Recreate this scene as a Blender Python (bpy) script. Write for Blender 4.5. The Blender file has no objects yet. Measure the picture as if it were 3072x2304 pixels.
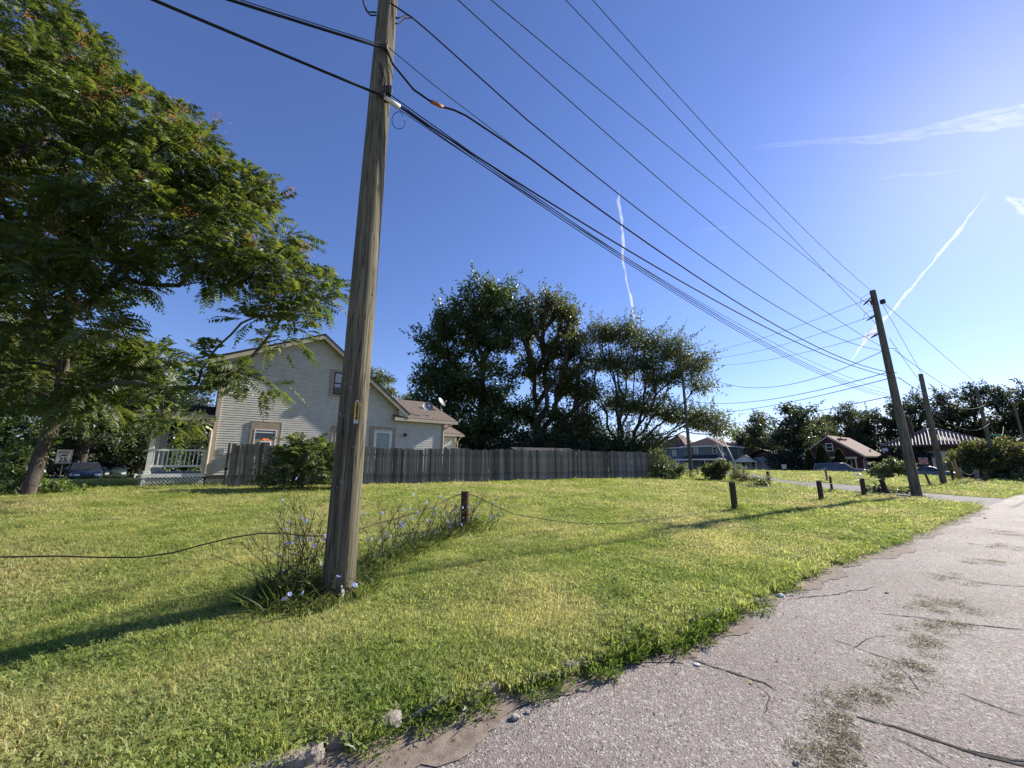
import bpy, bmesh, math, random
import numpy as np
from mathutils import Vector, Matrix
R = math.radians
rng = np.random.default_rng(7)
random.seed(7)
SC = bpy.context.scene
COL = SC.collection

# ---------------------------------------------------------------- camera
CAM_H = 1.55
PITCH = R(11.63)
FPX = 1154.0                       # focal length for a picture 3072 wide
cd = bpy.data.cameras.new('camera')
cam = bpy.data.objects.new('camera', cd)
COL.objects.link(cam)
cd.sensor_width = 36.0
cd.lens = FPX / 3072 * 36.0
cd.clip_start = 0.05
cd.clip_end = 60000
cam.location = (0, 0, CAM_H)
cam.rotation_euler = (R(90) + PITCH, 0, 0)
SC.camera = cam

# ---------------------------------------------------------------- light
SUN_AZ, SUN_EL = R(58.5), R(29.3)  # azimuth to the right of the view axis
w = bpy.data.worlds.new('World')
SC.world = w
w.use_nodes = True
nt = w.node_tree
for n in list(nt.nodes):
    nt.nodes.remove(n)
out = nt.nodes.new('ShaderNodeOutputWorld')
bg = nt.nodes.new('ShaderNodeBackground')
sky = nt.nodes.new('ShaderNodeTexSky')
sky.sky_type = 'NISHITA'
sky.sun_disc = False
sky.sun_elevation = SUN_EL
sky.sun_rotation = SUN_AZ
sky.air_density = 1.15
sky.dust_density = 0.17
sky.ozone_density = 6.5
bg.inputs['Strength'].default_value = 0.076
tint = nt.nodes.new('ShaderNodeMix'); tint.data_type = 'RGBA'; tint.blend_type = 'MULTIPLY'   # the camera's bluer rendering of the whole sky
tint.inputs[0].default_value = 1.0; tint.inputs[7].default_value = (1.08, .965, 1.18, 1)
nt.links.new(sky.outputs[0], tint.inputs[6]); nt.links.new(tint.outputs[2], bg.inputs['Color'])
nt.links.new(bg.outputs[0], out.inputs['Surface'])
sd = bpy.data.lights.new('sun', 'SUN')
sd.energy = 5.0
sd.angle = R(0.53)
sd.color = (1.0, 0.93, 0.82)
sun = bpy.data.objects.new('sun', sd)
COL.objects.link(sun)
SUNV = Vector((math.sin(SUN_AZ) * math.cos(SUN_EL), math.cos(SUN_AZ) * math.cos(SUN_EL), math.sin(SUN_EL)))
sun.rotation_euler = SUNV.to_track_quat('Z', 'Y').to_euler()
vs = SC.view_settings
vs.view_transform = 'Standard'
vs.look = 'None'
vs.gamma = 1.0
vs.use_curve_mapping = False
vs.exposure = 1.0
SC.cycles.max_bounces = 5
SC.cycles.diffuse_bounces = 2
SC.cycles.glossy_bounces = 2
SC.cycles.transmission_bounces = 3
SC.cycles.sample_clamp_indirect = 4.0
SC.cycles.sample_clamp_direct = 12.0
SC.cycles.transparent_max_bounces = 8
SC.cycles.volume_bounces = 0

# ---------------------------------------------------------------- helpers
def tag(o, label=None, cat=None, group=None, kind=None):
    if label: o['label'] = label
    if cat: o['category'] = cat
    if group: o['group'] = group
    if kind: o['kind'] = kind
    return o

def empty(name, loc=(0, 0, 0), rz=0.0, label=None, cat=None, group=None):
    o = bpy.data.objects.new(name, None)
    o.empty_display_size = 0.2
    COL.objects.link(o)
    o.location = loc
    o.rotation_euler = (0, 0, rz)
    return tag(o, label, cat, group)

def link(name, me, parent=None, mat=None):
    o = bpy.data.objects.new(name, me)
    COL.objects.link(o)
    if parent is not None: o.parent = parent
    if mat is not None and len(me.materials) == 0: me.materials.append(mat)
    return o

def nmesh(name, V, Fc, mats=(), col=None, smooth=False, mi=None):
    """fast mesh from arrays: V (n,3), Fc (m,k)"""
    V = np.ascontiguousarray(V, np.float32)
    Fc = np.ascontiguousarray(Fc, np.int32)
    me = bpy.data.meshes.new(name)
    me.vertices.add(len(V))
    me.vertices.foreach_set('co', V.ravel())
    k = Fc.shape[1]
    me.loops.add(Fc.size)
    me.loops.foreach_set('vertex_index', Fc.ravel())
    me.polygons.add(len(Fc))
    me.polygons.foreach_set('loop_start', np.arange(0, Fc.size, k, dtype=np.int32))
    me.polygons.foreach_set('loop_total', np.full(len(Fc), k, np.int32))
    if smooth: me.polygons.foreach_set('use_smooth', np.ones(len(Fc), bool))
    if mi is not None: me.polygons.foreach_set('material_index', np.ascontiguousarray(mi, np.int32))
    for m in mats: me.materials.append(m)
    me.update(calc_edges=True)
    if col is not None:
        a = me.attributes.new('col', 'FLOAT_COLOR', 'POINT')
        c = np.ones((len(V), 4), np.float32)
        c[:, :3] = col
        a.data.foreach_set('color', c.ravel())
    return me

class MB:
    """collects boxes, tubes and prisms; build() links them as one mesh object"""
    def __init__(s): s.v = []; s.f = []
    def add(s, v, f):
        n = len(s.v); s.v += [tuple(p) for p in v]; s.f += [tuple(i + n for i in q) for q in f]; return s
    def box(s, x0, x1, y0, y1, z0, z1, M=None):
        v = [(x, y, z) for z in (z0, z1) for y in (y0, y1) for x in (x0, x1)]
        if M is not None: v = [M @ Vector(p) for p in v]
        return s.add(v, [(0, 2, 3, 1), (4, 5, 7, 6), (0, 1, 5, 4), (2, 6, 7, 3), (0, 4, 6, 2), (1, 3, 7, 5)])
    def bar(s, a, b, w, h=None, up=(0, 0, 1)):
        """square bar from a to b"""
        a, b = Vector(a), Vector(b); h = w if h is None else h
        d = (b - a).normalized(); u = Vector(up)
        if abs(d.dot(u)) > .98: u = Vector((1, 0, 0))
        r = d.cross(u).normalized(); u = r.cross(d)
        v = [p + r * (i * w / 2) + u * (j * h / 2) for p in (a, b) for j in (-1, 1) for i in (-1, 1)]
        return s.add(v, [(0, 2, 3, 1), (4, 5, 7, 6), (0, 1, 5, 4), (2, 6, 7, 3), (0, 4, 6, 2), (1, 3, 7, 5)])
    def prism(s, poly, ax, a, b):
        """2-D polygon extruded along axis ax ('x','y','z') from a to b"""
        n = len(poly)
        def P(p, t):
            return {'x': (t, p[0], p[1]), 'y': (p[0], t, p[1]), 'z': (p[0], p[1], t)}[ax]
        v = [P(p, a) for p in poly] + [P(p, b) for p in poly]
        f = [tuple(range(n)), tuple(range(2 * n - 1, n - 1, -1))] + [(i, (i + 1) % n, n + (i + 1) % n, n + i)[::-1] for i in range(n)]
        return s.add(v, f)
    def tube(s, pts, rad, n=8, cap=True):
        pts = [Vector(p) for p in pts]
        if not hasattr(rad, '__len__'): rad = [rad] * len(pts)
        ref = None; rings = []
        for i, p in enumerate(pts):
            d = (pts[min(i + 1, len(pts) - 1)] - pts[max(i - 1, 0)]).normalized()
            if ref is None:
                ref = Vector((0, 0, 1)) if abs(d.z) < .9 else Vector((1, 0, 0))
            r = (ref - d * ref.dot(d)).normalized(); ref = r; t = d.cross(r)
            rings.append([p + (r * math.cos(2 * math.pi * k / n) + t * math.sin(2 * math.pi * k / n)) * rad[i] for k in range(n)])
        v = [q for g in rings for q in g]; f = []
        for i in range(len(pts) - 1):
            for k in range(n):
                f.append((i * n + k, i * n + (k + 1) % n, (i + 1) * n + (k + 1) % n, (i + 1) * n + k))
        if cap: f += [tuple(range(n - 1, -1, -1)), tuple((len(pts) - 1) * n + k for k in range(n))]
        return s.add(v, f)
    def lathe(s, prof, c=(0, 0, 0), n=20, M=None):
        """profile [(r,z)...] revolved about z"""
        v = []; f = []
        for r, z in prof:
            for k in range(n):
                p = Vector((r * math.cos(2 * math.pi * k / n), r * math.sin(2 * math.pi * k / n), z))
                if M is not None: p = M @ p
                v.append(p + Vector(c))
        for i in range(len(prof) - 1):
            for k in range(n):
                f.append((i * n + k, i * n + (k + 1) % n, (i + 1) * n + (k + 1) % n, (i + 1) * n + k))
        f += [tuple(range(n - 1, -1, -1)), tuple((len(prof) - 1) * n + k for k in range(n))]
        return s.add(v, f)
    def poly(s, pts): return s.add(pts, [tuple(range(len(pts)))])
    def mesh(s, name, mat=None, smooth=False):
        me = bpy.data.meshes.new(name)
        me.from_pydata([tuple(p) for p in s.v], [], s.f)
        if mat: me.materials.append(mat)
        if smooth:
            for p in me.polygons: p.use_smooth = True
        me.update()
        return me
    def build(s, name, mat, parent=None, smooth=False, bevel=0.0):
        me = s.mesh(name, mat, smooth)
        if bevel > 0:
            bm = bmesh.new(); bm.from_mesh(me)
            bmesh.ops.bevel(bm, geom=bm.edges[:], offset=bevel, segments=1, affect='EDGES', clamp_overlap=True)
            bm.to_mesh(me); bm.free()
        return link(name, me, parent)

def textmesh(name, txt, size, mat, parent, M, ext=0.001):
    cu = bpy.data.curves.new(name, 'FONT')
    cu.body = txt; cu.size = size; cu.align_x = 'CENTER'; cu.align_y = 'CENTER'; cu.extrude = ext
    cu.resolution_u = 2; cu.offset = size * 0.018
    t = bpy.data.objects.new(name, cu)
    COL.objects.link(t)
    dg = bpy.context.evaluated_depsgraph_get()
    me = bpy.data.meshes.new_from_object(t.evaluated_get(dg))
    bpy.data.objects.remove(t); bpy.data.curves.remove(cu)
    me.materials.clear(); me.materials.append(mat)
    me.transform(M)
    return link(name, me, parent)

# ---------------------------------------------------------------- materials
def newmat(name):
    m = bpy.data.materials.new(name); m.use_nodes = True
    t = m.node_tree; t.nodes.clear()
    o = t.nodes.new('ShaderNodeOutputMaterial')
    return m, t, o
def N(t, typ, **kw):
    n = t.nodes.new(typ)
    for k, v in kw.items():
        if k in n.inputs: n.inputs[k].default_value = v
        else: setattr(n, k, v)
    return n
def mixc(t, fac, a, b, blend='MIX'):
    n = t.nodes.new('ShaderNodeMix'); n.data_type = 'RGBA'; n.blend_type = blend
    for s, v in ((n.inputs[0], fac), (n.inputs[6], a), (n.inputs[7], b)):
        if hasattr(v, 'links') or isinstance(v, bpy.types.NodeSocket): t.links.new(v, s)
        elif isinstance(v, (int, float)): s.default_value = v
        else: s.default_value = (*v, 1)
    return n.outputs[2]
def ramp(t, val, p0, p1, c0=(0, 0, 0), c1=(1, 1, 1)):
    r = t.nodes.new('ShaderNodeValToRGB')
    r.color_ramp.elements[0].position = p0; r.color_ramp.elements[1].position = p1
    r.color_ramp.elements[0].color = (*c0, 1); r.color_ramp.elements[1].color = (*c1, 1)
    t.links.new(val, r.inputs[0]); return r.outputs[0]
def coords(t, kind='Object', scale=(1, 1, 1)):
    if kind == 'World': c = t.nodes.new('ShaderNodeNewGeometry').outputs['Position']
    else: c = t.nodes.new('ShaderNodeTexCoord').outputs[kind]
    mp = t.nodes.new('ShaderNodeMapping'); mp.inputs['Scale'].default_value = scale
    t.links.new(c, mp.inputs['Vector']); return mp.outputs[0]
def noise(t, vec, scale, detail=3, rough=.55):
    n = N(t, 'ShaderNodeTexNoise', Scale=scale, Detail=detail, Roughness=rough)
    t.links.new(vec, n.inputs['Vector']); return n.outputs['Fac']
def sc3(c, k): return tuple(min(1, x * k) for x in c)

def M(name, col, rough=.7, var=.25, scale=4.0, bump=0.0, bscale=None, stretch=(1, 1, 1), spec=.3, metal=0.0, rnd=0.0, col2=None, coord='Object', bdist=.01):
    m, t, o = newmat(name)
    b = N(t, 'ShaderNodeBsdfPrincipled', Roughness=rough, Metallic=metal)
    b.inputs['Specular IOR Level'].default_value = spec
    vec = coords(t, coord, stretch)
    f1 = noise(t, vec, scale, 5, .6)
    c2 = col2 if col2 else sc3(col, 1 + var)
    c = mixc(t, ramp(t, f1, .32, .68), sc3(col, 1 - var), c2)
    if rnd > 0:
        oi = t.nodes.new('ShaderNodeObjectInfo')
        mr = N(t, 'ShaderNodeMapRange'); t.links.new(oi.outputs['Random'], mr.inputs[0])
        mr.inputs[3].default_value = 1 - rnd; mr.inputs[4].default_value = 1 + rnd
        hs = N(t, 'ShaderNodeHueSaturation'); t.links.new(c, hs.inputs['Color']); t.links.new(mr.outputs[0], hs.inputs['Value'])
        c = hs.outputs[0]
    t.links.new(c, b.inputs['Base Color'])
    if bump > 0:
        f2 = noise(t, vec, bscale or scale * 4, 4, .6)
        bp = N(t, 'ShaderNodeBump', Strength=bump, Distance=bdist)
        t.links.new(f2, bp.inputs['Height']); t.links.new(bp.outputs[0], b.inputs['Normal'])
    t.links.new(b.outputs[0], o.inputs['Surface'])
    return m

def leafmat(name, tint=(1, 1, 1), trans=.45, gloss=.16, rough=.45):
    """leaf: colour from the leaf's own attribute, light passing through the blade"""
    m, t, o = newmat(name)
    a = N(t, 'ShaderNodeAttribute', attribute_name='col')
    c = mixc(t, 1.0, a.outputs['Color'], tint, 'MULTIPLY')
    d = N(t, 'ShaderNodeBsdfDiffuse', Roughness=.5); t.links.new(c, d.inputs['Color'])
    tr = N(t, 'ShaderNodeBsdfTranslucent')
    hs = N(t, 'ShaderNodeHueSaturation', Hue=.487, Saturation=1.08, Value=1.9); t.links.new(c, hs.inputs['Color'])
    t.links.new(hs.outputs[0], tr.inputs['Color'])
    mx = N(t, 'ShaderNodeMixShader', Fac=trans); t.links.new(d.outputs[0], mx.inputs[1]); t.links.new(tr.outputs[0], mx.inputs[2])
    g = N(t, 'ShaderNodeBsdfGlossy', Roughness=rough); g.inputs['Color'].default_value = (.9, .95, 1, 1)
    fr = N(t, 'ShaderNodeFresnel', IOR=1.38)
    ml = N(t, 'ShaderNodeMath', operation='MULTIPLY'); t.links.new(fr.outputs[0], ml.inputs[0]); ml.inputs[1].default_value = gloss * 3
    mn = N(t, 'ShaderNodeMath', operation='MINIMUM'); t.links.new(ml.outputs[0], mn.inputs[0]); mn.inputs[1].default_value = gloss * .6
    m2 = N(t, 'ShaderNodeMixShader'); t.links.new(mn.outputs[0], m2.inputs[0]); t.links.new(mx.outputs[0], m2.inputs[1]); t.links.new(g.outputs[0], m2.inputs[2])
    t.links.new(m2.outputs[0], o.inputs['Surface'])
    return m

# ---------------------------------------------------------------- place: road frame and terrain
RAZ = R(57)
RD = np.array([math.sin(RAZ), math.cos(RAZ)])       # along the road
RN = np.array([-RD[1], RD[0]])                      # to the left of it
def xy(s, t): return (RD[0] * s + RN[0] * t, RD[1] * s + RN[1] * t)
def st(x, y): return x * RD[0] + y * RD[1], x * RN[0] + y * RN[1]
ES = [-60, .4, .9, 1.7, 3.0, 3.9, 5.0, 5.4, 7.2, 10.8, 14.7, 19.5, 22.0]
ET = [2.6, 2.60, 2.62, 2.54, 2.40, 2.45, 2.47, 2.52, 2.63, 2.58, 2.70, 2.78, 2.90]
def edge_t(s): return np.interp(s, ES, ET)
def wob(s, t):
    return (.012 * np.sin(1.7 * s + .6 * t) + .010 * np.sin(.9 * t - 1.3 * s + 1) + .008 * np.sin(3.1 * s - 2.2 * t + 2)
            + .006 * np.sin(4.7 * t + 2.9 * s) + .02 * np.sin(.37 * s + .41 * t))
def road_h(s, t):
    """level of the carriageway"""
    s = np.asarray(s, float)
    return np.interp(s, [-80, 0, 22, 40, 56, 62, 400], [0, 0, .03, .06, -.05, -.27, -.27]) - .004 * np.abs(np.asarray(t, float))
ALN_T = [-50, 2.4, 2.9, 4.65, 6.7, 8.2, 12, 16, 60]
ALN_S = [22.0, 22.0, 22.2, 23.6, 24.3, 24.6, 28.0, 33, 80]
ALF_T = [-50, 2.4, 5.0, 6.2, 7.2, 9.7, 13.5, 17, 60]
ALF_S = [27.3, 27.3, 27.4, 28.6, 29.6, 30.6, 32.2, 37, 84]
def sstep(a, b, x):
    q = np.clip((np.asarray(x, float) - a) / (b - a), 0, 1); return q * q * (3 - 2 * q)
def lawn_h(s, t):
    s = np.asarray(s, float); t = np.asarray(t, float)
    u = t - edge_t(s)
    prof = np.interp(u, [-.06, 0, .25, 1.0, 2.5, 5.5, 9.5, 15.5, 24, 34, 44, 60], [0, .05, .085, .10, .14, .22, .35, .52, .56, .45, 0, -.08])
    h = prof + wob(s, t) * np.clip(u / .8, 0, 1)
    h = h - .20 * sstep(.7, -2.6, s) * sstep(.7, 2.2, u) * (1 - sstep(6, 11, t))
    # ground falling to the two side streets
    far = sstep(56, 62, s)
    h = h * (1 - far) - .32 * far
    mound = .10 * np.exp(-((s - 46) / 9) ** 2) * sstep(3, 8, t)
    return h + mound
def terr_h(s, t):
    """ground sheet: lawn, lowered under road and alley"""
    s = np.asarray(s, float); t = np.asarray(t, float)
    e = edge_t(s)
    L = lawn_h(s, t)
    rd = road_h(s, t) - .05
    k = (t > e + .03 * np.sin(5.3 * s) + .02 * np.sin(13.1 * s + 1)).astype(float)
    right = sstep(-7.2, -7.6, t)
    base = np.where(k > 0, L, rd) * (1 - right) + .06 * right
    an, af = np.interp(t, ALN_T, ALN_S), np.interp(t, ALF_T, ALF_S)
    inal = (s > an) & (s < af) & (t > 2.2) & (t < 40)
    return np.where(inal, L - .06, base)
def G3(x, y):
    s, t = st(x, y); return Vector((x, y, float(terr_h(s, t))))
def at_st(s, t, dz=0.0):
    x, y = xy(s, t); return Vector((x, y, float(terr_h(s, t)) + dz))
def ray(px, py):
    u = (px - 1536) / FPX; v = (1152 - py) / FPX
    return u, math.cos(PITCH) - v * math.sin(PITCH), v * math.cos(PITCH) + math.sin(PITCH)
def G(px, py):
    """ground point seen in that direction"""
    r = ray(px, py)
    k = 2.0 * 1.0015 ** np.arange(2900)
    x, y, z = r[0] * k, r[1] * k, CAM_H + r[2] * k
    S, T = st(x, y)
    H = np.where((T <= edge_t(S)) & (T > -7.3) & (S < 60), road_h(S, T), terr_h(S, T))
    i = int(np.argmax(z <= H))
    return Vector((x[i], y[i], float(H[i])))
def D(px, py, f):
    """point at distance f along the view axis (level) in that direction"""
    r = ray(px, py); k = f / r[1]
    return Vector((r[0] * k, f, CAM_H + r[2] * k))
# ================================================================= GROUND
def grid_mesh(name, S, T, hf, mats, mask=None):
    SS, TT = np.meshgrid(S, T, indexing='ij')
    X, Y = SS * RD[0] + TT * RN[0], SS * RD[1] + TT * RN[1]
    Z = hf(SS, TT)
    V = np.stack([X, Y, Z], -1).reshape(-1, 3)
    n, m = len(S), len(T)
    I = np.arange(n * m).reshape(n, m)
    Q = np.stack([I[:-1, :-1], I[1:, :-1], I[1:, 1:], I[:-1, 1:]], -1)
    if mask is not None:
        cs = (SS[:-1, :-1] + SS[1:, 1:]) / 2; ct = (TT[:-1, :-1] + TT[1:, 1:]) / 2
        Q = Q[mask(cs, ct)]
    return nmesh(name, V, Q.reshape(-1, 4), mats, smooth=True)
def steps(*seg):
    r = [seg[0][0]]
    for a, b, d in seg: r += list(np.linspace(a, b, max(2, int(round((b - a) / d)) + 1))[1:])
    return np.array(r)

# ---- lawn soil and turf colour (blades are added on top of it)
def turf_nodes(t, simple=False):
    """colour of the turf by place: patches of green, straw and darker weeds"""
    vec = coords(t, 'World')
    big = noise(t, vec, .33, 2, .55); mid = noise(t, vec, 1.6, 2 if simple else 4, .6)
    c = mixc(t, ramp(t, mid, .35, .68), (.205, .262, .060), (.365, .385, .125))
    c = mixc(t, ramp(t, big, .45, .76), c, (.455, .41, .20))
    if simple: return c, vec, None
    fine = noise(t, vec, 14, 4, .65)
    c = mixc(t, ramp(t, fine, .38, .66), (.20, .23, .06), c)
    return c, vec, fine
m, t, o = newmat('turf_ground')
c, vec, fine = turf_nodes(t)
f3 = noise(t, vec, 60, 4, .7)
c = mixc(t, ramp(t, f3, .3, .7), (.14, .155, .045), c)
soil = noise(t, coords(t, 'World'), 2.3, 5, .65)
c = mixc(t, ramp(t, soil, .60, .70), c, (.19, .145, .09))
b = N(t, 'ShaderNodeBsdfPrincipled', Roughness=.95); b.inputs['Specular IOR Level'].default_value = .1
t.links.new(c, b.inputs['Base Color'])
bp = N(t, 'ShaderNodeBump', Strength=.9, Distance=.05); t.links.new(f3, bp.inputs['Height'])
t.links.new(bp.outputs[0], b.inputs['Normal']); t.links.new(b.outputs[0], o.inputs['Surface'])
M_TURF = m

S = np.unique(np.round(np.concatenate([steps((-1500, -200, 100), (-200, -30, 6), (-30, -6, .8), (-6, 14, .14), (14, 34, .3), (34, 64, .6), (64, 200, 6), (200, 1600, 100))]), 4))
T = np.unique(np.round(np.concatenate([steps((-1500, -100, 100), (-100, -9, 6), (-9, 2, .8), (2, 3.4, .06), (3.4, 9, .2), (9, 30, .5), (30, 60, 1.5), (60, 200, 8), (200, 1600, 100))]), 4))
lawn = link('lawn', grid_mesh('lawn', S, T, terr_h, [M_TURF]))
tag(lawn, kind='structure')

# ---- road: worn concrete with exposed pebbles
m, t, o = newmat('worn_concrete')
vec = coords(t, 'World')
vo = N(t, 'ShaderNodeTexVoronoi', Scale=95.0); vo.feature = 'F1'; t.links.new(vec, vo.inputs['Vector'])
vo2 = N(t, 'ShaderNodeTexVoronoi', Scale=38.0); t.links.new(vec, vo2.inputs['Vector'])
grain = noise(t, vec, 210, 3, .7); mid = noise(t, vec, 9, 4, .6); big = noise(t, vec, .7, 4, .6)
c = mixc(t, ramp(t, grain, .3, .72), (.195, .172, .156), (.36, .322, .292))
sep = t.nodes.new('ShaderNodeSeparateColor'); t.links.new(vo.outputs['Color'], sep.inputs[0])
c = mixc(t, ramp(t, sep.outputs[0], .84, .95), c, (.5, .47, .45))
c = mixc(t, ramp(t, sep.outputs[1], .80, .95), c, (.11, .10, .10))
sep2 = t.nodes.new('ShaderNodeSeparateColor'); t.links.new(vo2.outputs['Color'], sep2.inputs[0])
c = mixc(t, ramp(t, sep2.outputs[0], .93, .97), c, (.40, .38, .36))
st_n = mixc(t, ramp(t, big, .35, .7), (1.05, 1.04, 1.03), (.85, .82, .79))
wear = noise(t, coords(t, 'World', (.22, .22, 1)), 1.1, 5, .65)
st_n = mixc(t, 1.0, st_n, mixc(t, ramp(t, wear, .42, .60), (.92, .90, .89), (1.06, 1.05, 1.04)), 'MULTIPLY')
c = mixc(t, 1.0, c, st_n, 'MULTIPLY')
md = mixc(t, ramp(t, mid, .3, .7), (.93, .92, .92), (1.05, 1.04, 1.02))
c = mixc(t, 1.0, c, md, 'MULTIPLY')
b = N(t, 'ShaderNodeBsdfPrincipled', Roughness=.82); b.inputs['Specular IOR Level'].default_value = .25
t.links.new(c, b.inputs['Base Color'])
hsum = N(t, 'ShaderNodeMath', operation='ADD'); t.links.new(vo.outputs['Distance'], hsum.inputs[0]); t.links.new(grain, hsum.inputs[1])
bp = N(t, 'ShaderNodeBump', Strength=.85, Distance=.007); t.links.new(hsum.outputs[0], bp.inputs['Height'])
t.links.new(bp.outputs[0], b.inputs['Normal']); t.links.new(b.outputs[0], o.inputs['Surface'])
M_ROAD = m
M_ASPH = M('alley_asphalt', (.125, .118, .116), .9, .35, 2.5, .6, 120, coord='World', bdist=.004)
M_ASPH2 = M('street_asphalt', (.08, .078, .076), .9, .3, 1.5, .4, 90, coord='World', bdist=.004)
M_DIRT = M('dry_dirt', (.20, .16, .125), .95, .35, 14, .8, 90, coord='World', bdist=.006)
M_CRACK = M('dark_joint_filler', (.035, .032, .028), .95, .3, 30, coord='World')

Sr = steps((-300, -20, 20), (-20, 0, 2), (0, 60, .5), (60, 64, 1))
Tr = steps((-7.4, 3.4, .36))
road = link('road', grid_mesh('road', Sr, Tr, lambda s, t: np.minimum(road_h(s, t), road_h(s, t)) - .12 * sstep(0, .5, t - edge_t(s) - .12) * (s < 21.8), [M_ROAD]))
tag(road, kind='structure')

# ---- alley crossing the verge
def strip(name, ta, tb, dt, sn, sf, hf, mats, k=8):
    T = steps((ta, tb, dt)); V = []
    for t in T:
        a, b = sn(t), sf(t)
        for j in range(k + 1):
            s = a + (b - a) * j / k; x, y = xy(s, t); V.append((x, y, float(hf(s, t))))
    n = len(T); I = np.arange(n * (k + 1)).reshape(n, k + 1)
    Q = np.stack([I[:-1, :-1], I[:-1, 1:], I[1:, 1:], I[1:, :-1]], -1).reshape(-1, 4)
    return link(name, nmesh(name, np.array(V), Q, mats, smooth=True))
def alley_h(s, t):
    k = sstep(2.2, 3.6, t); return (road_h(s, t) + .004) * (1 - k) + (lawn_h(s, t) - .02) * k
alley = strip('alley', 2.2, 42, .5, lambda t: np.interp(t, ALN_T, ALN_S) + .12 * math.sin(t * 1.3) + .08 * math.sin(3.7 * t), lambda t: np.interp(t, ALF_T, ALF_S) + .12 * math.sin(t * 1.7 + 1), alley_h, [M_ASPH])
tag(alley, kind='structure')
cross = strip('cross_street', -60, 160, 4, lambda t: 61.8, lambda t: 68.0, lambda s, t: -.29, [M_ASPH2], 2)
tag(cross, kind='structure')
# street in front of the cream house (far left)
HAZ = R(51.5); HU = np.array([math.sin(HAZ), math.cos(HAZ)]); HV = np.array([-HU[1], HU[0]])
HP0 = np.array([-13.9, 18.0])
def house_xy(u, v): p = HP0 + HU * u + HV * v; return float(p[0]), float(p[1])
mb = MB(); V = []
for v in np.linspace(-60, 110, 60):
    for u in (-20.5, -17.5, -14.5, -11.5):
        x, y = house_xy(u, v); s, t_ = st(x, y)
        V.append((x, y, float(terr_h(s, t_)) + .012))
I = np.arange(240).reshape(60, 4); Q = np.stack([I[:-1, :-1], I[:-1, 1:], I[1:, 1:], I[1:, :-1]], -1).reshape(-1, 4)
fs = link('side_street', nmesh('side_street', np.array(V), Q, [M_ASPH2], smooth=True)); tag(fs, kind='structure')

# ---- dirt washed along the road edge
V = []; Fq = []; n = 0
ss = np.arange(-6, 21.5, .06)
for s in ss:
    e = float(edge_t(s))
    wd = .14 + .10 * math.sin(2.1 * s) + .06 * math.sin(6.3 * s + 1) + .05 * random.random() + .10 * max(0, math.sin(.8 * s + .5))
    for t_ in (e - max(.03, wd), e - wd * .4, e + .12):
        x, y = xy(s, t_); V.append((x, y, float(road_h(s, t_)) + .005 + (.012 if t_ > e - .2 * wd else 0)))
I = np.arange(len(V)).reshape(-1, 3)
Q = np.stack([I[:-1, :-1], I[1:, :-1], I[1:, 1:], I[:-1, 1:]], -1).reshape(-1, 4)
dirt = link('dirt_verge', nmesh('dirt_verge', np.array(V), Q, [M_DIRT], smooth=True)); tag(dirt, kind='structure')

# ---- joints and cracks in the concrete (dirt-filled, lying in the slab)
def crack(pts, wd, seed, jit=.02):
    r = random.Random(seed); P = []
    for a, b in zip(pts[:-1], pts[1:]):
        a, b = Vector(a), Vector(b); k = max(2, int((b - a).length / .05))
        for i in range(k): P.append(a.lerp(b, i / k))
    P.append(Vector(pts[-1])); V = []; off = 0
    for i, p in enumerate(P):
        d = (P[min(i + 1, len(P) - 1)] - P[max(i - 1, 0)]).normalized(); nn = Vector((-d.y, d.x, 0))
        off = off * .85 + r.uniform(-1, 1) * jit * .5
        wv = wd * r.uniform(.35, 1.25) * min(1, 4 * i / len(P) + .15, 4 * (1 - i / len(P)) + .15)
        for sg in (-1, 1):
            q = p + nn * (off + sg * wv / 2); s, t_ = st(q.x, q.y); V.append((q.x, q.y, float(road_h(s, t_)) + .004))
    I = np.arange(len(V)).reshape(-1, 2); Q = np.stack([I[:-1, 0], I[:-1, 1], I[1:, 1], I[1:, 0]], -1)
    o = link('road_joint', nmesh('road_joint', np.array(V), Q, [M_CRACK]), road); return o
g = lambda *q: [tuple(G(x, y)) for x, y in q]
crack(g((2045, 1968), (2150, 2005), (2290, 2050), (2330, 2070)), .022, 1)
crack(g((2630, 2162), (2750, 2205), (2900, 2255), (3060, 2300), (3200, 2345)), .035, 2)
crack(g((2560, 2150), (2640, 2170), (2690, 2184)), .02, 22)
crack(g((2880, 2250), (2990, 2268), (3120, 2290)), .02, 3)
crack(g((2480, 1910), (2580, 1948), (2700, 1990)), .012, 4)
crack(g((2640, 1842), (2760, 1855), (2850, 1868), (3072, 1890)), .022, 5)
crack(g((2850, 2070), (2960, 2110), (3072, 2150)), .012, 6)
crack(g((2620, 2190), (2760, 2250), (2860, 2310)), .012, 7)
crack(g((2900, 1745), (3000, 1755), (3090, 1760)), .02, 8)
crack(g((2690, 1995), (2740, 2030), (2760, 2070), (2830, 2090)), .008, 31, .02)
crack(g((2250, 2040), (2300, 2090), (2280, 2150), (2330, 2190)), .006, 33, .025)
crack(g((2850, 1868), (2880, 1900), (2960, 1920)), .010, 34, .025)
crack(g((2560, 1948), (2600, 1920), (2680, 1905)), .008, 35, .02)
crack(g((2330, 1800), (2480, 1785), (2620, 1760)), .02, 9, .05)

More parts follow.
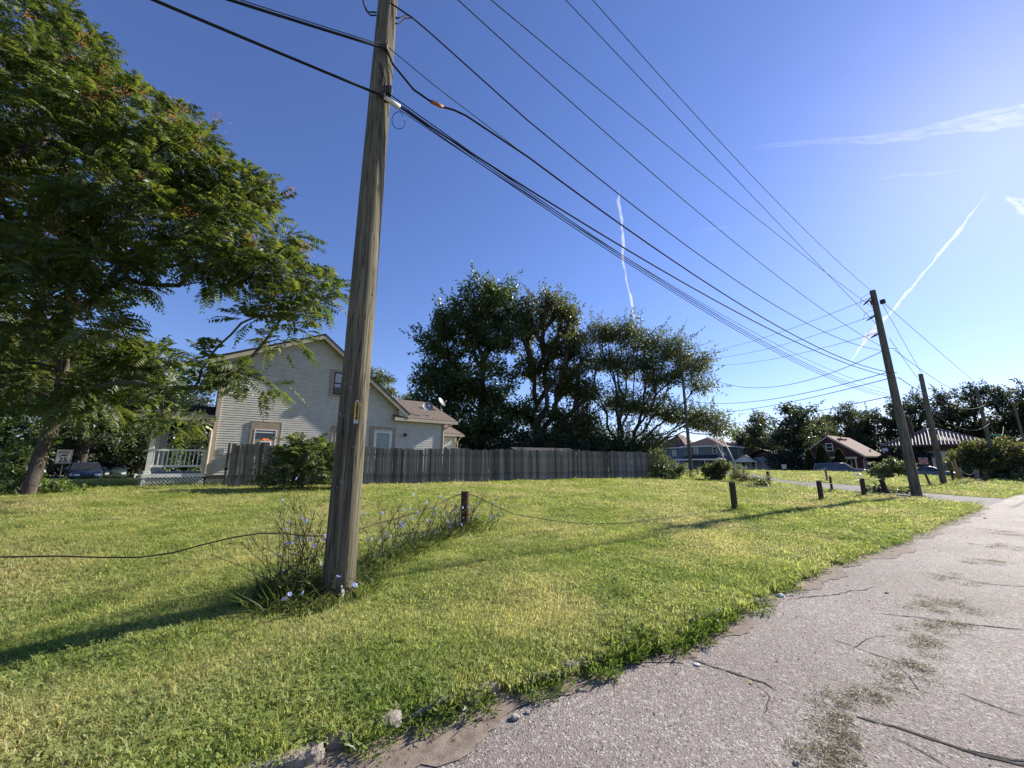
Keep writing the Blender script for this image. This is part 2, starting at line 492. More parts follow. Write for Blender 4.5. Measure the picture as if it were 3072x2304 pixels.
# ---- broken kerb stones showing through the turf
M_KERB = M('old_kerb_concrete', (.25, .222, .188), .95, .4, 9, .9, 40, bdist=.02)
kerb = empty('kerb', at_st(2, 2.5)); tag(kerb, kind='structure')
for i, (s, ln, dt, up) in enumerate([(-.15, .30, .05, .045), (.28, .40, .05, .065), (.70, .40, .06, .07), (1.08, .34, .06, .06), (1.42, .28, .05, .05), (1.9, .3, .06, .045), (2.22, .30, .07, .055), (2.55, .30, .08, .06), (2.90, .34, .09, .065), (3.26, .34, .10, .06), (3.62, .3, .10, .055), (4.1, .3, .08, .045), (4.9, .25, .06, .04)]):
    bm = bmesh.new(); bmesh.ops.create_cube(bm, size=1); bmesh.ops.subdivide_edges(bm, edges=bm.edges[:], cuts=5, use_grid_fill=True)
    r = np.random.default_rng(i)
    for v in bm.verts:
        v.co.x *= ln; v.co.y *= .13; v.co.z *= .22
        v.co += Vector(r.normal(0, .006, 3)); v.co.z -= .04 * max(0, abs(v.co.x) / ln * 2 - .7) + .02 * math.sin(9 * v.co.x + i)
    me = bpy.data.meshes.new('kerb_stone'); bm.to_mesh(me); bm.free(); me.materials.append(M_KERB)
    for p_ in me.polygons: p_.use_smooth = True
    k = link('kerb_stone', me, kerb)
    p = at_st(s, float(edge_t(s)) + dt); k.matrix_parent_inverse = kerb.matrix_world.inverted()
    k.location = (p.x - kerb.location.x, p.y - kerb.location.y, .02 + up - .125 - kerb.location.z); k.rotation_euler = (r.normal(0, .06), r.normal(0, .05), R(90) - RAZ + r.normal(0, .07))
    k.matrix_parent_inverse = Matrix.Identity(4)
# ================================================================= CREAM HOUSE
M_SIDE = M('cream_siding', (.60, .575, .51), .6, .10, 3, .15, 60, rnd=.03, bdist=.003)
M_TAN = M('tan_trim', (.36, .285, .205), .65, .12, 5)
M_CREAMT = M('cream_trim', (.50, .43, .32), .6, .12, 5)
M_WHITE = M('white_paint', (.74, .74, .70), .55, .12, 6, .2, 40, bdist=.003)
M_SHING = M('brown_shingles', (.165, .128, .103), .9, .35, 7, .8, 45, stretch=(1, 1, 2.5), bdist=.02)
M_SHDK = M('dark_shingles', (.035, .034, .036), .9, .35, 8, .6, 40, bdist=.02)
M_BLOCK = M('grey_foundation', (.16, .155, .14), .9, .25, 6, .4, 30)
M_SHADE = M('painted_shade', (.012, .012, .013), .9, .3, 3)  # near-black colour that stands for the shade under the porch
M_METAL = M('galvanised_metal', (.36, .37, .38), .45, .2, 12, metal=.6)
M_BLACKP = M('black_plastic', (.02, .02, .022), .5, .2, 10)
M_WOODW = M('weathered_porch_wood', (.55, .56, .52), .75, .2, 8, .3, 40)
def glassmat(name, col, rough=.06):
    m, t, o = newmat(name)
    b = N(t, 'ShaderNodeBsdfPrincipled', Roughness=rough); b.inputs['Specular IOR Level'].default_value = .8
    vec = coords(t, 'Object'); f = noise(t, vec, 2.2, 2)
    t.links.new(mixc(t, f, sc3(col, .6), sc3(col, 1.4)), b.inputs['Base Color'])
    t.links.new(b.outputs[0], o.inputs['Surface']); return m
M_GLASS = glassmat('dark_window_glass', (.02, .024, .028))
M_BLIND = glassmat('window_glass_with_pale_blind', (.34, .37, .40), .2)
M_BLIND2 = glassmat('window_glass_with_grey_curtain', (.22, .25, .24), .25)

house = empty('cream_house', (HP0[0], HP0[1], 0), R(90) - HAZ, 'two storey cream clapboard house with a side porch behind the grey board fence', 'house')
RZ = R(90) - HAZ
PK = (4.22, 8.45)      # ridge (x,z of wall)
def gable_z(x):  # wall top under the rake
    return 6.55 + (PK[1] - .12 - 6.55) * (x / PK[0]) if x < PK[0] else PK[1] - .12 - (PK[1] - .12 - 4.95) * (x - PK[0]) / (8.7 - PK[0])
def gable_x(z):  # x range of the wall at height z
    xl = 0 if z <= 6.55 else PK[0] * (z - 6.55) / (PK[1] - .12 - 6.55)
    xr = 8.7 if z <= 4.95 else 8.7 - (8.7 - PK[0]) * (z - 4.95) / (PK[1] - .12 - 4.95)
    return xl, xr
wall = MB().prism([(0, .95), (8.7, .95), (8.7, 4.95), (PK[0], PK[1] - .12), (0, 6.55)], 'y', .03, 9.0).build('wall', M_SIDE, house)
MB().box(-.02, 8.72, .01, 9.0, .2, 1.0).build('foundation', M_BLOCK, house)
CH = .112
def board(name, x0, x1, x0t, x1t, z, y, parent, mat, h=CH):
    hb = h * .70; q = .70
    xa, xb = x0 + (x0t - x0) * q, x1 + (x1t - x1) * q
    v = [(x0, y - .060, z), (x1, y - .060, z), (xb, y - .054, z + hb), (xa, y - .054, z + hb), (x0, y, z), (x1, y, z), (xb, y, z + hb), (xa, y, z + hb)]
    return MB().add(v, [(0, 1, 2, 3), (4, 5, 1, 0), (3, 2, 6, 7), (4, 0, 3, 7), (1, 5, 6, 2)]).build(name, mat, parent)
z = 1.02
while z < PK[1] - .2:
    a, b_ = gable_x(z); a2, b2 = gable_x(min(z + CH, PK[1] - .13))
    board('siding_board', a, b_, a2, b2, z, .03, wall, M_SIDE); z += CH
# corner boards, rake fascia, soffit, roof
MB().box(-.03, .13, -.075, .06, .98, 6.45).box(-.035, .01, .06, .18, .98, 6.45).build('corner_board', M_CREAMT, house)
MB().box(8.58, 8.73, -.075, .06, 4.25, 4.88).build('corner_board', M_CREAMT, house)
OV = .48
def rake(xa, za, xb, zb, y0, y1, th, name, mat, par):
    return MB().prism([(xa, za), (xb, zb), (xb, zb + th), (xa, za + th)], 'y', y0, y1).build(name, mat, par)
sl1 = (PK[1] - 6.55) / PK[0]; sl2 = (PK[1] - 4.95) / (8.7 - PK[0])
xL, xR_ = -.62, 9.4
zl = PK[1] - sl1 * (PK[0] - xL); zr = PK[1] - sl2 * (xR_ - PK[0])
roof = rake(xL, zl + .02, PK[0], PK[1] + .02, -OV, 9.4, .10, 'roof', M_SHDK, house)
rake(PK[0], PK[1] + .02, xR_, zr + .02, -OV - .004, 9.404, .10, 'roof_slope', M_SHDK, roof)
rake(xL + .02, zl - .19, PK[0], PK[1] - .19, -OV + .01, -OV + .05, .2, 'fascia', M_CREAMT, house)
rake(PK[0], PK[1] - .19, xR_ - .02, zr - .19, -OV + .012, -OV + .052, .2, 'fascia', M_CREAMT, house)
rake(xL + .02, zl - .10, PK[0], PK[1] - .10, -OV + .05, .03, .03, 'soffit', M_TAN, house)
rake(PK[0], PK[1] - .102, xR_ - .02, zr - .102, -OV + .05, .03, .03, 'soffit', M_TAN, house)
MB().box(xL, xL + .05, -OV + .02, 9.3, zl - .2, zl + .01).build('gutter', M_CREAMT, house)
MB().prism([(8.73, zr - .02), (9.38, zr - .17), (9.38, zr - .12), (8.73, zr + .3)], 'y', -OV + .06, 9.2).build('eave_box', M_CREAMT, house)
MB().tube([(9.05, 5.2, 6.0), (9.05, 5.2, 6.75)], .06, 8).box(8.96, 9.14, 5.11, 5.29, 6.72, 6.8).build('vent_pipe', M_BLACKP, house)

def window(x0, x1, z0, z1, panel, frame_mat, glass, hollow=None, y=.03, double=True):
    """trim panel (x0,x1,z0,z1) with a sash set into it"""
    w_ = empty('window', (0, 0, 0)); w_.parent = house
    px0, px1, pz0, pz1 = panel
    t1 = MB()
    t1.box(px0, x0, y - .095, y, pz0, pz1).box(x1, px1, y - .095, y, pz0, pz1).box(x0, x1, y - .095, y, z1, pz1).box(x0, x1, y - .095, y, pz0, z0)
    t1.build('trim', M_TAN, w_)
    ed = MB(); ed.box(px0 - .03, px0, y - .10, y, pz0, pz1 + .03).box(px1, px1 + .03, y - .10, y, pz0, pz1 + .03).box(px0, px1, y - .10, y, pz1, pz1 + .03)
    ed.build('trim_edge', M_TAN, w_)
    fw = .055
    MB().box(x0, x0 + fw, y - .105, y - .002, z0, z1).box(x1 - fw, x1, y - .105, y - .002, z0, z1).box(x0 + fw, x1 - fw, y - .105, y - .002, z1 - fw, z1).box(x0 + fw, x1 - fw, y - .105, y - .002, z0, z0 + fw).build('frame', frame_mat, w_)
    zm = (z0 + z1) / 2
    MB().poly([(x0 + fw, y - .068, z0 + fw), (x1 - fw, y - .068, z0 + fw), (x1 - fw, y - .068, z1 - fw), (x0 + fw, y - .068, z1 - fw)]).build('pane', glass, w_)
    if double: MB().box(x0 + fw, x1 - fw, y - .09, y - .070, zm - .03, zm + .03).build('sash_rail', frame_mat, w_)
    return w_
w1 = window(1.58, 2.54, 1.75, 3.2, (1.45, 2.69, 1.6, 3.55), M_WHITE, M_GLASS)
MB().box(1.64, 2.48, -.06, .008, 1.78, 2.70).build('filler_board', M_TAN, w1)
MB().box(1.65, 2.47, -.06, -.012, 3.02, 3.07).build('sash_rail', M_WHITE, w1)
w2 = window(4.98, 5.92, 5.31, 6.58, (4.82, 6.08, 5.20, 6.70), M_BLACKP, M_BLIND)
MB().box(5.04, 5.86, -.06, .008, 5.36, 5.72).build('filler_board', M_BLOCK, w2)
window(5.32, 6.3, 1.75, 3.2, (5.12, 6.5, 1.6, 3.53), M_WHITE, M_GLASS)
w4 = window(7.44, 8.50, 1.8, 3.46, (7.22, 8.66, 1.6, 3.63), M_WHITE, M_BLIND2, double=False)
MB().box(7.50, 8.44, -.062, .0, 3.30, 3.38).box(7.50, 7.58, -.062, .0, 1.86, 3.3).box(8.36, 8.44, -.062, .0, 1.86, 3.3).build('inner_frame', M_WHITE, w4)

# ---- rear wing
wing = MB().prism([(.05, .95), (8, .95), (8, 4.15), (4, 5.85), (.05, 4.15)], 'x', 8.72, 12.0).build('wing_wall', M_SIDE, house)
z = 1.02
while z < 4.1:
    board('siding_board', 8.74, 12.0, 8.74, 12.0, z, .052, wing, M_SIDE); z += CH
MB().box(8.71, 12.02, .02, 8.0, .2, 1.0).build('foundation', M_BLOCK, house)
MB().box(11.86, 12.03, -.05, .09, .98, 4.1).build('corner_board', M_TAN, house)
wr = MB().prism([(-.42, 4.19), (3.9, 5.98), (3.9, 6.08), (-.42, 4.29)], 'x', 8.50, 12.75).build('wing_roof', M_SHING, house)
MB().prism([(3.9, 5.98), (8.4, 4.19), (8.4, 4.29), (3.9, 6.08)], 'x', 8.502, 12.748).build('roof_slope', M_SHING, wr)
MB().prism([(-.44, 4.06), (-.44, 4.22), (-.40, 4.24), (-.34, 4.10), (-.34, 4.06)], 'x', 8.48, 12.82).build('gutter', M_CREAMT, house)
MB().box(8.72, 12.6, -.335, .05, 4.05, 4.09).build('soffit', M_TAN, house)
MB().prism([(.05, 4.0), (.05, 4.18), (3.9, 5.9), (3.9, 5.7)], 'x', 12.6, 12.64).build('rake_board', M_CREAMT, house)
MB().tube([(12.3, -.36, 4.05), (12.25, -.3, 3.95), (11.98, -.06, 3.7), (11.95, -.05, 3.55), (11.95, -.05, 1.0)], .045, 6).build('downspout', M_CREAMT, house)
# shingle courses on the lit slope
for i in range(1, 16):
    k = i / 16; y0 = -.42 + 4.32 * k; z0 = 4.29 + 1.79 * k
    MB().add([(8.52, y0, z0 + .022), (12.74, y0, z0 + .022), (12.74, y0 - .012, z0 - .004), (8.52, y0 - .012, z0 - .004), (8.52, y0 + .27, z0 + .11 + .004), (12.74, y0 + .27, z0 + .11 + .004)], [(3, 2, 1, 0), (0, 1, 5, 4)]).build('shingle_course', M_SHING, wr)
# ---- small back extension
MB().box(12.05, 13.85, 1.6, 6.0, .3, 3.45).build('extension_wall', M_SIDE, house)
ext = house.children[-1]
z = 1.02
while z < 3.35:
    board('siding_board', 12.06, 13.85, 12.06, 13.85, z, 1.585, ext, M_SIDE); z += CH
MB().prism([(1.2, 3.5), (3.6, 4.35), (3.6, 4.45), (1.2, 3.6)], 'x', 12.02, 14.25).build('extension_roof', M_SHING, house)
MB().box(12.04, 14.3, 1.12, 1.24, 3.4, 3.54).build('gutter', M_CREAMT, house)
MB().box(13.72, 13.88, 1.5, 1.6, 1.0, 3.4).build('corner_board', M_CREAMT, house)
MB().tube([(14.1, 1.2, 3.4), (13.95, 1.45, 3.1), (13.93, 1.5, 1.0)], .045, 6).build('downspout', M_CREAMT, house)
# ---- wall lamp on the wing
lamp = empty('wall_lamp', (0, 0, 0)); lamp.parent = house
MB().tube([(9.32, .02, 3.28), (9.32, -.16, 3.34)], .035, 6).build('arm', M_BLACKP, lamp)
MB().lathe([(.03, .10), (.09, .06), (.10, -.06), (.05, -.10)], (9.3, -.17, 3.24), 10).build('lantern', M_BLACKP, lamp)
MB().box(.28, .50, -.06, .02, 1.95, 2.2).build('meter_box', M_METAL, house)

# ---- porch on the left
porch = MB().box(-2.35, -.02, .02, 7.5, 1.03, 1.10).build('porch', M_WOODW, house)
MB().box(-2.18, -.05, -.04, .02, .95, 1.10).box(-2.40, -2.35, -.04, 7.5, .95, 1.12).build('skirt_board', M_WHITE, porch)
MB().box(-2.11, -1.95, .02, .18, 1.1, 3.36).box(-2.15, -1.91, -.02, .22, 3.30, 3.36).box(-2.14, -1.92, -.01, .21, 1.1, 1.2).build('porch_post', M_WHITE, porch)
for yy in (2.4, 4.8, 7.2):
    MB().box(-2.11, -1.95, yy, yy + .16, 1.1, 3.36).build('porch_post', M_WHITE, porch)
MB().box(-1.95, -.1, .03, .12, 2.08, 2.16).build('top_rail', M_WHITE, porch)
MB().box(-1.95, -.1, .045, .105, 1.38, 1.47).build('bottom_rail', M_WHITE, porch)
nb = 13
for i in range(nb):
    x = -1.90 + 1.78 * i / (nb - 1)
    MB().box(x - .02, x + .02, .055, .095, 1.47, 2.08).build('baluster', M_WHITE, porch)
MB().box(-.24, -.12, .02, .13, 1.1, 2.14).build('rail_post', M_WHITE, porch)
for i in range(16):
    yy = .3 + i * .135
    MB().box(-2.06, -2.02, yy, yy + .035, 1.45, 2.08).build('baluster', M_WHITE, porch)
MB().box(-2.08, -1.99, .2, 2.4, 2.08, 2.15).build('top_rail', M_WHITE, porch)
# lattice strips
def lat(x0, x1, z0, z1):
    H_ = z1 - z0; k = 0; st_ = .13
    for sg in (1, -1):
        a = x0 - H_
        while a < x1:
            p = (a, z0) if sg > 0 else (a + H_, z0); q = (a + H_, z1) if sg > 0 else (a, z1)
            def clip(p, q):
                (xa, za), (xb, zb) = p, q
                for lim, s_ in ((x0, 1), (x1, -1)):
                    ia, ib = s_ * (xa - lim), s_ * (xb - lim)
                    if ia < 0 and ib < 0: return None
                    if ia < 0: k_ = ia / (ia - ib); xa, za = xa + (xb - xa) * k_, za + (zb - za) * k_
                    elif ib < 0: k_ = ib / (ib - ia); xb, zb = xb + (xa - xb) * k_, zb + (za - zb) * k_
                return (xa, za), (xb, zb)
            c_ = clip(p, q)
            if c_ and (abs(c_[0][0] - c_[1][0]) > .03):
                y_ = -.006 if sg > 0 else .004
                MB().bar((c_[0][0], y_, c_[0][1]), (c_[1][0], y_, c_[1][1]), .035, .008, up=(0, -1, 0)).build('lattice_strip', M_WHITE, porch)
            a += st_
lat(-2.12, -.1, .48, .95)
MB().box(-2.16, -2.04, -.02, .08, .4, .95).build('skirt_post', M_WHITE, porch)
MB().box(-2.05, -.05, .09, .12, .35, .95).build('crawl_shade_panel', M_SHADE, porch)  # thin dark panel behind the lattice, under-deck shade put into its colour
MB().box(-2.62, -.02, -.30, .10, 3.36, 3.40).box(-2.2, -.02, .0, .16, 3.40, 3.50).box(-2.2, -2.0, .16, 7.4, 3.40, 3.50).build('porch_beam', M_CREAMT, porch)
pr = MB()
pr.add([(-2.7, -.4, 3.56), (-.0, -.4, 3.56), (-.0, .9, 4.25), (-1.2, .9, 4.25), (-2.7, 7.8, 3.56), (-1.2, 7.8, 4.25), (0, 7.8, 4.25), (-2.7, -.4, 3.48), (0, -.4, 3.48), (-2.7, 7.8, 3.48), (0, 7.8, 3.48)],
       [(0, 1, 2, 3), (0, 3, 5, 4), (3, 2, 6, 5), (7, 8, 1, 0), (9, 7, 0, 4), (7, 9, 10, 8)])
pr.build('porch_roof', M_SHDK, porch)
MB().prism([(-.52, 3.42), (-.52, 3.56), (-.40, 3.56), (-.40, 3.42)], 'x', -2.75, -.06).box(-2.86, -2.72, -.52, 7.8, 3.42, 3.56).build('gutter', M_CREAMT, porch)
MB().tube([(-.45, -.46, 3.42), (-.45, -.46, 3.28), (-.38, -.42, 3.18), (-.20, -.2, 3.12), (-.10, -.10, 3.05), (-.08, -.09, 2.9), (-.08, -.09, 1.1)], .05, 8).build('downspout', M_CREAMT, porch)
MB().box(-.06, -.02, .5, 7.4, 1.1, 3.36).build('porch_wall', M_TAN, porch)

# ---- things on and at the house
def acunit(x0, x1, z0, z1, label):
    a = empty('air_conditioner', Vector((*house_xy(0, 0), 0)), RZ, label, 'air conditioner')
    MB().box(x0, x1, -.36, -.05, z0, z1).build('casing', M_WHITE, a, bevel=.012)
    MB().box(x0 + .04, x1 - .04, -.366, -.361, z0 + .04, z1 - .05).build('grille', M_BLACKP, a)
    for i in range(7):
        zz = z0 + .06 + (z1 - z0 - .14) * i / 6
        MB().box(x0 + .045, x1 - .045, -.375, -.367, zz, zz + .012).build('louvre', M_METAL, a)
    return a
acunit(1.84, 2.30, 2.22, 2.60, 'white air conditioner in the lower left window of the cream house')
acunit(5.38, 5.85, 5.33, 5.70, 'white air conditioner in the upstairs window of the cream house')
toy = empty('toy_truck', Vector((*house_xy(2.07, -.2), 2.60)), RZ + .3, 'small orange toy truck standing on the window air conditioner', 'toy')
M_ORANGE = M('orange_plastic', (.62, .17, .03), .5, .15, 20)
MB().box(-.16, .16, -.06, .06, .03, .08).prism([(-.15, .08), (.02, .08), (.0, .15), (-.17, .13)], 'y', -.06, .06).prism([(.04, .08), (.12, .08), (.11, .14), (.05, .15)], 'y', -.05, .05).build('body', M_ORANGE, toy)
for x in (-.1, .09):
    for y in (-.065, .065):
        MB().tube([(x, y - .015, .03), (x, y + .015, .03)], .03, 10).build('wheel', M_BLACKP, toy)
def dish(x, y, z, label, az, face):
    d = empty('satellite_dish', Vector((*house_xy(x, y), z)), RZ + az, label, 'satellite dish')
    MB().tube([(0, 0, 0), (0, 0, .28), (.02, -.03, .42)], .022, 8).build('mast', M_METAL, d)
    MB().box(-.08, .08, -.08, .08, -.02, .02).build('foot', M_METAL, d)
    Mx = Matrix.Translation((0, 0, .55)) @ Matrix.Rotation(R(face), 4, 'X') @ Matrix.Scale(1.12, 4, (0, 1, 0))
    mb = MB(); prof = [(.02, .0), (.14, .012), (.26, .04), (.33, .07), (.335, .075), (.33, .06), (.25, .025), (.13, -.004), (.02, -.012)]
    mb.lathe(prof, (0, 0, 0), 24, Mx).build('reflector', M_DISH, d, smooth=True)
    MB().tube([Mx @ Vector((0, -.30, .06)), Mx @ Vector((0, -.16, .36))], .015, 6).build('feed_arm', M_METAL, d)
    MB().tube([Mx @ Vector((0, -.17, .33)), Mx @ Vector((0, -.11, .40))], .04, 8).build('receiver', M_WHITE, d)
    return d
M_DISH = M('grey_dish_enamel', (.22, .23, .245), .45, .12, 5)
dish(10.9, .25, 4.6, 'grey satellite dish at the eave of the brown roof', R(-14), 62)
dish(12.75, 1.9, 5.3, 'smaller satellite dish at the far edge of the brown roof', R(30), 58)
spot = empty('floodlight', Vector((*house_xy(9.1, -.3), zr + .0)), RZ, 'small white floodlight under the right eave of the cream house', 'lamp')
MB().lathe([(.03, .12), (.05, .1), (.075, .0), (.07, -.02)], (0, 0, -.10), 10, Matrix.Rotation(R(25), 3, 'X').to_4x4()).build('head', M_WHITE, spot)
MB().box(-.04, .04, -.04, .04, -.0, .04).build('mount', M_METAL, spot)

# ================================================================= BOARD FENCE
M_PICK = M('weathered_grey_board', (.155, .135, .112), .9, .5, 5, .7, 30, stretch=(6, 6, .6), rnd=.55, col2=(.30, .27, .228), bdist=.006)
FA, FB = np.array([-12.15, 16.95]), np.array([11.35, 28.95])
FL = float(np.linalg.norm(FB - FA)); FD = (FB - FA) / FL; FNm = np.array([FD[1], -FD[0]])
fence = empty('board_fence', (FA[0], FA[1], 0), math.atan2(FD[1], FD[0]), 'long weathered grey dog eared board fence behind the lawn', 'fence')
vars_ = []
for i in range(5):
    w_ = .132 + .004 * i; h = 1.80 + .012 * i; c_ = .028; b_ = .004 * (i % 3)
    mb = MB().prism([(0, .02), (w_, .02), (w_ + b_, h * .5), (w_, h - c_), (w_ - c_, h), (c_, h), (0, h - c_), (b_, h * .5)], 'y', -.018, 0)
    vars_.append(mb.mesh('fence_board', M_PICK))
x = 0.0; i = 0
while x < FL - .12:
    p = FA + FD * (x + .07); s, t_ = st(*p)
    o_ = link('fence_board', random.choice(vars_), fence)
    o_.location = (x, random.uniform(-.012, .004), float(terr_h(s, t_)) - .02 + random.uniform(-.03, .03))
    o_.rotation_euler = (random.uniform(-.012, .012), random.uniform(-.009, .009) + (random.choice([-.03, .03]) if random.random() < .07 else 0), random.uniform(-.05, .05))
    x += .144 + random.uniform(-.003, .004); i += 1
k = 0; x = .0
while x < FL + .1:
    p = FA + FD * x; s, t_ = st(*p); h = float(terr_h(s, t_))
    MB().box(x - .045, x + .045, .06, .15, h - .1, h + 1.84 + (.06 if k % 3 == 1 else -.02)).build('fence_post', M_PICK, fence); x += FL / 11; k += 1
for hz in (.35, 1.45):
    for j in range(11):
        a, b_ = FL / 11 * j, FL / 11 * (j + 1)
        za = [float(terr_h(*st(*(FA + FD * q)))) for q in (a, b_)]
        MB().bar((a, .035, za[0] + hz), (b_, .035, za[1] + hz), .045, .085).build('fence_rail', M_PICK, fence)
h = float(terr_h(*st(*FA)))
MB().box(-.17, -.08, -.02, .07, h - .1, h + 1.86).build('fence_post', M_PICK, fence)
MB().box(-.19, -.06, -.04, .09, h + .72, h + .80).build('hinge', M_BLACKP, fence)

# ================================================================= UTILITY POLES
def woodmat(name, col, col2):
    m, t, o = newmat(name)
    b = N(t, 'ShaderNodeBsdfPrincipled', Roughness=.88); b.inputs['Specular IOR Level'].default_value = .2
    v1 = coords(t, 'Object', (14, 14, .55)); v2 = coords(t, 'Object', (45, 45, 1.2)); v3 = coords(t, 'Object', (1.5, 1.5, .6))
    f1 = noise(t, v1, 1.6, 5, .65); f2 = noise(t, v2, 1.3, 4, .6); f3 = noise(t, v3, 1.2, 4, .6)
    c = mixc(t, ramp(t, f1, .34, .66), sc3(col, .55), col2)
    c = mixc(t, ramp(t, f2, .40, .62), sc3(col, .42), c)
    c = mixc(t, ramp(t, f3, .42, .7), c, mixc(t, .5, c, (.20, .20, .12)))
    v4 = coords(t, 'Object', (9, 9, .28)); f4 = noise(t, v4, 1.9, 2, .5)
    rp = t.nodes.new('ShaderNodeValToRGB'); cr_ = rp.color_ramp; cr_.elements[0].position = .470; cr_.elements[0].color = (1, 1, 1, 1); cr_.elements[1].position = .492; cr_.elements[1].color = (.22, .20, .18, 1)
    e = cr_.elements.new(.514); e.color = (1, 1, 1, 1); t.links.new(f4, rp.inputs[0])
    c = mixc(t, 1.0, c, rp.outputs[0], 'MULTIPLY')
    vk = N(t, 'ShaderNodeTexVoronoi', Scale=1.0); t.links.new(coords(t, 'Object', (5, 5, 1.6)), vk.inputs['Vector'])
    c = mixc(t, ramp(t, vk.outputs['Distance'], .05, .13), sc3(col, .25), c)
    t.links.new(c, b.inputs['Base Color'])
    ad = N(t, 'ShaderNodeMath', operation='ADD'); t.links.new(f1, ad.inputs[0]); t.links.new(f2, ad.inputs[1])
    bp = N(t, 'ShaderNodeBump', Strength=.5, Distance=.012); t.links.new(ad.outputs[0], bp.inputs['Height'])
    t.links.new(bp.outputs[0], b.inputs['Normal']); t.links.new(b.outputs[0], o.inputs['Surface']); return m
M_POLE = woodmat('weathered_pole_wood', (.148, .122, .086), (.235, .20, .145))
M_POLE2 = woodmat('grey_brown_pole_wood', (.17, .145, .115), (.27, .235, .19))
def pole(base, top, r0, r1, name, label, cat='utility pole', mat=None, lean=(0, 0), n=28, group=None):
    p = empty(name, base, 0, label, cat, group)
    H_ = top - base.z; k = 40 if n > 20 else 12
    r = np.random.default_rng(int(abs(base.x) * 100)); V = []
    ph = r.uniform(0, 6.28, 12)
    for i in range(k + 1):
        q = i / k; zz = -.3 + (H_ + .3) * q
        for j in range(n):
            a = 2 * math.pi * j / n
            rr = (r0 + (r1 - r0) * q) * (1 + .022 * math.sin(3 * a + ph[0] + zz * .35) + .014 * math.sin(7 * a + ph[1] + .2 * zz) + .010 * math.sin(11 * a + ph[2]) + .006 * r.normal())
            V.append((rr * math.cos(a) + lean[0] * q, rr * math.sin(a) + lean[1] * q, zz))
    I = np.arange((k + 1) * n).reshape(k + 1, n); J = np.roll(I, -1, 1)
    Q = np.stack([I[:-1], J[:-1], J[1:], I[1:]], -1).reshape(-1, 4)
    me = nmesh('shaft', np.array(V), Q, [mat or M_POLE], smooth=True)
    link('shaft', me, p)
    MB().lathe([(r1 * .99, H_ - .01), (r1 * .7, H_ + .004)], (lean[0], lean[1], 0), 16).build('cut_top', mat or M_POLE, p)
    return p
M_HARD = M('weathered_steel_hardware', (.05, .048, .045), .7, .3, 20, metal=.2)
M_CER = M('brown_porcelain', (.10, .055, .035), .3, .2, 10)
PM = at_st(.92, 4.97)
PMr = .19
main_pole = pole(PM, 13.2, .172, .128, 'utility_pole', 'big wooden utility pole with yellow number tag standing in the chicory')
PFp = at_st(24.6, 5.05); PFtop = D(2625, 872, PFp.y).z
far_pole = pole(PFp, PFtop, .19, .115, 'utility_pole', 'wooden pole by the alley where all the wires meet', lean=(-.12, 0), n=16, mat=M_POLE2)
P2p = at_st(37.6, 6.35); P2top = D(2770, 1122, P2p.y).z
p2_pole = pole(P2p, P2top, .17, .12, 'utility_pole', 'shorter pole without wires beside the leaning do not enter sign', lean=(.05, 0), n=14, mat=M_POLE2)
P3p = at_st(53.5, 5.75); P3top = D(2950, 1160, P3p.y).z
p3_pole = pole(P3p, P3top, .16, .11, 'utility_pole', 'distant pole carrying the yellow diamond sign and green street name', n=12, mat=M_POLE2)
P4p = at_st(82, 6.0); P4p.z = -.32
p4_pole = pole(P4p, D(2998, 1217, P4p.y).z, .15, .11, 'utility_pole', 'far pole rising behind the hedge, next to the pole with the yellow sign', n=10, mat=M_POLE2)
P5p = at_st(118, 6.0); P5p.z = -.32
p5_pole = pole(P5p, D(3044, 1268, P5p.y).z, .15, .11, 'utility_pole', 'farthest thin pole at the right edge above the hedge', n=10, mat=M_POLE2)
PGp = at_st(41.5, 26.5); PGtop = D(2046, 1040, PGp.y).z
pg_pole = pole(PGp, PGtop, .19, .13, 'utility_pole', 'grey pole in front of the spreading tree at the end of the board fence', n=14, mat=M_POLE2)

for i in range(26):
    r_ = random.Random(i); a = math.atan2(-PM.y, -PM.x) + r_.uniform(-1.3, 1.3); z_ = r_.choice([r_.uniform(1.0, 2.4), r_.uniform(1.2, 6)]); q = .170 - .0034 * z_
    MB().box(-.012, .012, -.006, .012, -.0025, .0025, Matrix.Translation((q * math.cos(a), q * math.sin(a), z_)) @ Matrix.Rotation(a + R(90), 4, 'Z') @ Matrix.Rotation(r_.uniform(-1.5, 1.5), 4, 'Y')).build('staple', M_METAL if i % 3 else M_HARD, main_pole)
# number tag on the big pole
tagp = empty('number_tag', PM, 0, 'narrow yellow number plate nailed to the big utility pole', 'number tag')
M_YEL = M('yellow_plate', (.72, .45, .06), .5, .12, 30)
M_BLK = M('black_lettering', (.02, .018, .015), .6, .1, 20)
a = math.atan2(-PM.y, -PM.x) + .20
zt, zb = D(1065, 1211, PM.y).z - PM.z, D(1058, 1263, PM.y).z - PM.z
zb2 = D(1056, 1274, PM.y).z - PM.z
rr = .157
Mt = Matrix.Translation((rr * math.cos(a), rr * math.sin(a), 0)) @ Matrix.Rotation(a + R(90), 4, 'Z')
MB().box(-.024, .024, -.012, .02, zb, zt, Mt).build('plate', M_YEL, tagp)
MB().box(-.026, .026, -.016, .02, zb2, zb, Mt).box(-.016, .016, -.014, .02, zt, zt + .02, Mt).build('bracket', M_METAL, tagp)
chs = '124864 1-B'.replace(' ', '')
for i, ch in enumerate(chs):
    zz = zt - (zt - zb) * (i + .5) / len(chs)
    textmesh('numeral', ch, .052, M_BLK, tagp, Mt @ Matrix.Translation((0, -.0135, zz)) @ Matrix.Rotation(R(90), 4, 'X'))
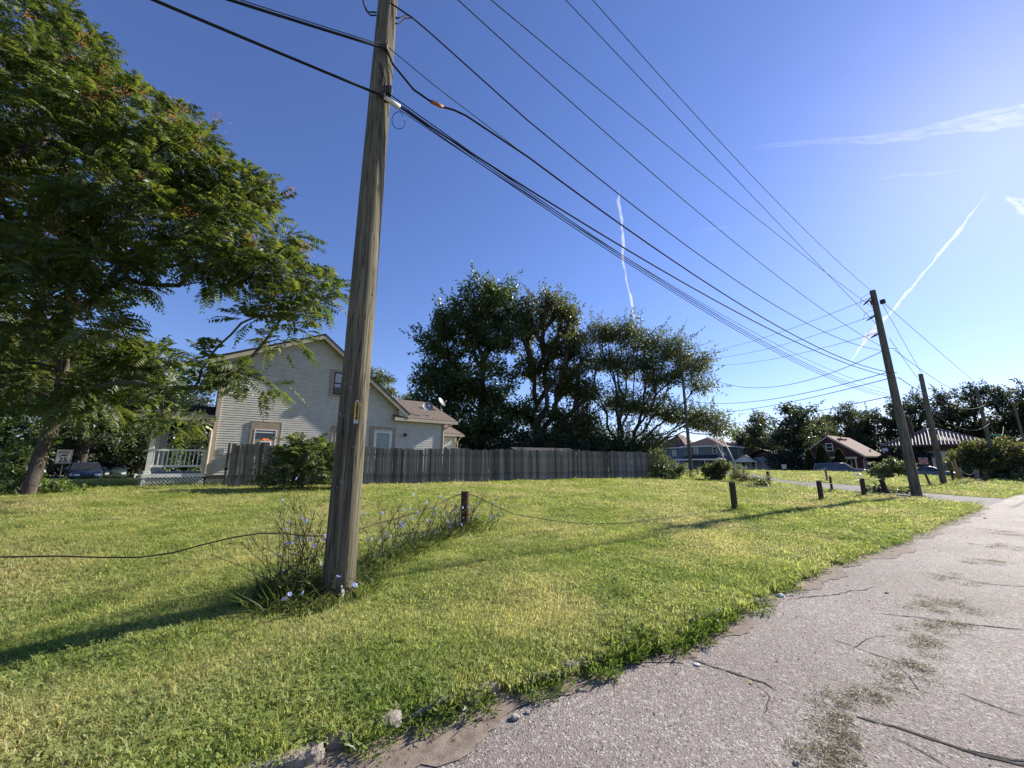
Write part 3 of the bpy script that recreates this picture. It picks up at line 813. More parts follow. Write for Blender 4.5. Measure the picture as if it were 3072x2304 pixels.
# ================================================================= TREES
def unit(v): return v / np.maximum(np.linalg.norm(v, axis=-1, keepdims=True), 1e-9)
def barkmat(name, col):
    return M(name, col, .92, .4, 3.5, .9, 12, stretch=(3, 3, .7), bdist=.03)
M_BARK = barkmat('grey_brown_bark', (.08, .068, .055))
M_BARKD = barkmat('dark_bark', (.06, .05, .042))
M_LEAF = leafmat('tree_leaf')
M_LEAFG = leafmat('glossy_tree_leaf', gloss=.12, rough=.62)
M_SEED = leafmat('dry_seed_cluster', trans=.35, gloss=.02)

def skeleton(trunk, pts, r, stiff=.35):
    """grow branches from the trunk polyline to every point; returns nodes, parents"""
    P = [np.array(p, float) for p in trunk]; par = [-1] + list(range(len(trunk) - 1))
    dist = [0.0]
    for i in range(1, len(trunk)): dist.append(dist[-1] + np.linalg.norm(P[i] - P[i - 1]))
    start = max(0, len(trunk) // 3)
    top = P[-1]
    order = np.argsort(np.linalg.norm(pts - top, axis=1))
    NP = np.zeros((len(trunk) + 5 * len(pts) + 5, 3)); ND = np.zeros(len(NP)); n = len(trunk)
    NP[:n] = P; ND[:n] = dist; ND[:start] += 50
    tips = []
    for k in order:
        p = pts[k]
        d = np.linalg.norm(NP[:n] - p, axis=1)
        below = np.maximum(0, NP[:n, 2] - p[2])
        j = int(np.argmin(d + stiff * ND[:n] + .8 * below))
        a = NP[j]; L = d[j]; prev = j
        m_ = 4 if L > 2.0 else (3 if L > .8 else 1)
        pj = par[j]; dj = a - NP[pj] if pj >= 0 else np.array([0, 0, 1.0]); dj = dj / max(1e-6, np.linalg.norm(dj))
        e = (p - a) / max(L, 1e-6); c1 = a + (dj * .55 + e * .45) * L * .36; c2 = p - (e * .75 - np.array([0, 0, .25])) * L * .30 + r.normal(0, .05 * L, 3)
        for i in range(1, m_ + 1):
            u = i / (m_ + 1); q = a * (1 - u) ** 3 + 3 * c1 * u * (1 - u) ** 2 + 3 * c2 * u * u * (1 - u) + p * u ** 3 + r.normal(0, .018 * L, 3)
            NP[n] = q; ND[n] = ND[prev] + np.linalg.norm(q - NP[prev]); par.append(prev); prev = n; n += 1
        NP[n] = p; ND[n] = ND[prev] + np.linalg.norm(p - NP[prev]); par.append(prev); tips.append(n); n += 1
    return NP[:n], np.array(par), tips

def branch_mesh(NP, par, trunk_r, tip_r, sides=6, nt=0, power=2.2, tr=None):
    n = len(NP); acc = np.zeros(n); has = np.zeros(n, bool)
    for i in range(n - 1, 0, -1):
        if not has[i]: acc[i] = tip_r ** power
        if par[i] >= 0: acc[par[i]] += acc[i]; has[par[i]] = True
    rad = acc ** (1 / power); rad = tip_r + (rad - tip_r) * (trunk_r - tip_r) / max(1e-6, rad[nt] - tip_r)
    rad = np.minimum(rad, trunk_r)
    if nt:
        rad[:nt] = np.maximum(rad[:nt], trunk_r * np.linspace(1.18, .8, nt))
    V = []; Fq = []
    idx = [i for i in range(1, n)]
    A = NP[par[idx]]; B = NP[idx]; d = unit(B - A)
    ref = np.where(np.abs(d[:, 2:3]) < .9, np.array([[0, 0, 1.0]]), np.array([[1.0, 0, 0]]))
    u = unit(np.cross(d, ref)); v = np.cross(d, u)
    ra = np.minimum(rad[par[idx]], rad[idx] * 1.6)[:, None, None]; rb = rad[idx][:, None, None]
    first = np.array([(par[i] < nt and i < nt) for i in idx]); ra[first] = rad[par[idx]][first][:, None, None]
    an = np.arange(sides) * 2 * math.pi / sides
    ring = u[:, None, :] * np.cos(an)[None, :, None] + v[:, None, :] * np.sin(an)[None, :, None]
    VA = A[:, None, :] + ring * ra - d[:, None, :] * ra * .3; VB = B[:, None, :] + ring * rb + d[:, None, :] * rb * .3
    V = np.concatenate([VA, VB], 1).reshape(-1, 3)
    m_ = len(idx); base = np.arange(m_)[:, None] * 2 * sides; k = np.arange(sides)[None]
    Q = np.stack([base + k, base + (k + 1) % sides, base + sides + (k + 1) % sides, base + sides + k], -1).reshape(-1, 4)
    return V, Q, rad

def leaves(P, Dr, Nm, ln, wd, col, fold=.18, curl=.12):
    """diamond leaf blades: base P, direction Dr, normal Nm"""
    Dr = unit(Dr); Sd = unit(np.cross(Dr, Nm)); Nn = np.cross(Sd, Dr)
    ln = ln[:, None]; wd = wd[:, None]
    a = P; tip = P + Dr * ln - Nn * ln * curl
    mid = P + Dr * ln * .45
    l = mid + Sd * wd * .5 + Nn * wd * fold; r_ = mid - Sd * wd * .5 + Nn * wd * fold
    V = np.stack([a, r_, tip, l], 1).reshape(-1, 3)
    Q = np.arange(len(P) * 4).reshape(-1, 4)
    C = np.repeat(col, 4, 0)
    return V, Q, C

def fronds(P, Dr, r, length, pairs, leaf_l, leaf_w, col, droop=.5):
    """pinnate leaves: P (n,3) bases, Dr directions; returns leaflet blades"""
    n = len(P); Dr = unit(Dr); L = length * r.uniform(.7, 1.2, n)
    up = np.tile([0, 0, 1.0], (n, 1)) + r.normal(0, .35, (n, 3))
    Sd = unit(np.cross(Dr, up)); Nn = np.cross(Sd, Dr)
    q = (np.arange(pairs) + 1.2) / (pairs + .6)
    pos = P[:, None] + Dr[:, None] * (L[:, None] * q)[..., None] - np.array([0, 0, 1.0]) * (L[:, None] * droop * q ** 2)[..., None]
    tang = Dr[:, None] - np.array([0, 0, 1.0]) * (2 * droop * q)[None, :, None]
    tang = unit(tang)
    sz = (.75 + .5 * np.sin(q * math.pi))[None, :, None]
    out = []
    for sg in (-1, 1):
        dl = Sd[:, None] * sg * 1.0 + tang * .45 + r.normal(0, .12, (n, pairs, 3)) - np.array([0, 0, .22])
        nm = np.repeat(Nn[:, None], pairs, 1) + r.normal(0, .25, (n, pairs, 3))
        cc = np.repeat(col[:, None], pairs, 1) * r.uniform(.82, 1.18, (n, pairs, 1))
        ll = (leaf_l * sz[..., 0] * r.uniform(.85, 1.15, (n, pairs))); ww = leaf_w * sz[..., 0] * np.ones((n, 1))
        out.append(leaves(pos.reshape(-1, 3), dl.reshape(-1, 3), nm.reshape(-1, 3), ll.ravel(), ww.ravel(), cc.reshape(-1, 3)))
    # rachis as one thin blade
    e = P + Dr * L[:, None] - np.array([0, 0, 1.0]) * (L * droop)[:, None]
    out.append(leaves(P, e - P, Nn, np.linalg.norm(e - P, axis=1), np.full(n, .018), col * .9, 0, 0))
    return join(out)
def join(parts):
    V = []; Q = []; C = []; n = 0
    for v, q, c in parts:
        V.append(v); Q.append(q + n); C.append(c); n += len(v)
    return np.concatenate(V), np.concatenate(Q), np.concatenate(C)
def cols(r, n, c1, c2, k=None):
    q = r.random((n, 1)) if k is None else k
    return np.array(c1) * (1 - q) + np.array(c2) * q
def blob_points(r, blobs, n):
    """points through the crown, more of them near the surface"""
    wts = np.array([b[3] * b[4] * b[5] for b in blobs]) ** .75; wts /= wts.sum()
    out = []; cen = []
    for b, c in zip(blobs, np.maximum(3, (wts * n).astype(int))):
        d = unit(r.normal(size=(c, 3))); d[:, 2] = np.where(d[:, 2] < -.3, d[:, 2] * .6, d[:, 2])
        rad = r.uniform(.2, 1.25, (c, 1)) ** .5
        out.append(np.array(b[:3]) + d * rad * np.array(b[3:6])); cen.append(np.tile(b[:3], (c, 1)))
    return np.concatenate(out), np.concatenate(cen)

def crown_leaves(r, P, cen, per, sig, ln, wd, c1, c2, up=.5, shoots=0):
    n = len(P) * per
    base = np.repeat(P, per, 0); out = unit(base - np.repeat(cen, per, 0) + 1e-6)
    clk = np.repeat(r.random((len(P), 1)), per, 0) * .6 + r.random((n, 1)) * .4
    off = unit(r.normal(0, 1, (n, 3))) * (1.75 * sig * r.random((n, 1)) ** .55) * np.array([1, 1, .72])
    p = base + off
    d = out * .6 + unit(off) * .6 + r.normal(0, .55, (n, 3)) - np.array([0, 0, .25])
    nm = np.array([0, 0, up]) + out * .35 + r.normal(0, .6, (n, 3))
    s = r.uniform(.65, 1.3, n)
    A = leaves(p, d, nm, ln * s, wd * s, cols(r, n, c1, c2, clk))
    if not shoots: return A
    # long leafy shoots standing out of the crown
    m_ = int(len(P) * shoots); i = r.integers(0, len(P), m_); o1 = unit(P[i] - cen[i] + 1e-6)
    o1 = unit(o1 + np.array([0, 0, .55]) + r.normal(0, .3, (m_, 3))); L = r.uniform(.8, 2.1, m_) * sig * 2.0; q = 26
    u = np.tile(np.linspace(.1, 1, q), m_); I = np.repeat(np.arange(m_), q)
    p2 = P[i][I] + o1[I] * (L[I] * u)[:, None] + r.normal(0, .28 * sig, (m_ * q, 3)) * (1.15 - u)[:, None]
    d2 = o1[I] * .8 + r.normal(0, .6, (m_ * q, 3))
    s2 = r.uniform(.6, 1.1, m_ * q)
    B = leaves(p2, d2, r.normal(0, 1, (m_ * q, 3)) + np.array([0, 0, .5]), ln * s2, wd * s2, cols(r, m_ * q, c1, c2))
    return join([A, B])

def tree(name, label, cat, trunk, blobs, seed, trunk_r, npts, foliage, tip_r=.012, bark=None, group=None, sides=6, leaf=None, stiff=.35, extra=None, kindstuff=True):
    r = np.random.default_rng(seed)
    o = empty(name, trunk[0], 0, label, cat, group)
    T0 = np.array(trunk[0]); tk = [np.array(p, float) - T0 for p in trunk]
    # refine trunk
    tr_ = []
    for a, b_ in zip(tk[:-1], tk[1:]):
        for i in range(4): tr_.append(a + (b_ - a) * i / 4 + (r.normal(0, .02, 3) if i else 0))
    tr_.append(tk[-1])
    bl = [(b_[0] - T0[0], b_[1] - T0[1], b_[2] - T0[2], *b_[3:6]) for b_ in blobs]
    P, cen = blob_points(r, bl, npts)
    NPs, par, tips = skeleton(tr_, P, r, stiff)
    V, Q, rad = branch_mesh(NPs, par, trunk_r, tip_r, sides, len(tr_))
    link('trunk', nmesh('trunk', V, Q, [bark or M_BARK], smooth=True), o)
    V, Q, C = foliage(r, P, cen)
    cr = link('crown', nmesh('crown', V, Q, [leaf or M_LEAF], np.clip(C, .004, .9)), o)
    if kindstuff: cr['kind'] = 'stuff'
    if extra: extra(r, P, cen, o)
    return o
def Bl(px, py, f, rx, rz, ry=None):
    """crown mass centred in that direction at level distance f, radii in metres"""
    p = D(px, py, f); return (p.x, p.y, p.z, rx, ry if ry else rx, rz)

# ---- big tree-of-heaven at the left
TB = G(80, 1487)
def hd(px, py, f): return tuple(D(px, py, f))
f0 = TB.y
trunkL = [tuple(TB - Vector((0, 0, .2))), hd(150, 1290, f0), hd(178, 1200, f0 - .1), hd(190, 1060, f0 - .2), hd(205, 960, f0 - .3)]
blobsL = [Bl(60, 330, 12.5, 2.6, 2.0), Bl(180, 150, 13.0, 1.7, 1.5), Bl(330, 330, 12.6, 1.9, 1.4), Bl(230, 480, 11.8, 2.6, 1.3),
          Bl(480, 480, 12.2, 1.9, 1.2), Bl(620, 560, 12.3, 1.7, 1.1), Bl(720, 680, 12.3, 1.5, 1.1), Bl(800, 790, 12.2, 1.2, .9), Bl(870, 850, 12.0, .9, .7), Bl(960, 880, 11.8, .75, .5),
          Bl(450, 660, 11.6, 1.9, 1.0), Bl(620, 780, 11.6, 1.5, .8), Bl(820, 990, 11.6, .8, .55), Bl(900, 960, 11.6, .7, .5),
          Bl(60, 700, 11.2, 1.7, 1.1), Bl(130, 830, 10.8, 1.5, .8), Bl(300, 800, 11.2, 1.2, .7), Bl(70, 960, 10.6, 1.2, .9), Bl(250, 960, 10.4, .9, .6),
          Bl(660, 1100, 11.4, .55, .35), Bl(770, 1140, 11.4, .55, .35), Bl(590, 1170, 11.8, .5, .35), Bl(480, 1080, 12.6, .8, .5), Bl(400, 1100, 12.8, 1.2, .8), Bl(320, 1200, 12.8, 1.3, .7), Bl(540, 1255, 11.9, .45, .3),
          Bl(-150, 600, 12.0, 2.6, 2.4), Bl(-200, 950, 12.5, 2.4, 2.0), Bl(90, 1130, 13.6, 1.6, 1.2)]
def foliL(r, P, cen):
    per = 12; n = len(P) * per
    b_ = np.repeat(P, per, 0); out = unit(b_ - np.repeat(cen, per, 0) + 1e-6)
    off = r.normal(0, .20, (n, 3)) * np.array([1, 1, .7])
    dr = out * .7 + unit(off) * .8 + r.normal(0, .35, (n, 3)) + np.array([0, 0, .15])
    k = np.repeat(r.random((len(P), 1)), per, 0) * .6 + .4 * r.random((n, 1))
    c = cols(r, n, (.042, .073, .013), (.118, .148, .030), k)
    return fronds(b_ + off * .8, dr, r, .62, 8, .18, .055, c, droop=.34)
def seedsL(r, P, cen, o):
    out = unit(P - cen); hi = P[(out[:, 2] > .15) & (P[:, 2] > 5.5)]
    hi = hi[r.random(len(hi)) < .85]; per = 36; n = len(hi) * per
    b_ = np.repeat(hi, per, 0) + np.repeat(r.normal(0, .25, (len(hi), 3)) + np.array([.05, -.1, .38]), per, 0) + r.normal(0, .11, (n, 3))
    c = cols(r, n, (.26, .09, .04), (.50, .28, .10), np.repeat(r.random((len(hi), 1)), per, 0))
    V, Q, C = leaves(b_, r.normal(0, 1, (n, 3)), r.normal(0, 1, (n, 3)), np.full(n, .08), np.full(n, .032), c)
    s = link('seed_clusters', nmesh('seed_clusters', V, Q, [M_SEED], C), o); s['kind'] = 'stuff'
tree('heaven_tree', 'huge spreading tree of heaven with reddish seed clusters at the left', 'tree', trunkL, [(*b[:3], b[3] * 1.06, b[4] * 1.1, b[5] * 1.1) for b in blobsL], 3, .155, 900, foliL, tip_r=.010, sides=7, leaf=M_LEAFG, extra=seedsL, stiff=.45)

# ivy and bush at the foot of it
def bush(name, label, cat, base, blobs, seed, npts, per, sig, ln, wd, c1, c2, tr=.03, group=None, leaf=None, up=.6):
    return tree(name, label, cat, [tuple(base), tuple(base + Vector((0, 0, .35)))], blobs, seed, tr, npts,
                lambda r, P, cen: crown_leaves(r, P, cen, per, sig, ln, wd, c1, c2, up), tip_r=.006, sides=4, leaf=leaf, group=group)
bush('ivy', 'dark ivy climbing the shaded trunk of the big left tree', 'ivy', TB + Vector((-.3, .1, 0)),
     [Bl(60, 1400, f0, .5, .8), Bl(110, 1290, f0, .42, .9), Bl(30, 1330, f0 + .3, .9, 1.2), Bl(150, 1200, f0 - .1, .35, .6), Bl(10, 1440, f0 + .2, .8, .5)], 5, 70, 46, .16, .11, .09, (.030, .058, .014), (.085, .13, .03))
b0 = G(150, 1478)
bush('shrub', 'low light green weeds at the foot of the left tree', 'shrub', b0, [Bl(150, 1462, b0.y, .55, .22), Bl(60, 1478, b0.y - .4, .7, .2), Bl(205, 1472, b0.y, .35, .15)], 6, 40, 40, .12, .10, .07, (.08, .14, .03), (.16, .21, .05))

# ---- three big trees behind the fence
def foliE(per, sig, ln, wd, c1, c2, sh=.5): return lambda r, P, cen: crown_leaves(r, P, cen, per, sig, ln, wd, c1, c2, .45, sh)
fA = 42.0; kA = 42 / 31
bA = [Bl(1390, 990, fA, 2.1, 1.9), Bl(1490, 920, fA, 1.6, 1.6), Bl(1440, 890, fA, 1.1, 1.0), Bl(1320, 1030, fA, 1.3, 1.6), Bl(1480, 1010, fA - .5, 1.8, 1.6), Bl(1535, 960, fA - .3, .9, .9), Bl(1350, 1140, fA, 1.9, 1.8), Bl(1450, 1150, fA, 2.1, 1.9), Bl(1310, 1200, fA, 1.5, 1.0), Bl(1400, 1270, fA, 2.2, 1.6), Bl(1500, 1260, fA + .5, 1.6, 1.6), Bl(1260, 1150, fA, .5, .35), Bl(1360, 1340, fA, 2.2, 1.5), Bl(1475, 1350, fA, 1.9, 1.5), Bl(1505, 865, fA, .55, .7), Bl(1300, 1120, fA, .8, .8)]
ba = D(1440, 1400, fA); gA = G3(ba.x, ba.y)
tree('elm_tree', 'tall dense dark green tree with upright tips behind the fence, leftmost of the three', 'tree', [tuple(gA), (gA.x, gA.y, 5), (gA.x + .1, gA.y, 12)], [(*b[:3], b[3] * 1.12 * kA, b[4] * 1.15 * kA, b[5] * 1.15 * kA) for b in bA], 11, .38, 660,
     foliE(72, .64, .33, .20, (.022, .042, .012), (.085, .12, .026), 1.0), tip_r=.02, bark=M_BARKD)
fB = 44.0; kB = 44 / 32.5
bB = [Bl(1630, 930, fB, 1.8, .95), Bl(1700, 960, fB, 1.0, .9), Bl(1590, 990, fB, 1.2, 1.0), Bl(1680, 1040, fB, 1.4, 1.0), Bl(1740, 1010, fB, .7, .6), Bl(1600, 1100, fB, 1.2, 1.0), Bl(1740, 1090, fB, 1.0, .9), Bl(1680, 1150, fB, 1.5, 1.0), Bl(1750, 1180, fB, .9, .8), Bl(1620, 1240, fB, 1.3, 1.1), Bl(1720, 1270, fB, 1.5, 1.1), Bl(1650, 1340, fB, 2.2, 1.4)]
bb = D(1600, 1400, fB); gB = G3(bb.x, bb.y)
def foliB(r, P, cen):
    n = len(P); a = crown_leaves(r, P, cen, 58, .66, .34, .17, (.030, .050, .014), (.115, .125, .032), .5, .7)
    out = unit(P - cen); hi = P[(out[:, 2] > .05)]; hi = hi[r.random(len(hi)) < .5]; per = 12; m_ = len(hi) * per
    b2 = leaves(np.repeat(hi, per, 0) + r.normal(0, .2, (m_, 3)), r.normal(0, 1, (m_, 3)), r.normal(0, 1, (m_, 3)), np.full(m_, .22), np.full(m_, .09), cols(r, m_, (.16, .06, .025), (.26, .14, .05)))
    return join([a, b2])
tree('heaven_tree', 'middle tree behind the fence with rusty seed heads and bare stems showing', 'tree', [tuple(gB), (gB.x + .2, gB.y, 2.4), (gB.x + .3, gB.y, 4.0)], [(*b[:3], b[3] * 1.1 * kB, b[4] * 1.2 * kB, b[5] * 1.15 * kB) for b in bB], 13, .28, 430, foliB, tip_r=.017, bark=M_BARKD, stiff=.7)
fC = 47.0; kC = 47 / 35
bC = [Bl(1790, 1010, fC, 1.3, .9), Bl(1850, 1000, fC, 1.4, .8), Bl(1920, 1020, fC, 1.5, .8), Bl(2000, 1050, fC, 1.6, 1.0), Bl(2070, 1090, fC, 1.3, 1.1), Bl(2095, 1150, fC, .9, .8), Bl(1800, 1090, fC, 1.2, 1.0), Bl(1890, 1100, fC, 1.6, 1.0), Bl(1980, 1130, fC, 1.6, 1.0), Bl(1760, 1180, fC, 1.0, 1.0), Bl(1860, 1210, fC, 1.5, 1.1), Bl(1960, 1220, fC, 1.4, 1.0), Bl(2050, 1250, fC, 1.4, .9), Bl(2120, 1265, fC, 1.5, .8), Bl(2165, 1295, fC, 1.0, .5), Bl(1830, 1320, fC, 1.8, 1.1), Bl(1940, 1330, fC, 1.5, .9), Bl(1740, 1330, fC, 1.6, 1.2)]
bc = D(1855, 1395, fC); gC = G3(bc.x, bc.y)
tree('locust_tree', 'wide open crowned tree spreading right behind the fence end', 'tree', [tuple(gC), (gC.x + .1, gC.y, 1.0), (gC.x + .2, gC.y, 1.6)], [(*b[:3], b[3] * 1.05 * kC, b[4] * 1.2 * kC, b[5] * 1.08 * kC) for b in bC], 17, .32, 840,
     foliE(54, .74, .29, .145, (.038, .058, .02), (.115, .135, .045), .8), tip_r=.016, bark=M_BARKD, stiff=.75)
# undergrowth along the back of the fence
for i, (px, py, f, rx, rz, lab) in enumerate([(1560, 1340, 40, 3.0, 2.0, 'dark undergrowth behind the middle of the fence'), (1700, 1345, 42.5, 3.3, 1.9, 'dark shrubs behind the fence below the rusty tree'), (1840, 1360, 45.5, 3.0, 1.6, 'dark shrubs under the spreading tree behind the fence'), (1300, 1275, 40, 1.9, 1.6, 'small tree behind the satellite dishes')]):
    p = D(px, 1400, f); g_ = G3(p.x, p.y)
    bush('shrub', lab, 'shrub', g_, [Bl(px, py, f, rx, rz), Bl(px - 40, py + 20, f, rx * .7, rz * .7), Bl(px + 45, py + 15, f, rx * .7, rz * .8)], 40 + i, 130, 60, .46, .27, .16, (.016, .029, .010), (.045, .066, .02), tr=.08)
p = D(1150, 1300, 44); g_ = G3(p.x, p.y)
bush('tree', 'pale green tree top showing over the right roof slope of the cream house', 'tree', g_, [Bl(1150, 1160, 44, 1.4, 1.3), Bl(1110, 1130, 44, 1.2, 1.3), Bl(1170, 1200, 44, 1.1, 1.0), Bl(1225, 1205, 46, 1.2, .9)], 47, 90, 60, .4, .22, .13, (.05, .075, .02), (.11, .13, .04), tr=.12)

# ---- trees along the far streets
FT = [  # px, top py, f, half width px, seed, label, colours
 (2276, 1238, 86, 62, 'light green tree between the grey house and the big dark round tree', 0),
 (2378, 1207, 66, 92, 'big dark round tree left of the red house', 1),
 (2450, 1258, 78, 60, 'tree with sunlit leaf edges touching the red house roof', 0),
 (2540, 1213, 84, 60, 'tree whose tip stands above the treeline over the red house', 2),
 (2490, 1235, 90, 75, 'dark tree behind the red house, left part', 1),
 (2600, 1228, 86, 70, 'dark tree behind the ridge of the red house', 1),
 (2680, 1198, 84, 62, 'tree behind the pole where the wires meet', 2),
 (2740, 1185, 80, 60, 'tree between the wire pole and the shorter pole', 1),
 (2830, 1165, 80, 62, 'tree behind the brick house roof, left of its peak', 2),
 (2900, 1152, 76, 66, 'tall tree behind the peak of the ribbed roof', 1),
 (2985, 1150, 74, 70, 'tall tree behind the pole with the yellow sign', 2),
 (3070, 1156, 70, 75, 'tall tree at the right edge above the hedge', 1),
 (3190, 1170, 66, 90, 'tree just past the right edge of the hedge', 1),
 (2215, 1290, 92, 60, 'small distant tree over the grey house roof', 0),
]
CC = [((.045, .065, .020), (.105, .12, .040)), ((.018, .030, .012), (.060, .078, .026)), ((.028, .042, .016), (.082, .095, .032))]
for i, (px, py, f, hw, lab, ci) in enumerate(FT):
    r = np.random.default_rng(100 + i)
    k = f / FPX; top = D(px, py, f); g_ = G3(top.x, top.y); g_.z = min(g_.z, 0) ; Hh = top.z - g_.z; W = hw * k
    bl = []
    for j in range(14):
        q = (j + .5) / 14; z_ = g_.z + Hh * (.05 + .85 * q); wr_ = W * (math.sin(math.pi * (.25 + .63 * q)) ** .7)
        a_ = r.uniform(0, 6.28); dd = wr_ * r.uniform(.25, .62)
        bl.append((top.x + dd * math.cos(a_), f + dd * math.sin(a_), z_, wr_ * r.uniform(.45, .62), wr_ * r.uniform(.45, .62), Hh * r.uniform(.09, .13)))
    bl.append((top.x, f, top.z - Hh * .09, W * .38, W * .38, Hh * .09))
    tree('shade_tree', lab, 'tree', [(top.x, f, g_.z), (top.x, f, g_.z + Hh * .3), (top.x, f, g_.z + Hh * .62)], bl, 200 + i, .28, 190,
         foliE(50, .62, .38, .25, *CC[ci]), tip_r=.03, sides=5, bark=M_BARKD, group='trees along the far street')
# ---- dark trees behind the porch and left street
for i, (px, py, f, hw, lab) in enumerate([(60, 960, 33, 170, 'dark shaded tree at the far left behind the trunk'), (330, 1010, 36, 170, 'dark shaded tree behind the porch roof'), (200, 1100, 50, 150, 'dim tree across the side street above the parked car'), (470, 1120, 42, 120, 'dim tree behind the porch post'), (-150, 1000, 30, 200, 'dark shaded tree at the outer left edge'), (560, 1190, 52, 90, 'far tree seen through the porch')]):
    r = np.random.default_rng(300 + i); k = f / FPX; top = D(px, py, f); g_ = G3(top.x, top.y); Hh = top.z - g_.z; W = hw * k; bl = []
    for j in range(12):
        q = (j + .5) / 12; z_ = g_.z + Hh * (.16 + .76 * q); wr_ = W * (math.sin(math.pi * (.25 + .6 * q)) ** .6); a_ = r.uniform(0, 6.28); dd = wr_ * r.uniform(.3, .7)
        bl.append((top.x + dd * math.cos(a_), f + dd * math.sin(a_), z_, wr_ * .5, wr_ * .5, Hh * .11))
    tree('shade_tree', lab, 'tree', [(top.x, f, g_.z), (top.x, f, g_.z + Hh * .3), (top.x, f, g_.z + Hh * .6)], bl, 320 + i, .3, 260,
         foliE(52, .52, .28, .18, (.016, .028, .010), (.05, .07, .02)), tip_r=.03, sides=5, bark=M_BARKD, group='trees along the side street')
# second trunk beside the big tree
q0 = D(126, 1440, 21); q0 = G3(q0.x, q0.y)
stub = tree('heaven_tree', 'slimmer dark trunk standing right behind the big left tree', 'tree', [tuple(q0), hd(146, 1375, q0.y), hd(170, 1280, q0.y), hd(200, 1180, q0.y)], [Bl(260, 1060, q0.y, 2.2, 1.5), Bl(330, 1130, q0.y, 1.9, 1.0), Bl(120, 1090, q0.y + .5, 2.0, 1.2), Bl(430, 1190, q0.y, 1.7, .8), Bl(250, 1220, q0.y + .6, 1.5, .7), Bl(60, 1200, q0.y, 1.5, .9)], 23, .15, 230,
     lambda r, P, cen: fronds(np.repeat(P, 9, 0) + r.normal(0, .25, (len(P) * 9, 3)), unit(np.repeat(P - cen, 9, 0)) + r.normal(0, .6, (len(P) * 9, 3)), r, .5, 7, .14, .045, cols(r, len(P) * 9, (.045, .08, .016), (.10, .15, .03)), droop=.4), bark=M_BARKD, leaf=M_LEAFG)

# ---- shrubs near the fence and poles
b0 = G(905, 1466)
r_ = np.random.default_rng(77)
def sapfol(r, P, cen):
    n = len(P) * 6; return fronds(np.repeat(P, 6, 0) + r.normal(0, .12, (n, 3)), unit(np.repeat(P - cen, 6, 0)) * .6 + r.normal(0, .55, (n, 3)) + np.array([0, 0, .25]), r, .66, 9, .15, .046, cols(r, n, (.05, .085, .02), (.13, .16, .045)), droop=.45)
tree('sapling', 'bushy tree of heaven sapling growing against the fence left of the big pole', 'sapling', [tuple(b0), tuple(b0 + Vector((0, 0, .5)))],
     [Bl(870, 1400, b0.y - .1, .55, .65), Bl(930, 1385, b0.y - .1, .65, .75), Bl(985, 1400, b0.y, .5, .7), Bl(900, 1345, b0.y, .55, .3), Bl(970, 1345, b0.y, .5, .3), Bl(840, 1440, b0.y, .5, .3), Bl(1010, 1430, b0.y, .4, .4)], 78, .04, 95, sapfol, tip_r=.006, leaf=M_LEAFG, sides=5)
b0 = G(785, 1468)
bush('vine', 'thin vine leaves on the first boards of the fence', 'vine', b0, [Bl(780, 1430, b0.y - .05, .35, .35, .1), Bl(810, 1390, b0.y - .05, .3, .4, .1)], 79, 16, 22, .14, .08, .06, (.03, .05, .015), (.07, .10, .03))
b0 = G(1610, 1428)
bush('shrub', 'small round green weed bush at the foot of the fence', 'shrub', b0, [Bl(1600, 1415, b0.y - .15, .38, .3), Bl(1630, 1420, b0.y - .15, .3, .25)], 80, 26, 50, .12, .13, .09, (.05, .09, .02), (.13, .17, .045))
b0 = G(1995, 1436)
bush('shrub', 'overgrown weedy shrubs at the right end of the fence', 'shrub', b0, [Bl(1985, 1400, b0.y, .6, .8), Bl(1970, 1370, b0.y, .45, .5), Bl(2020, 1405, b0.y, .7, .6), Bl(2045, 1420, b0.y, .6, .4), Bl(2000, 1425, b0.y - .2, .9, .3)], 81, 80, 50, .18, .14, .07, (.045, .07, .02), (.13, .15, .045))
b0 = G(2148, 1441)
bush('shrub', 'vine covered clump standing alone right of the grey pole', 'shrub', b0, [Bl(2150, 1420, b0.y, .55, .5), Bl(2160, 1398, b0.y, .5, .35), Bl(2130, 1405, b0.y, .5, .3), Bl(2135, 1432, b0.y, .4, .3)], 82, 60, 55, .15, .15, .10, (.035, .06, .016), (.15, .17, .05))
b0 = G(2222, 1446)
bush('shrub', 'dry weeds heaped round the guy wire anchor', 'shrub', b0, [Bl(2222, 1432, b0.y, .55, .35), Bl(2215, 1410, b0.y, .3, .3)], 83, 40, 50, .14, .12, .03, (.07, .09, .03), (.15, .15, .06))
b0 = G(2655, 1481)
bush('shrub', 'leafy sapling leaning over the broken post beside the wire pole', 'shrub', b0, [Bl(2655, 1405, b0.y, .55, .22), Bl(2690, 1398, b0.y, .5, .26), Bl(2710, 1412, b0.y, .3, .22), Bl(2642, 1420, b0.y - .1, .4, .18), Bl(2680, 1474, b0.y, .55, .14), Bl(2635, 1470, b0.y, .4, .15)], 84, 80, 34, .13, .15, .075, (.055, .085, .025), (.15, .17, .055), tr=.03)
b0 = G(2300, 1460)
bush('shrub', 'few tall weeds left of the far post at the alley', 'shrub', b0, [Bl(2290, 1440, b0.y, .4, .3), Bl(2275, 1450, b0.y, .4, .15)], 85, 22, 24, .12, .11, .05, (.06, .09, .03), (.14, .16, .05))
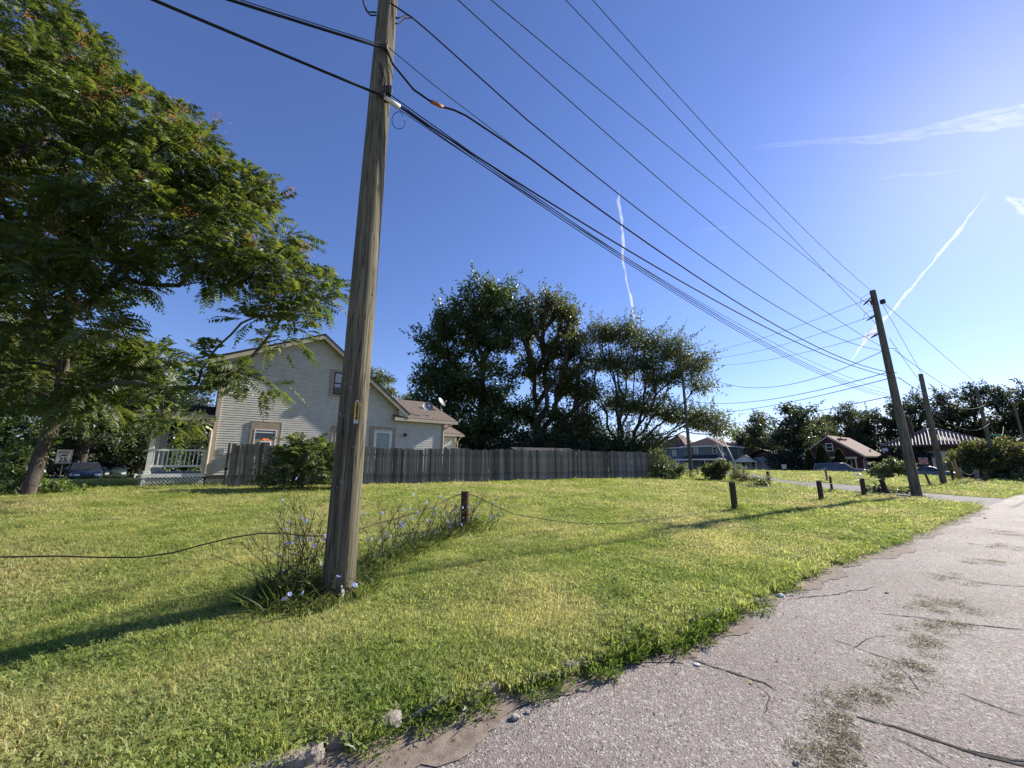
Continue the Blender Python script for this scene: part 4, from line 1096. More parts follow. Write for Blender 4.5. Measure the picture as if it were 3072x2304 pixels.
# ---- clipped conifers by the red house and the hedge
def cone_tree(px, pyt, f, hw, lab, seed):
    top = D(px, pyt, f); r = np.random.default_rng(seed); W = hw * f / FPX; z0 = -.32; Hh = top.z - z0
    n = 5200; q = r.random(n) ** .8; a_ = r.uniform(0, 6.283, n); rad = W * (1 - q) ** .6 * (1 + .12 * np.sin(5 * a_ + 9 * q)) * np.sqrt(r.uniform(.55, 1.02, n))
    P = np.stack([rad * np.cos(a_), rad * np.sin(a_), Hh * (.03 + .97 * q)], -1)
    o_ = empty('arborvitae', (top.x, f, z0), 0, lab, 'conifer', 'conifers by the red house')
    MB().tube([(0, 0, 0), (0, 0, Hh * .8)], [.12, .03], 6).build('trunk', M_BARKD, o_)
    d = np.stack([np.cos(a_) * .5, np.sin(a_) * .5, np.ones(n)], -1) + r.normal(0, .3, (n, 3))
    V, Q, C = leaves(P, d, np.stack([np.cos(a_), np.sin(a_), np.full(n, .3)], -1) + r.normal(0, .3, (n, 3)), np.full(n, .28), np.full(n, .14), cols(r, n, (.016, .030, .012), (.05, .068, .022)))
    cr = link('crown', nmesh('crown', V, Q, [M_LEAF], C), o_); cr['kind'] = 'stuff'
cone_tree(2425, 1352, 57, 17, 'leftmost of the three dark pointed conifers by the red house', 91)
cone_tree(2462, 1338, 56.5, 23, 'broadest of the three dark conifers, in front of the red gable', 92)
cone_tree(2515, 1350, 56, 18, 'dark conifer below the upstairs window of the red house', 93)
HB = [Bl(2900, 1385, 35.5, 1.15, 1.3), Bl(2950, 1375, 35, 1.3, 1.5), Bl(3000, 1372, 34, 1.4, 1.6), Bl(3060, 1385, 33, 1.4, 1.5), Bl(3120, 1400, 32, 1.4, 1.3), Bl(2880, 1410, 35.5, .9, .9), Bl(2960, 1420, 34.5, 1.4, 1.0), Bl(3040, 1425, 33, 1.5, 1.0), Bl(2925, 1350, 35.5, .9, .6), Bl(2985, 1345, 35, 1.0, .5)]
hb = D(2980, 1435, 34.5); hbz = G3(hb.x, hb.y)
bush('hedge', 'large rounded sunlit hedge in front of the brick house at the right edge', 'hedge', hbz, HB, 94, 330, 62, .26, .20, .13, (.035, .052, .014), (.16, .165, .045), tr=.12)
p = D(2720, 1370, 56); g_ = G3(p.x, p.y)
bush('shrub', 'dark evergreen bush between the red house and the brick house', 'shrub', g_, [Bl(2700, 1375, 56, 1.7, 1.5), Bl(2745, 1365, 56, 1.8, 1.8), Bl(2680, 1400, 56, 1.2, 1.1)], 95, 110, 50, .3, .24, .15, (.012, .022, .01), (.04, .055, .018), tr=.1)

# dark shrub belt behind the side street and between the far houses
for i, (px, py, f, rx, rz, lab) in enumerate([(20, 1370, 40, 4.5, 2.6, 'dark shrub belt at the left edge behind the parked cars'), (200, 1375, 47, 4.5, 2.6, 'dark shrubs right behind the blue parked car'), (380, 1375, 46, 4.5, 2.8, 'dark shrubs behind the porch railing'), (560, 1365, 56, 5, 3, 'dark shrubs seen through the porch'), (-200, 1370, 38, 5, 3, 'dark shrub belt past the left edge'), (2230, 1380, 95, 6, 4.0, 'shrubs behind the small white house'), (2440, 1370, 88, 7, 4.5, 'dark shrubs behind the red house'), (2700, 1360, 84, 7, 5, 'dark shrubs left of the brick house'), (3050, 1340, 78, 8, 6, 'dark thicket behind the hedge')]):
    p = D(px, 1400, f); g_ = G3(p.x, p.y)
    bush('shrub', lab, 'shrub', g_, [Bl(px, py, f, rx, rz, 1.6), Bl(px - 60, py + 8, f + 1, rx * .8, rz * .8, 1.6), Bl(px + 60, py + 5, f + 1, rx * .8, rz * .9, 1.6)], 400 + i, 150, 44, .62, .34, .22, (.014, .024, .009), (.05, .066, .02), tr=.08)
p = D(2375, 1400, 63); g_ = G3(p.x, p.y)
bush('shrub', 'low dark shrubs under the big dark round tree', 'shrub', g_, [Bl(2350, 1400, 63, 1.6, 1.0), Bl(2400, 1395, 63, 2.0, 1.4), Bl(2330, 1375, 64, 1.4, 1.4)], 431, 90, 44, .5, .30, .2, (.014, .024, .009), (.05, .066, .02), tr=.08)
# ================================================================= FAR HOUSES
M_GREYS = M('grey_green_siding', (.15, .17, .165), .7, .12, 2, .2, 20, stretch=(.3, .3, 8))
M_BLUES = M('blue_grey_siding', (.115, .15, .20), .7, .12, 2, .2, 20, stretch=(.3, .3, 8))
M_WSIDE = M('dull_white_siding', (.42, .43, .43), .7, .12, 2, .2, 20, stretch=(.3, .3, 8))
M_REDB = M('red_painted_wall', (.10, .04, .034), .85, .25, 3, .4, 40)
M_BRICK = M('dark_brown_brick', (.075, .045, .036), .9, .3, 6, .5, 40)
M_RSH = M('reddish_shingles', (.135, .08, .065), .9, .25, 5, .5, 40)
M_TILE = M('maroon_ribbed_roof', (.20, .125, .11), .6, .25, 4, spec=.6)
M_WOOD = M('raw_stair_wood', (.30, .25, .19), .85, .25, 8)
def hwin(par, x0, x1, z0, z1, face, off, glass=None, fm=None):
    """window on wall: face 'y' -> plane y=off facing -y, 'x' -> plane x=off facing -x"""
    w_ = empty('window'); w_.parent = par; fm = fm or M_WHITE
    def bx(mb, a, b, c, d, e, f): 
        if face == 'y': mb.box(a, b, off + e, off + f, c, d)
        else: mb.box(off + e, off + f, a, b, c, d)
        return mb
    fw = .09
    m1 = MB(); bx(m1, x0, x0 + fw, z0, z1, -.06, -.005); bx(m1, x1 - fw, x1, z0, z1, -.06, -.005); bx(m1, x0 + fw, x1 - fw, z1 - fw, z1, -.06, -.005); bx(m1, x0 + fw, x1 - fw, z0, z0 + fw, -.06, -.005)
    bx(m1, x0 + fw, x1 - fw, (z0 + z1) / 2 - .03, (z0 + z1) / 2 + .03, -.055, -.005); m1.build('frame', fm, w_)
    m2 = MB(); bx(m2, x0 + fw, x1 - fw, z0 + fw, z1 - fw, -.03, -.004); m2.build('pane', glass or M_GLASS, w_); return w_
def siding_rows(par, mat, x0, x1, z0, z1, face, off, h=.2):
    z_ = z0
    while z_ < z1 - .05:
        hh = min(h, z1 - z_)
        if face == 'y': v = [(x0, off - .025, z_), (x1, off - .025, z_), (x1, off - .004, z_ + hh), (x0, off - .004, z_ + hh), (x0, off + .01, z_), (x1, off + .01, z_)]
        else: v = [(off - .025, x1, z_), (off - .025, x0, z_), (off - .004, x0, z_ + hh), (off - .004, x1, z_ + hh), (off + .01, x1, z_), (off + .01, x0, z_)]
        MB().add(v, [(0, 1, 2, 3), (4, 5, 1, 0)]).build('siding_board', mat, par); z_ += h

# ---- grey-green two storey house
f = 76.0; c0 = D(2174, 1416, f); ez = D(2174, 1337, f).z; gz = -.15
gh = empty('grey_house', (c0.x, c0.y, 0), R(43), 'grey green two storey house with a porch beyond the end of the fence', 'house')
W_ = MB().box(0, 12, 0, 7.6, gz - .5, ez).build('wall', M_GREYS, gh)
siding_rows(W_, M_GREYS, 0, 12, gz + .3, ez, 'y', 0, .24); siding_rows(W_, M_GREYS, 0, 7.6, gz + .3, ez, 'x', 0, .24)
rz_ = D(2215, 1312, f + 5).z
MB().add([(-.4, -.4, ez), (12.4, -.4, ez), (12.4, 8, ez), (-.4, 8, ez), (3.4, 3.8, rz_), (8.6, 3.8, rz_)], [(0, 1, 5, 4), (1, 2, 5), (2, 3, 4, 5), (3, 0, 4), (3, 2, 1, 0)]).build('roof', M_RSH, gh)
MB().box(-.45, 12.45, -.45, -.38, ez - .14, ez + .06).box(-.45, -.38, -.38, 8.05, ez - .14, ez + .06).build('gutter', M_WHITE, gh)
MB().box(-.05, .12, -.05, .12, gz, ez - .14).build('corner_board', M_WHITE, gh)
zt_, zb_ = D(2145, 1341, f).z, D(2145, 1358, f).z
hwin(gh, 1.0, 1.75, zb_ - .1, zt_, 'x', 0); hwin(gh, 4.6, 5.35, zb_ - .05, zt_ + .05, 'x', 0); hwin(gh, 9.2, 10.0, zb_ - .1, zt_ - .1, 'y', 0)
pz = D(2120, 1377, f).z
pch = MB().box(-2.3, 0, -.2, 7.8, gz, gz + .25).build('porch', M_BLOCK, gh)
MB().add([(-2.7, -.5, pz), (0, -.5, pz), (0, 8.1, pz), (-2.7, 8.1, pz), (0, 1.2, pz + .8), (0, 6.2, pz + .8)], [(0, 4, 5, 3), (0, 1, 4), (3, 5, 2), (3, 2, 1, 0)]).build('porch_roof', M_SHDK, pch)
MB().box(-2.75, -2.65, -.55, 8.15, pz - .22, pz + .05).box(-2.65, 0, -.55, -.45, pz - .22, pz + .05).build('porch_fascia', M_WHITE, pch)
for yy in (-.2, 2.5, 5.1, 7.6): MB().box(-2.4, -2.24, yy, yy + .16, gz + .25, pz - .2).build('porch_post', M_WHITE, pch)
hwin(gh, 5.9, 6.7, gz + .25, gz + 2.2, 'x', 0, M_WHITE, M_WHITE)
hwin(gh, 3.4, 4.5, gz + 1.0, gz + 2.1, 'x', 0)
stair = empty('stair'); stair.parent = gh
n_ = 15
for i in range(n_):
    x = 2.2 + 5.2 * i / n_; zz = gz + .2 + (pz + .9 - gz) * i / n_
    MB().box(x, x + .40, -1.4, -.15, zz, zz + .07).build('tread', M_WOOD, stair)
MB().bar((2.1, -1.42, gz), (7.6, -1.42, pz + .9), .06, .3).build('stringer', M_WOOD, stair)
MB().bar((2.1, -1.46, gz + 1.0), (7.6, -1.46, pz + 1.9), .06, .1).build('handrail', M_WOOD, stair)
# ---- blue house behind it
f2 = 88.0; c1 = D(2062, 1390, f2); e2 = D(2040, 1342, f2).z
bh = empty('blue_house', (c1.x, c1.y, 0), R(43), 'blue sided house partly hidden by the grey pole', 'house')
W2 = MB().box(0, 8, 0, 6.0, -.5, e2).build('wall', M_BLUES, bh); siding_rows(W2, M_BLUES, 0, 6, .2, e2, 'x', 0, .26)
MB().add([(-.3, -.4, e2), (8.3, -.4, e2), (8.3, 6.4, e2), (-.3, 6.4, e2), (3.0, 3, e2 + 3.2), (6, 3, e2 + 3.2)], [(0, 1, 5, 4), (1, 2, 5), (2, 3, 4, 5), (3, 0, 4), (3, 2, 1, 0)]).build('roof', M_RSH, bh)
MB().box(-.06, .12, 5.9, 6.06, 0, e2).box(-.06, .12, -.06, .1, 0, e2).build('corner_board', M_WHITE, bh)
MB().box(-.36, -.28, -.4, 6.45, e2 - .16, e2 + .04).build('gutter', M_WHITE, bh)
hwin(bh, 2.3, 3.2, e2 - 1.9, e2 - .6, 'x', 0)
lst = empty('entrance_steps', D(2045, 1412, 72), R(43), 'pale wooden entrance steps left of the grey pole', 'steps'); lst.location.z = -.1
for i in range(7): MB().box(.25 * i, .25 * i + 1.6, 0, 1.5, .2 * i, .2 * i + .2).build('step', M_WOOD, lst)
# ---- small white house with gabled porch
f3 = 70.0; c2 = D(2240, 1418, f3); wz = D(2247, 1365, f3).z; we = D(2218, 1385, f3).z
wh = empty('white_house', (c2.x, c2.y, 0), R(50), 'small white house with a gabled porch half hidden by the dark tree', 'house')
hw = 3.6
Wm = MB().prism([(-hw, -.5), (hw + 2, -.5), (hw + 2, we), (0, wz - .1), (-hw, we)], 'x', 2.0, 11).build('wall', M_WSIDE, wh); Wm.location.y = -3.4
def gable(par, name, x0, x1, yc, hwid, ze, zp, mat):
    g1 = MB().prism([(yc - hwid, ze), (yc, zp), (yc, zp + .12), (yc - hwid, ze + .12)], 'x', x0, x1).build(name, mat, par)
    MB().prism([(yc, zp), (yc + hwid, ze), (yc + hwid, ze + .12), (yc, zp + .12)], 'x', x0 + .002, x1 - .002).build('roof_slope', mat, g1); return g1
gable(wh, 'roof', 1.4, 11.4, -2.6, 4.6, we - .1, wz + .9, M_SHDK)
gable(wh, 'porch_roof', -.6, 2.0, 0, 2.0, we - .1, wz - .1, M_SHDK)
MB().prism([(-1.9, we - .05), (1.9, we - .05), (0, wz - .12)], 'x', -.45, -.40).build('porch_gable', M_WHITE, wh)
for s_ in (-1, 1): MB().bar((-.55, s_ * 2.05, we - .12), (-.55, 0, wz - .06), .06, .22).build('rake_board', M_WHITE, wh)
for yy in (-1.7, 1.6): MB().box(-.45, -.3, yy, yy + .14, -.2, we - .08).build('porch_post', M_WHITE, wh)
hwin(wh, .2, 1.1, .0, 2.0, 'x', 1.99, M_WHITE); hwin(wh, -1.6, -.5, .7, 1.9, 'x', 1.99)
MB().lathe([(.22, -.01), (.22, .01)], (1.90, .65, 1.3), 14, Matrix.Rotation(R(90), 4, 'Y') @ Matrix.Scale(1.7, 4, (1, 0, 0))).build('oval_window', M_GLASS, wh)
# ---- red house
f4 = 57.0; c3 = D(2592, 1410, f4); z0 = -.32
re_ = D(2592, 1366, f4).z
rh = empty('red_house', (c3.x, c3.y, 0), R(35), 'red gabled house with a brown shingle roof across the far street', 'house')
hg = 3.6; rp = D(2498, 1309, f4 + .73 * hg).z
MB().prism([(0, z0), (2 * hg, z0), (2 * hg, re_), (hg, rp - .1), (0, re_)], 'x', 0, 10).build('wall', M_REDB, rh)
g1 = MB().prism([(-.5, re_ - .22), (hg, rp), (hg, rp + .16), (-.5, re_ - .06)], 'x', -.45, 10.5).build('roof', M_RSH, rh)
MB().prism([(hg, rp), (2 * hg + .5, re_ - .22), (2 * hg + .5, re_ - .06), (hg, rp + .16)], 'x', -.448, 10.498).build('roof_slope', M_RSH, g1)
for s_ in (0, 1):
    ya = -.5 if s_ == 0 else 2 * hg + .5
    MB().bar((-.47, ya, re_ - .25), (-.47, hg, rp - .03), .05, .15).build('rake_board', M_CREAMT, rh)
MB().box(-.3, 10.4, -.62, -.5, re_ - .26, re_ - .10).build('gutter', M_CREAMT, rh)
MB().tube([(.1, -.55, re_ - .2), (.1, -.08, re_ - .6), (.1, -.08, z0)], .06, 6).build('downspout', M_CREAMT, rh)
hwin(rh, 3.15, 4.05, D(2510, 1353, f4 + 2).z, D(2510, 1331, f4 + 2).z + .1, 'x', 0)
pf = MB().box(-1.9, 0, .2, 6.6, z0, z0 + .35).build('porch', M_BLOCK, rh)
pzz = D(2560, 1374, f4).z
MB().box(-2.0, -.02, .1, 6.7, pzz, pzz + .12).build('porch_roof', M_RSH, pf)
MB().box(-2.06, -1.98, .1, 6.7, pzz - .12, pzz + .16).build('porch_fascia', M_CREAMT, pf)
for yy in (.2, 3.3, 6.4): MB().box(-1.95, -1.8, yy, yy + .16, z0 + .3, pzz - .1).build('porch_post', M_CREAMT, pf)
hwin(rh, 1.2, 3.0, z0 + .9, z0 + 2.4, 'x', 0); hwin(rh, 1.0, 2.0, z0 + 1.2, z0 + 2.3, 'y', 0)
for i in range(3):
    x = 1.4 + 1.5 * i; yv = hg - .75; zv = rp + .16 - .75 * (rp - re_ + .22) / (hg + .5)
    MB().box(x, x + .4, yv - .35, yv + .1, zv - .05, zv + .14).build('roof_vent', M_SHDK, g1)
MB().tube([(6.6, .4, re_ + .4), (6.6, .4, re_ + 1.0)], .08, 6).build('vent_pipe', M_BLACKP, rh)
# ---- brick house with ribbed hip roof
f5 = 58.0; c4 = D(2652, 1400, f5); be = D(2652, 1339, f5).z; z0 = -.32
kh = empty('brick_house', (c4.x, c4.y, 0), R(-47), 'dark brick house with a ribbed maroon hip roof behind the hedge', 'house')
LX, LY = 11.2, 10.0
MB().box(.7, LX - .7, .7, LY, z0, be - .05).build('wall', M_BRICK, kh)
bp_ = D(2812, 1287, f5 - 2).z
rxp = 5.0; ryp = 4.6
rf = MB().add([(0, 0, be), (LX, 0, be), (LX, LY, be), (0, LY, be), (rxp, ryp, bp_), (rxp + 1.2, ryp + .6, bp_)], [(0, 1, 5, 4), (1, 2, 5), (2, 3, 4, 5), (3, 0, 4), (3, 2, 1, 0)]).build('roof', M_TILE, kh)
MB().box(-.05, LX + .05, -.06, .0, be - .18, be + .03).box(-.06, .0, 0, LY, be - .18, be + .03).build('fascia', M_BRICK, kh)
nr = 32
for i in range(nr):
    x = .3 + (LX - .5) * i / (nr - 1)
    k = min(x / rxp, (LX - x) / (LX - rxp - .6), 1.0) * .97
    a = Vector((x, -.02, be + .05)); b_ = Vector((x, ryp * k, be + .05 + (bp_ - be) * k))
    if k > .06: MB().tube([a, b_], .085, 6).build('roof_rib', M_TILE, rf)
for a, b_ in (((0, 0, be), (rxp, ryp, bp_)), ((LX, 0, be), (rxp + 1.2, ryp + .6, bp_)), ((LX, LY, be), (rxp + 1.2, ryp + .6, bp_)), ((rxp, ryp, bp_), (rxp + 1.2, ryp + .6, bp_))):
    MB().tube([Vector(a) + Vector((0, 0, .06)), Vector(b_) + Vector((0, 0, .06))], .12, 7).build('ridge_cap', M_TILE, rf)
for i in range(14):
    y = .4 + (LY - .9) * i / 13; k = min(y / ryp, (LY - y) / (LY - ryp - .6)) * .95
    if k > .08: MB().tube([(LX + .02, y, be + .05), (LX - (LX - rxp - 1.2) * k, y, be + .05 + (bp_ - be) * k)], .085, 6).build('roof_rib', M_TILE, rf)
MB().box(4.2, 9.6, .63, .70, be - 1.0, be - .82).build('lintel', M_CREAMT, kh)
hwin(kh, 5.0, 6.4, be - 3.0, be - 1.05, 'y', .69, M_BLIND); hwin(kh, 8.0, 9.4, be - 3.3, be - 1.0, 'y', .69, M_BLIND)
MB().box(4.6, 9.8, .55, .70, be - 3.25, be - 3.1).build('sill', M_CREAMT, kh)
MB().box(3.0, 3.7, 3.0, 3.7, be, bp_ + 1.6).build('chimney', M_BRICK, kh)
d_ = empty('satellite_dish', D(2656, 1351, f5 - .3), R(-47), 'tiny white satellite dish at the left corner of the brick house', 'satellite dish')
MB().lathe([(.05, 0), (.25, .06), (.34, .12), (.25, .05), (.05, -.02)], (0, 0, 0), 14, Matrix.Rotation(R(70), 4, 'X')).build('reflector', M_WHITE, d_)
MB().tube([(0, .05, 0), (.1, .5, -.35)], .03, 6).build('mast', M_METAL, d_)
# ---- low dark roof glimpsed over the fence
sh = empty('shed', D(1660, 1400, 31.0), R(30), 'low shed with a dark roof just showing over the fence', 'shed'); sh.location.z = .5
stp = D(1650, 1346, 31).z - .5
MB().box(-2.6, 2.6, 0, 3, -.3, stp - .75).build('wall', M_BRICK, sh)
MB().prism([(-.4, stp - .75), (1.5, stp), (3.4, stp - .75), (3.4, stp - .63), (1.5, stp + .12), (-.4, stp - .63)], 'x', -3, 3).build('roof', M_SHDK, sh)

# ================================================================= VEHICLES
def paint(name, col, rough=.25):
    m, t, o = newmat(name); b = N(t, 'ShaderNodeBsdfPrincipled', Roughness=rough)
    b.inputs['Coat Weight'].default_value = .6; b.inputs['Coat Roughness'].default_value = .08
    vec = coords(t, 'Object'); f_ = noise(t, vec, 1.5, 3); t.links.new(mixc(t, f_, sc3(col, .85), sc3(col, 1.15)), b.inputs['Base Color'])
    t.links.new(b.outputs[0], o.inputs['Surface']); return m
M_TYRE = M('tyre_rubber', (.02, .02, .02), .9, .2, 20)
M_RIM = M('alloy_rim', (.5, .5, .52), .35, .1, 10, metal=.8)
M_LAMP = glassmat('headlight_lens', (.62, .62, .60), .15)
M_RED = M('tail_light', (.45, .02, .02), .25, .1, 10)
def loft(sections):
    n = len(sections[0]); mb = MB(); v = [p for s_ in sections for p in s_]; f_ = []
    for i in range(len(sections) - 1):
        for k in range(n): f_.append((i * n + k, i * n + (k + 1) % n, (i + 1) * n + (k + 1) % n, (i + 1) * n + k))
    f_ += [tuple(range(n))[::-1], tuple((len(sections) - 1) * n + k for k in range(n))]
    return mb.add(v, f_)
def vehicle(name, label, loc, rz, body, green, mat, wheels, cat='car', roofmat=None, hl=None):
    """body: (x,zlow,ztop,halfwidth); green: (x,zbase,zroof,wbase,wroof)"""
    v = empty(name, loc, rz, label, cat)
    sec = []
    for x, zl, zt_, w_ in body:
        sec.append([(x, y, z_) for y, z_ in ((-w_ * .9, zl), (-w_, zl + .12), (-w_, zl + .55 * (zt_ - zl)), (-w_ * .97, zt_ - .07), (-w_ * .86, zt_), (w_ * .86, zt_), (w_ * .97, zt_ - .07), (w_, zl + .55 * (zt_ - zl)), (w_, zl + .12), (w_ * .9, zl))])
    loft(sec).build('body', mat, v, smooth=True)
    sec = [[(x, -wb, zb_), (x, -wr_, zr_), (x, wr_, zr_), (x, wb, zb_)] for x, zb_, zr_, wb, wr_ in green]
    loft(sec).build('windows', M_GLASS, v)
    sec = [[(x, -wr_ - .02, zr_ - .05), (x, -wr_ * .9, zr_ + .03), (x, wr_ * .9, zr_ + .03), (x, wr_ + .02, zr_ - .05)] for x, zb_, zr_, wb, wr_ in green[1:-1]]
    loft(sec).build('roof_panel', roofmat or mat, v, smooth=True)
    for i, (x, zb_, zr_, wb, wr_) in enumerate(green):
        if i in (0, len(green) - 1): continue
        for s_ in (-1, 1):
            q = green[0] if i == 1 else (green[-1] if i == len(green) - 2 else (x, zb_, zr_, wb, wr_))
            MB().bar((q[0], s_ * (q[3] + .005), q[1]), (x, s_ * (wr_ + .008), zr_ - .01), .07, .05).build('pillar', mat, v)
    for x in wheels:
        for s_ in (-1, 1):
            w_ = body[len(body) // 2][3]; wh_ = empty('wheel', (x, s_ * (w_ - .10), .33)); wh_.parent = v
            MB().tube([(0, -.11, 0), (0, .11, 0)], .33, 18).build('tyre', M_TYRE, wh_); MB().tube([(0, -.118, 0), (0, .118, 0)], .20, 12).build('rim', M_RIM, wh_)
    xf, zlf, ztf, wf = body[-1]; xr_, zlr, ztr, wr2 = body[0]
    hz = hl or (zlf + .62 * (ztf - zlf))
    for s_ in (-1, 1):
        a, b_ = sorted((s_ * wf * .55, s_ * wf * .98)); MB().box(xf - .22, xf + .02, a, b_, hz - .10, hz + .10).build('headlight', M_LAMP, v, bevel=.03)
        a, b_ = sorted((s_ * wr2 * .6, s_ * wr2 * .98)); MB().box(xr_ - .02, xr_ + .12, a, b_, zlr + .5 * (ztr - zlr), ztr - .05).build('tail_light', M_RED, v)
    MB().box(xf - .1, xf + .025, -wf * .5, wf * .5, hz - .14, hz + .04).build('grille', M_BLACKP, v)
    MB().box(xf - .12, xf + .05, -wf * .95, wf * .95, zlf + .02, zlf + .16).build('bumper', mat, v, bevel=.02)
    for s_ in (-1, 1): MB().box(green[-1][0] - .35, green[-1][0] - .15, min(s_ * .9, s_ * 1.1), max(s_ * .9, s_ * 1.1), green[-1][1] + .02, green[-1][1] + .16).build('mirror', mat, v)
    return v
SED = [(-2.3, .35, .85, .72), (-2.1, .28, .98, .84), (-1.2, .22, 1.0, .9), (0, .2, .98, .91), (.9, .2, .96, .9), (1.5, .24, .92, .88), (2.1, .28, .80, .82), (2.35, .34, .66, .68)]
SEDG = [(-1.9, .96, .98, .78, .74), (-1.35, .96, 1.40, .80, .62), (-.2, .96, 1.46, .82, .64), (.35, .96, 1.42, .82, .63), (1.2, .94, .96, .8, .76)]
VAN = [(-2.45, .35, 1.0, .78), (-2.3, .28, 1.05, .9), (-1.0, .22, 1.08, .95), (.4, .22, 1.08, .95), (1.2, .24, 1.05, .93), (1.9, .28, .95, .88), (2.35, .34, .78, .74)]
VANG = [(-2.4, 1.03, 1.05, .8, .76), (-2.15, 1.03, 1.62, .84, .68), (-.6, 1.05, 1.70, .86, .70), (.45, 1.05, 1.66, .86, .69), (1.45, 1.02, 1.04, .84, .8)]
lc = D(245, 1447, 31); lc.z = float(terr_h(*st(lc.x, lc.y))) + .01
vehicle('car', 'dark blue car with bright headlights on the side street behind the speed limit sign', lc, R(-38), SED, SEDG, paint('dark_blue_car_paint', (.022, .032, .06)), (-1.35, 1.4))
l2 = D(330, 1440, 40); l2.z = float(terr_h(*st(l2.x, l2.y))) + .01
vehicle('car', 'dark car parked behind the blue car beside the porch', l2, R(-38), VAN, VANG, paint('dark_green_car_paint', (.03, .045, .045)), (-1.45, 1.45))
def on_street(px, s):
    """street point at distance s along the road, in that direction"""
    r_ = ray(px, 1400); az = math.atan2(r_[0], r_[1]); k = s / math.cos(az - RAZ); return Vector((k * math.sin(az), k * math.cos(az), -.28))
PKB = [(-2.8, .5, 1.05, .8), (-2.7, .42, 1.12, .95), (-1.0, .4, 1.15, .97), (.6, .4, 1.15, .97), (1.4, .42, 1.15, .96), (2.3, .46, 1.10, .94), (2.65, .5, .98, .82)]
PKG = [(-2.65, 1.12, 1.14, .84, .8), (-2.45, 1.12, 1.80, .88, .72), (-.4, 1.14, 1.86, .88, .74), (.55, 1.14, 1.82, .88, .73), (1.35, 1.12, 1.14, .86, .82)]
cpos = on_street(2522, 63.2)
vehicle('car', 'dark sport utility car parked side on in front of the red house', cpos, R(-48), PKB, PKG, paint('black_car_paint', (.11, .115, .125)), (-1.7, 1.75))
cpos2 = on_street(2650, 65.2)
vehicle('car', 'car with a white hood facing the sapling beside the red house', cpos2, R(-140), VAN, VANG, paint('silver_car_paint', (.45, .46, .47)), (-1.45, 1.45), roofmat=paint('grey_car_paint', (.12, .125, .13)))
cpos3 = on_street(2790, 64.5)
vehicle('car', 'dusty grey car behind the leaning do not enter sign', cpos3, R(-60), SED, SEDG, paint('grey_blue_car_paint', (.10, .115, .13)), (-1.35, 1.4))

# ================================================================= SIGNS
M_SIGNW = M('white_sign_sheet', (.40, .41, .42), .5, .08, 8)
M_SIGNR = M('red_sign_sheet', (.38, .03, .035), .5, .1, 8)
M_SIGNY = M('yellow_sign_sheet', (.62, .42, .03), .5, .1, 8)
M_SIGNG = M('green_sign_sheet', (.12, .30, .20), .5, .1, 8)
M_STEEL = M('dark_sign_post', (.07, .07, .068), .7, .2, 10)
def face_cam(p): return math.atan2(-p.x, p.y) * 1.0
sp = D(185, 1400, 22.5); sg = G3(sp.x, sp.y)
sl = empty('speed_limit_sign', sg, face_cam(sp) - .12, 'white speed limit 25 sign beside the left tree trunk', 'sign')
zc = D(185, 1370, 22.5).z - sg.z
MB().tube([(0, .02, -.2), (0, .02, zc + .36)], .03, 8).build('post', M_STEEL, sl)
MB().box(-.31, .31, -.012, .0, zc - .39, zc + .39).build('board', M_SIGNW, sl)
for a in ((-.29, .29, -.0145, -.0125, zc + .355, zc + .37), (-.29, .29, -.0145, -.0125, zc - .37, zc - .355), (-.29, -.275, -.0145, -.0125, zc - .355, zc + .355), (.275, .29, -.0145, -.0125, zc - .355, zc + .355)):
    MB().box(*a).build('border', M_BLK, sl)
Rx = Matrix.Rotation(R(90), 4, 'X')
for tx, zz, sz in (('SPEED', zc + .24, .17), ('LIMIT', zc + .07, .17), ('25', zc - .18, .36)):
    textmesh('lettering', tx, sz, M_BLK, sl, Matrix.Translation((0, -.0155, zz)) @ Rx, .001)
dn = G(2794, 1458); fd = dn.y
ds = empty('do_not_enter_sign', dn, face_cam(dn), 'leaning do not enter sign between the two poles', 'sign')
def loc(px, py): q = D(px, py, fd) - dn; return Matrix.Rotation(-face_cam(dn), 3, 'Z') @ q
a, b_, c_ = loc(2794, 1460), loc(2771, 1412), loc(2769, 1378)
MB().bar(a - Vector((0, 0, .1)), b_, .07, .09).build('wooden_leg', M_POLE2, ds)
MB().bar(b_ - Vector((0, 0, .12)) + Vector((0, -.03, 0)), c_ + Vector((0, 0, .15)), .045, .03).build('post', M_STEEL, ds)
hs = 9.2 / FPX * fd; cc_ = c_ + Vector((0, -.06, -.10))
MB().box(cc_.x - hs, cc_.x + hs, cc_.y - .012, cc_.y, cc_.z - hs, cc_.z + hs).build('board', M_SIGNW, ds)
MB().lathe([(hs * .93, .002), (hs * .93, .006)], (cc_.x, cc_.y - .012, cc_.z), 28, Matrix.Rotation(R(90), 4, 'X')).build('red_disc', M_SIGNR, ds)
MB().box(cc_.x - hs * .68, cc_.x + hs * .68, cc_.y - .022, cc_.y - .019, cc_.z - hs * .15, cc_.z + hs * .15).build('white_bar', M_SIGNW, ds)
textmesh('lettering', 'DO NOT', hs * .36, M_SIGNW, ds, Matrix.Translation((cc_.x, cc_.y - .0195, cc_.z + hs * .47)) @ Rx, .001)
textmesh('lettering', 'ENTER', hs * .36, M_SIGNW, ds, Matrix.Translation((cc_.x, cc_.y - .0195, cc_.z - hs * .47)) @ Rx, .001)
yc = D(2986, 1387, P3p.y - .3)
yd = empty('diamond_sign', yc, face_cam(yc), 'yellow diamond warning sign on the distant pole', 'sign')
q = 12.2 / FPX * P3p.y
MB().prism([(-q, 0), (0, -q), (q, 0), (0, q)], 'y', -.01, .0).build('board', M_SIGNY, yd)
MB().box(-q * .35, q * .35, -.014, -.011, .06, .14).box(-q * .4, q * .4, -.014, -.011, -.14, -.06).build('marking', M_BLK, yd)
